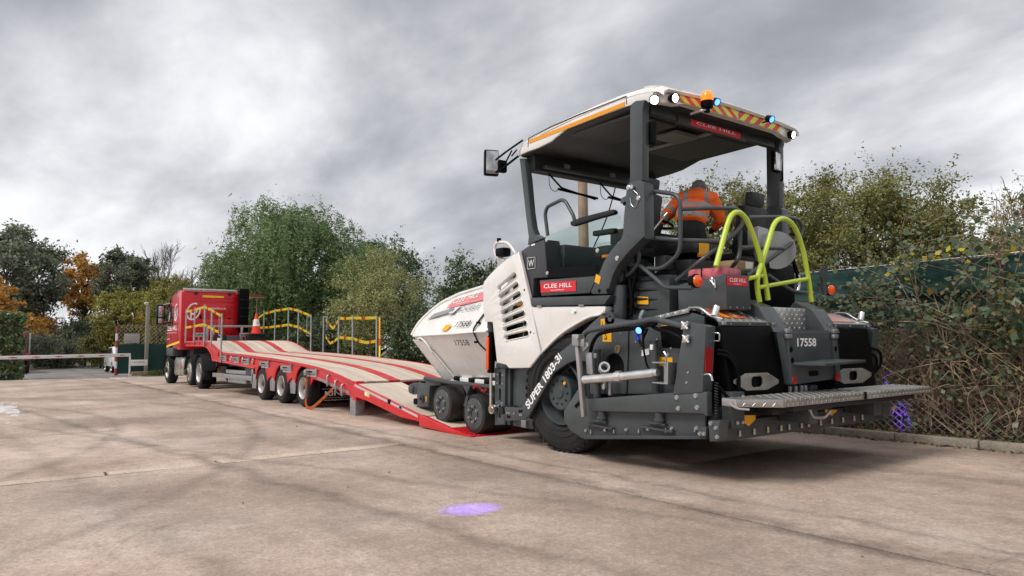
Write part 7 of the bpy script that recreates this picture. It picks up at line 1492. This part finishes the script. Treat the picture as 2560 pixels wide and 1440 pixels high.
# --- behind the right hand fence
tree('broadleaf_tree', (8.6, -17.2, 0), 'broad olive green tree behind the fence right of the canopy', 'tree', 5.7, 2.5, 2.3, 'olive', 31, .58, .42, 110, 620, .085, .16, .45, .27, 0, bare=10, low=.8)
tree('broadleaf_tree', (12.4, -17.0, 0), 'yellowish green tree behind the operator', 'tree', 6.1, 2.3, 2.0, 'olive', 32, .60, .40, 90, 560, .085, .14, .45, .28, 0, bare=10, low=.8)
tree('broadleaf_tree', (6.2, -16.4, 0), 'smaller olive tree at the right of the broad one', 'tree', 4.2, 1.5, 1.4, 'olive', 33, .6, .38, 60, 420, .075, .10, .45, .3, 0, bare=12, low=.8)
tree('broadleaf_tree', (10.4, -20.5, 0), 'tree filling the gap between the two olive trees', 'tree', 6.0, 2.8, 2.2, 'grey', 34, .58, .40, 70, 460, .10, .14, .45, .3, 0, low=.8)
bare_tree('birch_tree', (7.2, -18.9, 0), 'thin leafless birch right of the olive tree', 5.4, 35, .26, mat('birch_twig', (.22, .16, .13), .8), .045)
bare_tree('birch_tree', (6.1, -19.4, 0), 'leafless birch nearest the right edge', 6.6, 36, .24, mat('birch_twig', (.22, .16, .13), .8), .05)
tree('birch_tree', (5.6, -21.8, 0), 'yellow leaved birch at the right edge', 'tree', 6.4, 1.9, 1.7, 'yellow', 37, .58, .40, 60, 300, .075, .06, .5, .3, 0, bare=20, low=.8)
tree('birch_tree', (4.4, -17.5, 0), 'sparse yellow green sapling beside the bramble top', 'tree', 3.8, 1.4, 1.3, 'yellow', 38, .6, .36, 36, 240, .07, .05, .5, .3, 0, bare=14, low=.8)
# --- brambles over the fence
for i, (x, lb) in enumerate(((1.6, 'dark undergrowth behind the fence at the right edge'), (4.4, 'dark undergrowth behind the chain link beside the footboard'), (7.2, 'dark undergrowth behind the fence and the rear covers'), (10.2, 'dark undergrowth behind the fence near the wooden pole'))):
    tree('undergrowth', (x, -11.7, 0), lb, 'shrub', 2.1, 1.9, 1.0, 'grey', 80 + i, .48, .46, 60, 300, .10, .04, .5, .34, 0, low=.15)
def bramble(loc, label, sx_, h, seed, stems=60, leaves=1600, kind='bramble', size=.085, dry=.3, z_bias=0., sy_=.35, zlo=.1, lz=0.):
    g = np.random.default_rng(seed); T_ = thing('bramble_bush', loc, label, 'bramble', 'brambles over the fence'); bm = bmesh.new(); ends = []
    for i in range(stems):
        x0 = g.uniform(-sx_, sx_); y0 = g.normal(-.05, sy_ * .5); p = np.array([x0, y0, g.uniform(0, h * .3) + zlo * 0]); dr = np.array([g.normal(0, .5), g.normal(.05, .25), g.uniform(.4, 1.1)]); dr /= np.linalg.norm(dr); pts = [p]
        ln = g.uniform(.5, 1.25) * h / 8
        for s_ in range(9):
            dr = dr + g.normal(0, .22, 3) + np.array([0, 0, -.085 * s_ * .6]); dr /= np.linalg.norm(dr); p = p + dr * ln; p[2] = max(p[2], .04); p[1] = min(p[1], .20 if p[2] < 1.35 else .55); pts.append(p.copy())
        r0_ = g.uniform(.004, .009); add_tube(bm, [tuple(q_) for q_ in pts], [r0_ * (1 - .07 * j) for j in range(10)], 4, False); ends += pts[2:]
    bm_obj('stems', bm, mat('bramble_stem', (.30, .215, .155), .8, var=.55, vscale=8), T_, 60)
    E_ = np.array(ends); k = leaves; P_ = E_[g.integers(0, len(E_), k)] + g.normal(0, .085, (k, 3)); P_[:, 2] = np.abs(P_[:, 2]) + .02
    if z_bias: P_[:, 2] = P_[:, 2] * (1 - z_bias) + z_bias * h * g.uniform(.6, 1.05, k)
    Nn = g.normal(size=(k, 3)) * .6 + np.array([-.25, .55, .55]); Nn /= np.linalg.norm(Nn, axis=1, keepdims=True)
    if lz:
        kp = (P_[:, 2] > lz + .25 * np.sin(P_[:, 0] * 3.1)) | (g.uniform(size=k) < .16); P_, Nn = P_[kp], Nn[kp]; k = len(P_)
    nd = int(k * dry)
    if k - nd > 0: obj('leaves', np_mesh('leaves', *leaf_cloud(P_[nd:], Nn[nd:], size * g.uniform(.6, 1.35, k - nd), .72, seed)), GREENS[kind], T_, kind='stuff')
    if nd: obj('dry_leaves', np_mesh('dry_leaves', *leaf_cloud(P_[:nd], Nn[:nd], size * .9, .6, seed + 1)), GREENS['dry'], T_, kind='stuff')
    return T_
bramble((2.6, -10.05, 0), 'dense green bramble at the right edge of the fence', 1.1, 2.1, 51, 150, 6200, size=.085, dry=.22, lz=.9)
bramble((3.9, -10.05, 0), 'bramble mass over the fence left of the right edge', 1.0, 1.9, 52, 240, 2600, size=.08, dry=.45, lz=1.15)
bramble((5.2, -10.08, 0), 'mostly dry bramble tangle behind the footboard end', .9, 1.45, 53, 220, 600, size=.06, dry=.8)
bramble((6.4, -10.08, 0), 'dry bramble stems beside the rear covers', .9, 1.4, 54, 130, 1300, size=.075, dry=.6)
bramble((7.8, -10.08, 0), 'leafy bramble seen past the lime ladder rails', 1.1, 1.75, 55, 60, 2600, size=.085, dry=.25)
bramble((.9, -10.0, 0), 'bramble bush just outside the right edge', 1.2, 2.2, 56, 50, 3200, size=.10, dry=.2)
bramble((2.5, -9.72, 0), 'tall green bramble climbing over the screen at the right edge', .75, 2.9, 57, 95, 8200, size=.085, dry=.10, sy_=.25, lz=1.3)
bramble((3.55, -9.70, 0), 'bramble climbing the screen just left of the tall one', .6, 2.5, 58, 70, 4800, size=.08, dry=.15, sy_=.22, lz=1.4)
bramble((4.5, -10.0, 0), 'thin bramble shoots reaching up the lower screen', .5, 2.0, 59, 70, 700, size=.075, dry=.3, sy_=.2)
def spray(loc, label, path, kind, n_, seed, size=.085, jit=.05, stem=.006):
    g = np.random.default_rng(seed); T_ = thing('bramble_spray', loc, label, 'bramble', 'brambles over the fence'); pts = rounded(path, .3, 8); bm = bmesh.new(); add_tube(bm, pts, [stem * (1 - .7 * i / len(pts)) for i in range(len(pts))], 5, False); bm_obj('stem', bm, mat('red_stem', (.20, .08, .06), .7), T_, 60)
    A_ = np.array([tuple(p) for p in pts]); i_ = g.integers(0, len(A_), n_); P_ = A_[i_] + g.normal(0, jit, (n_, 3)); Nn = g.normal(size=(n_, 3)) * .5 + np.array([-.3, .6, .5]); Nn /= np.linalg.norm(Nn, axis=1, keepdims=True)
    obj('leaves', np_mesh('leaves', *leaf_cloud(P_, Nn, size, .75, seed)), GREENS[kind], T_, kind='stuff')
spray((4.0, -9.7, 1.9), 'arching autumn spray with orange and yellow leaves over the screen', [(-.9, 0, .0), (-.5, .05, .28), (0, .05, .42), (.5, .05, .33), (.85, 0, .12)], 'wine', 24, 61, .085, .09)
spray((4.9, -9.65, 1.3), 'leafy bramble shoot trailing across the green screen', [(-.6, 0, .35), (-.1, .06, .42), (.4, .06, .22), (.75, .05, -.15)], 'bramble', 70, 62, .095)
spray((5.3, -9.65, 1.35), 'second leafy shoot hanging lower on the green screen', [(-.8, 0, .6), (-.2, .06, .55), (.3, .06, .3), (.7, .05, .0)], 'bramble', 60, 63, .095)
spray((8.3, -9.6, 1.3), 'leafy shoot over the screen beside the tail lamp', [(-.8, 0, .3), (-.2, .06, .5), (.4, .06, .35)], 'bramble', 60, 64, .09)
spray((3.2, -9.7, 2.0), 'tall dead weed stalk rising above the fence', [(0, 0, -.4), (.05, .02, .4), (.02, 0, .95)], 'dry', 90, 65, .05, .05, .012)
spray((3.0, -9.65, 2.1), 'yellowing bramble shoot at the right edge above the screen', [(-.6, 0, .0), (-.2, .05, .2), (.3, .05, .15)], 'wine', 16, 66, .085, .09)
# rough grass by the far road
g = np.random.default_rng(70); k = 5000; A_ = g.uniform(38, 62, k); B_ = -6.3 - np.maximum(0, (A_ - 48)) * .12 - np.abs(g.normal(0, .5, k)); P_ = np.stack([A_, B_, g.uniform(.02, .18, k)], 1); Nn = g.normal(size=(k, 3)); Nn[:, 2] *= .2; Nn /= np.linalg.norm(Nn, axis=1, keepdims=True)
obj('verge_grass', np_mesh('verge_grass', *leaf_cloud(P_, Nn, .22, .15, 9)), leaf_mat('verge_grass_blades', [(.06, .085, .03), (.09, .11, .04), (.12, .12, .05)]), None, kind='stuff', label='rough grass verge along the far road', category='grass')
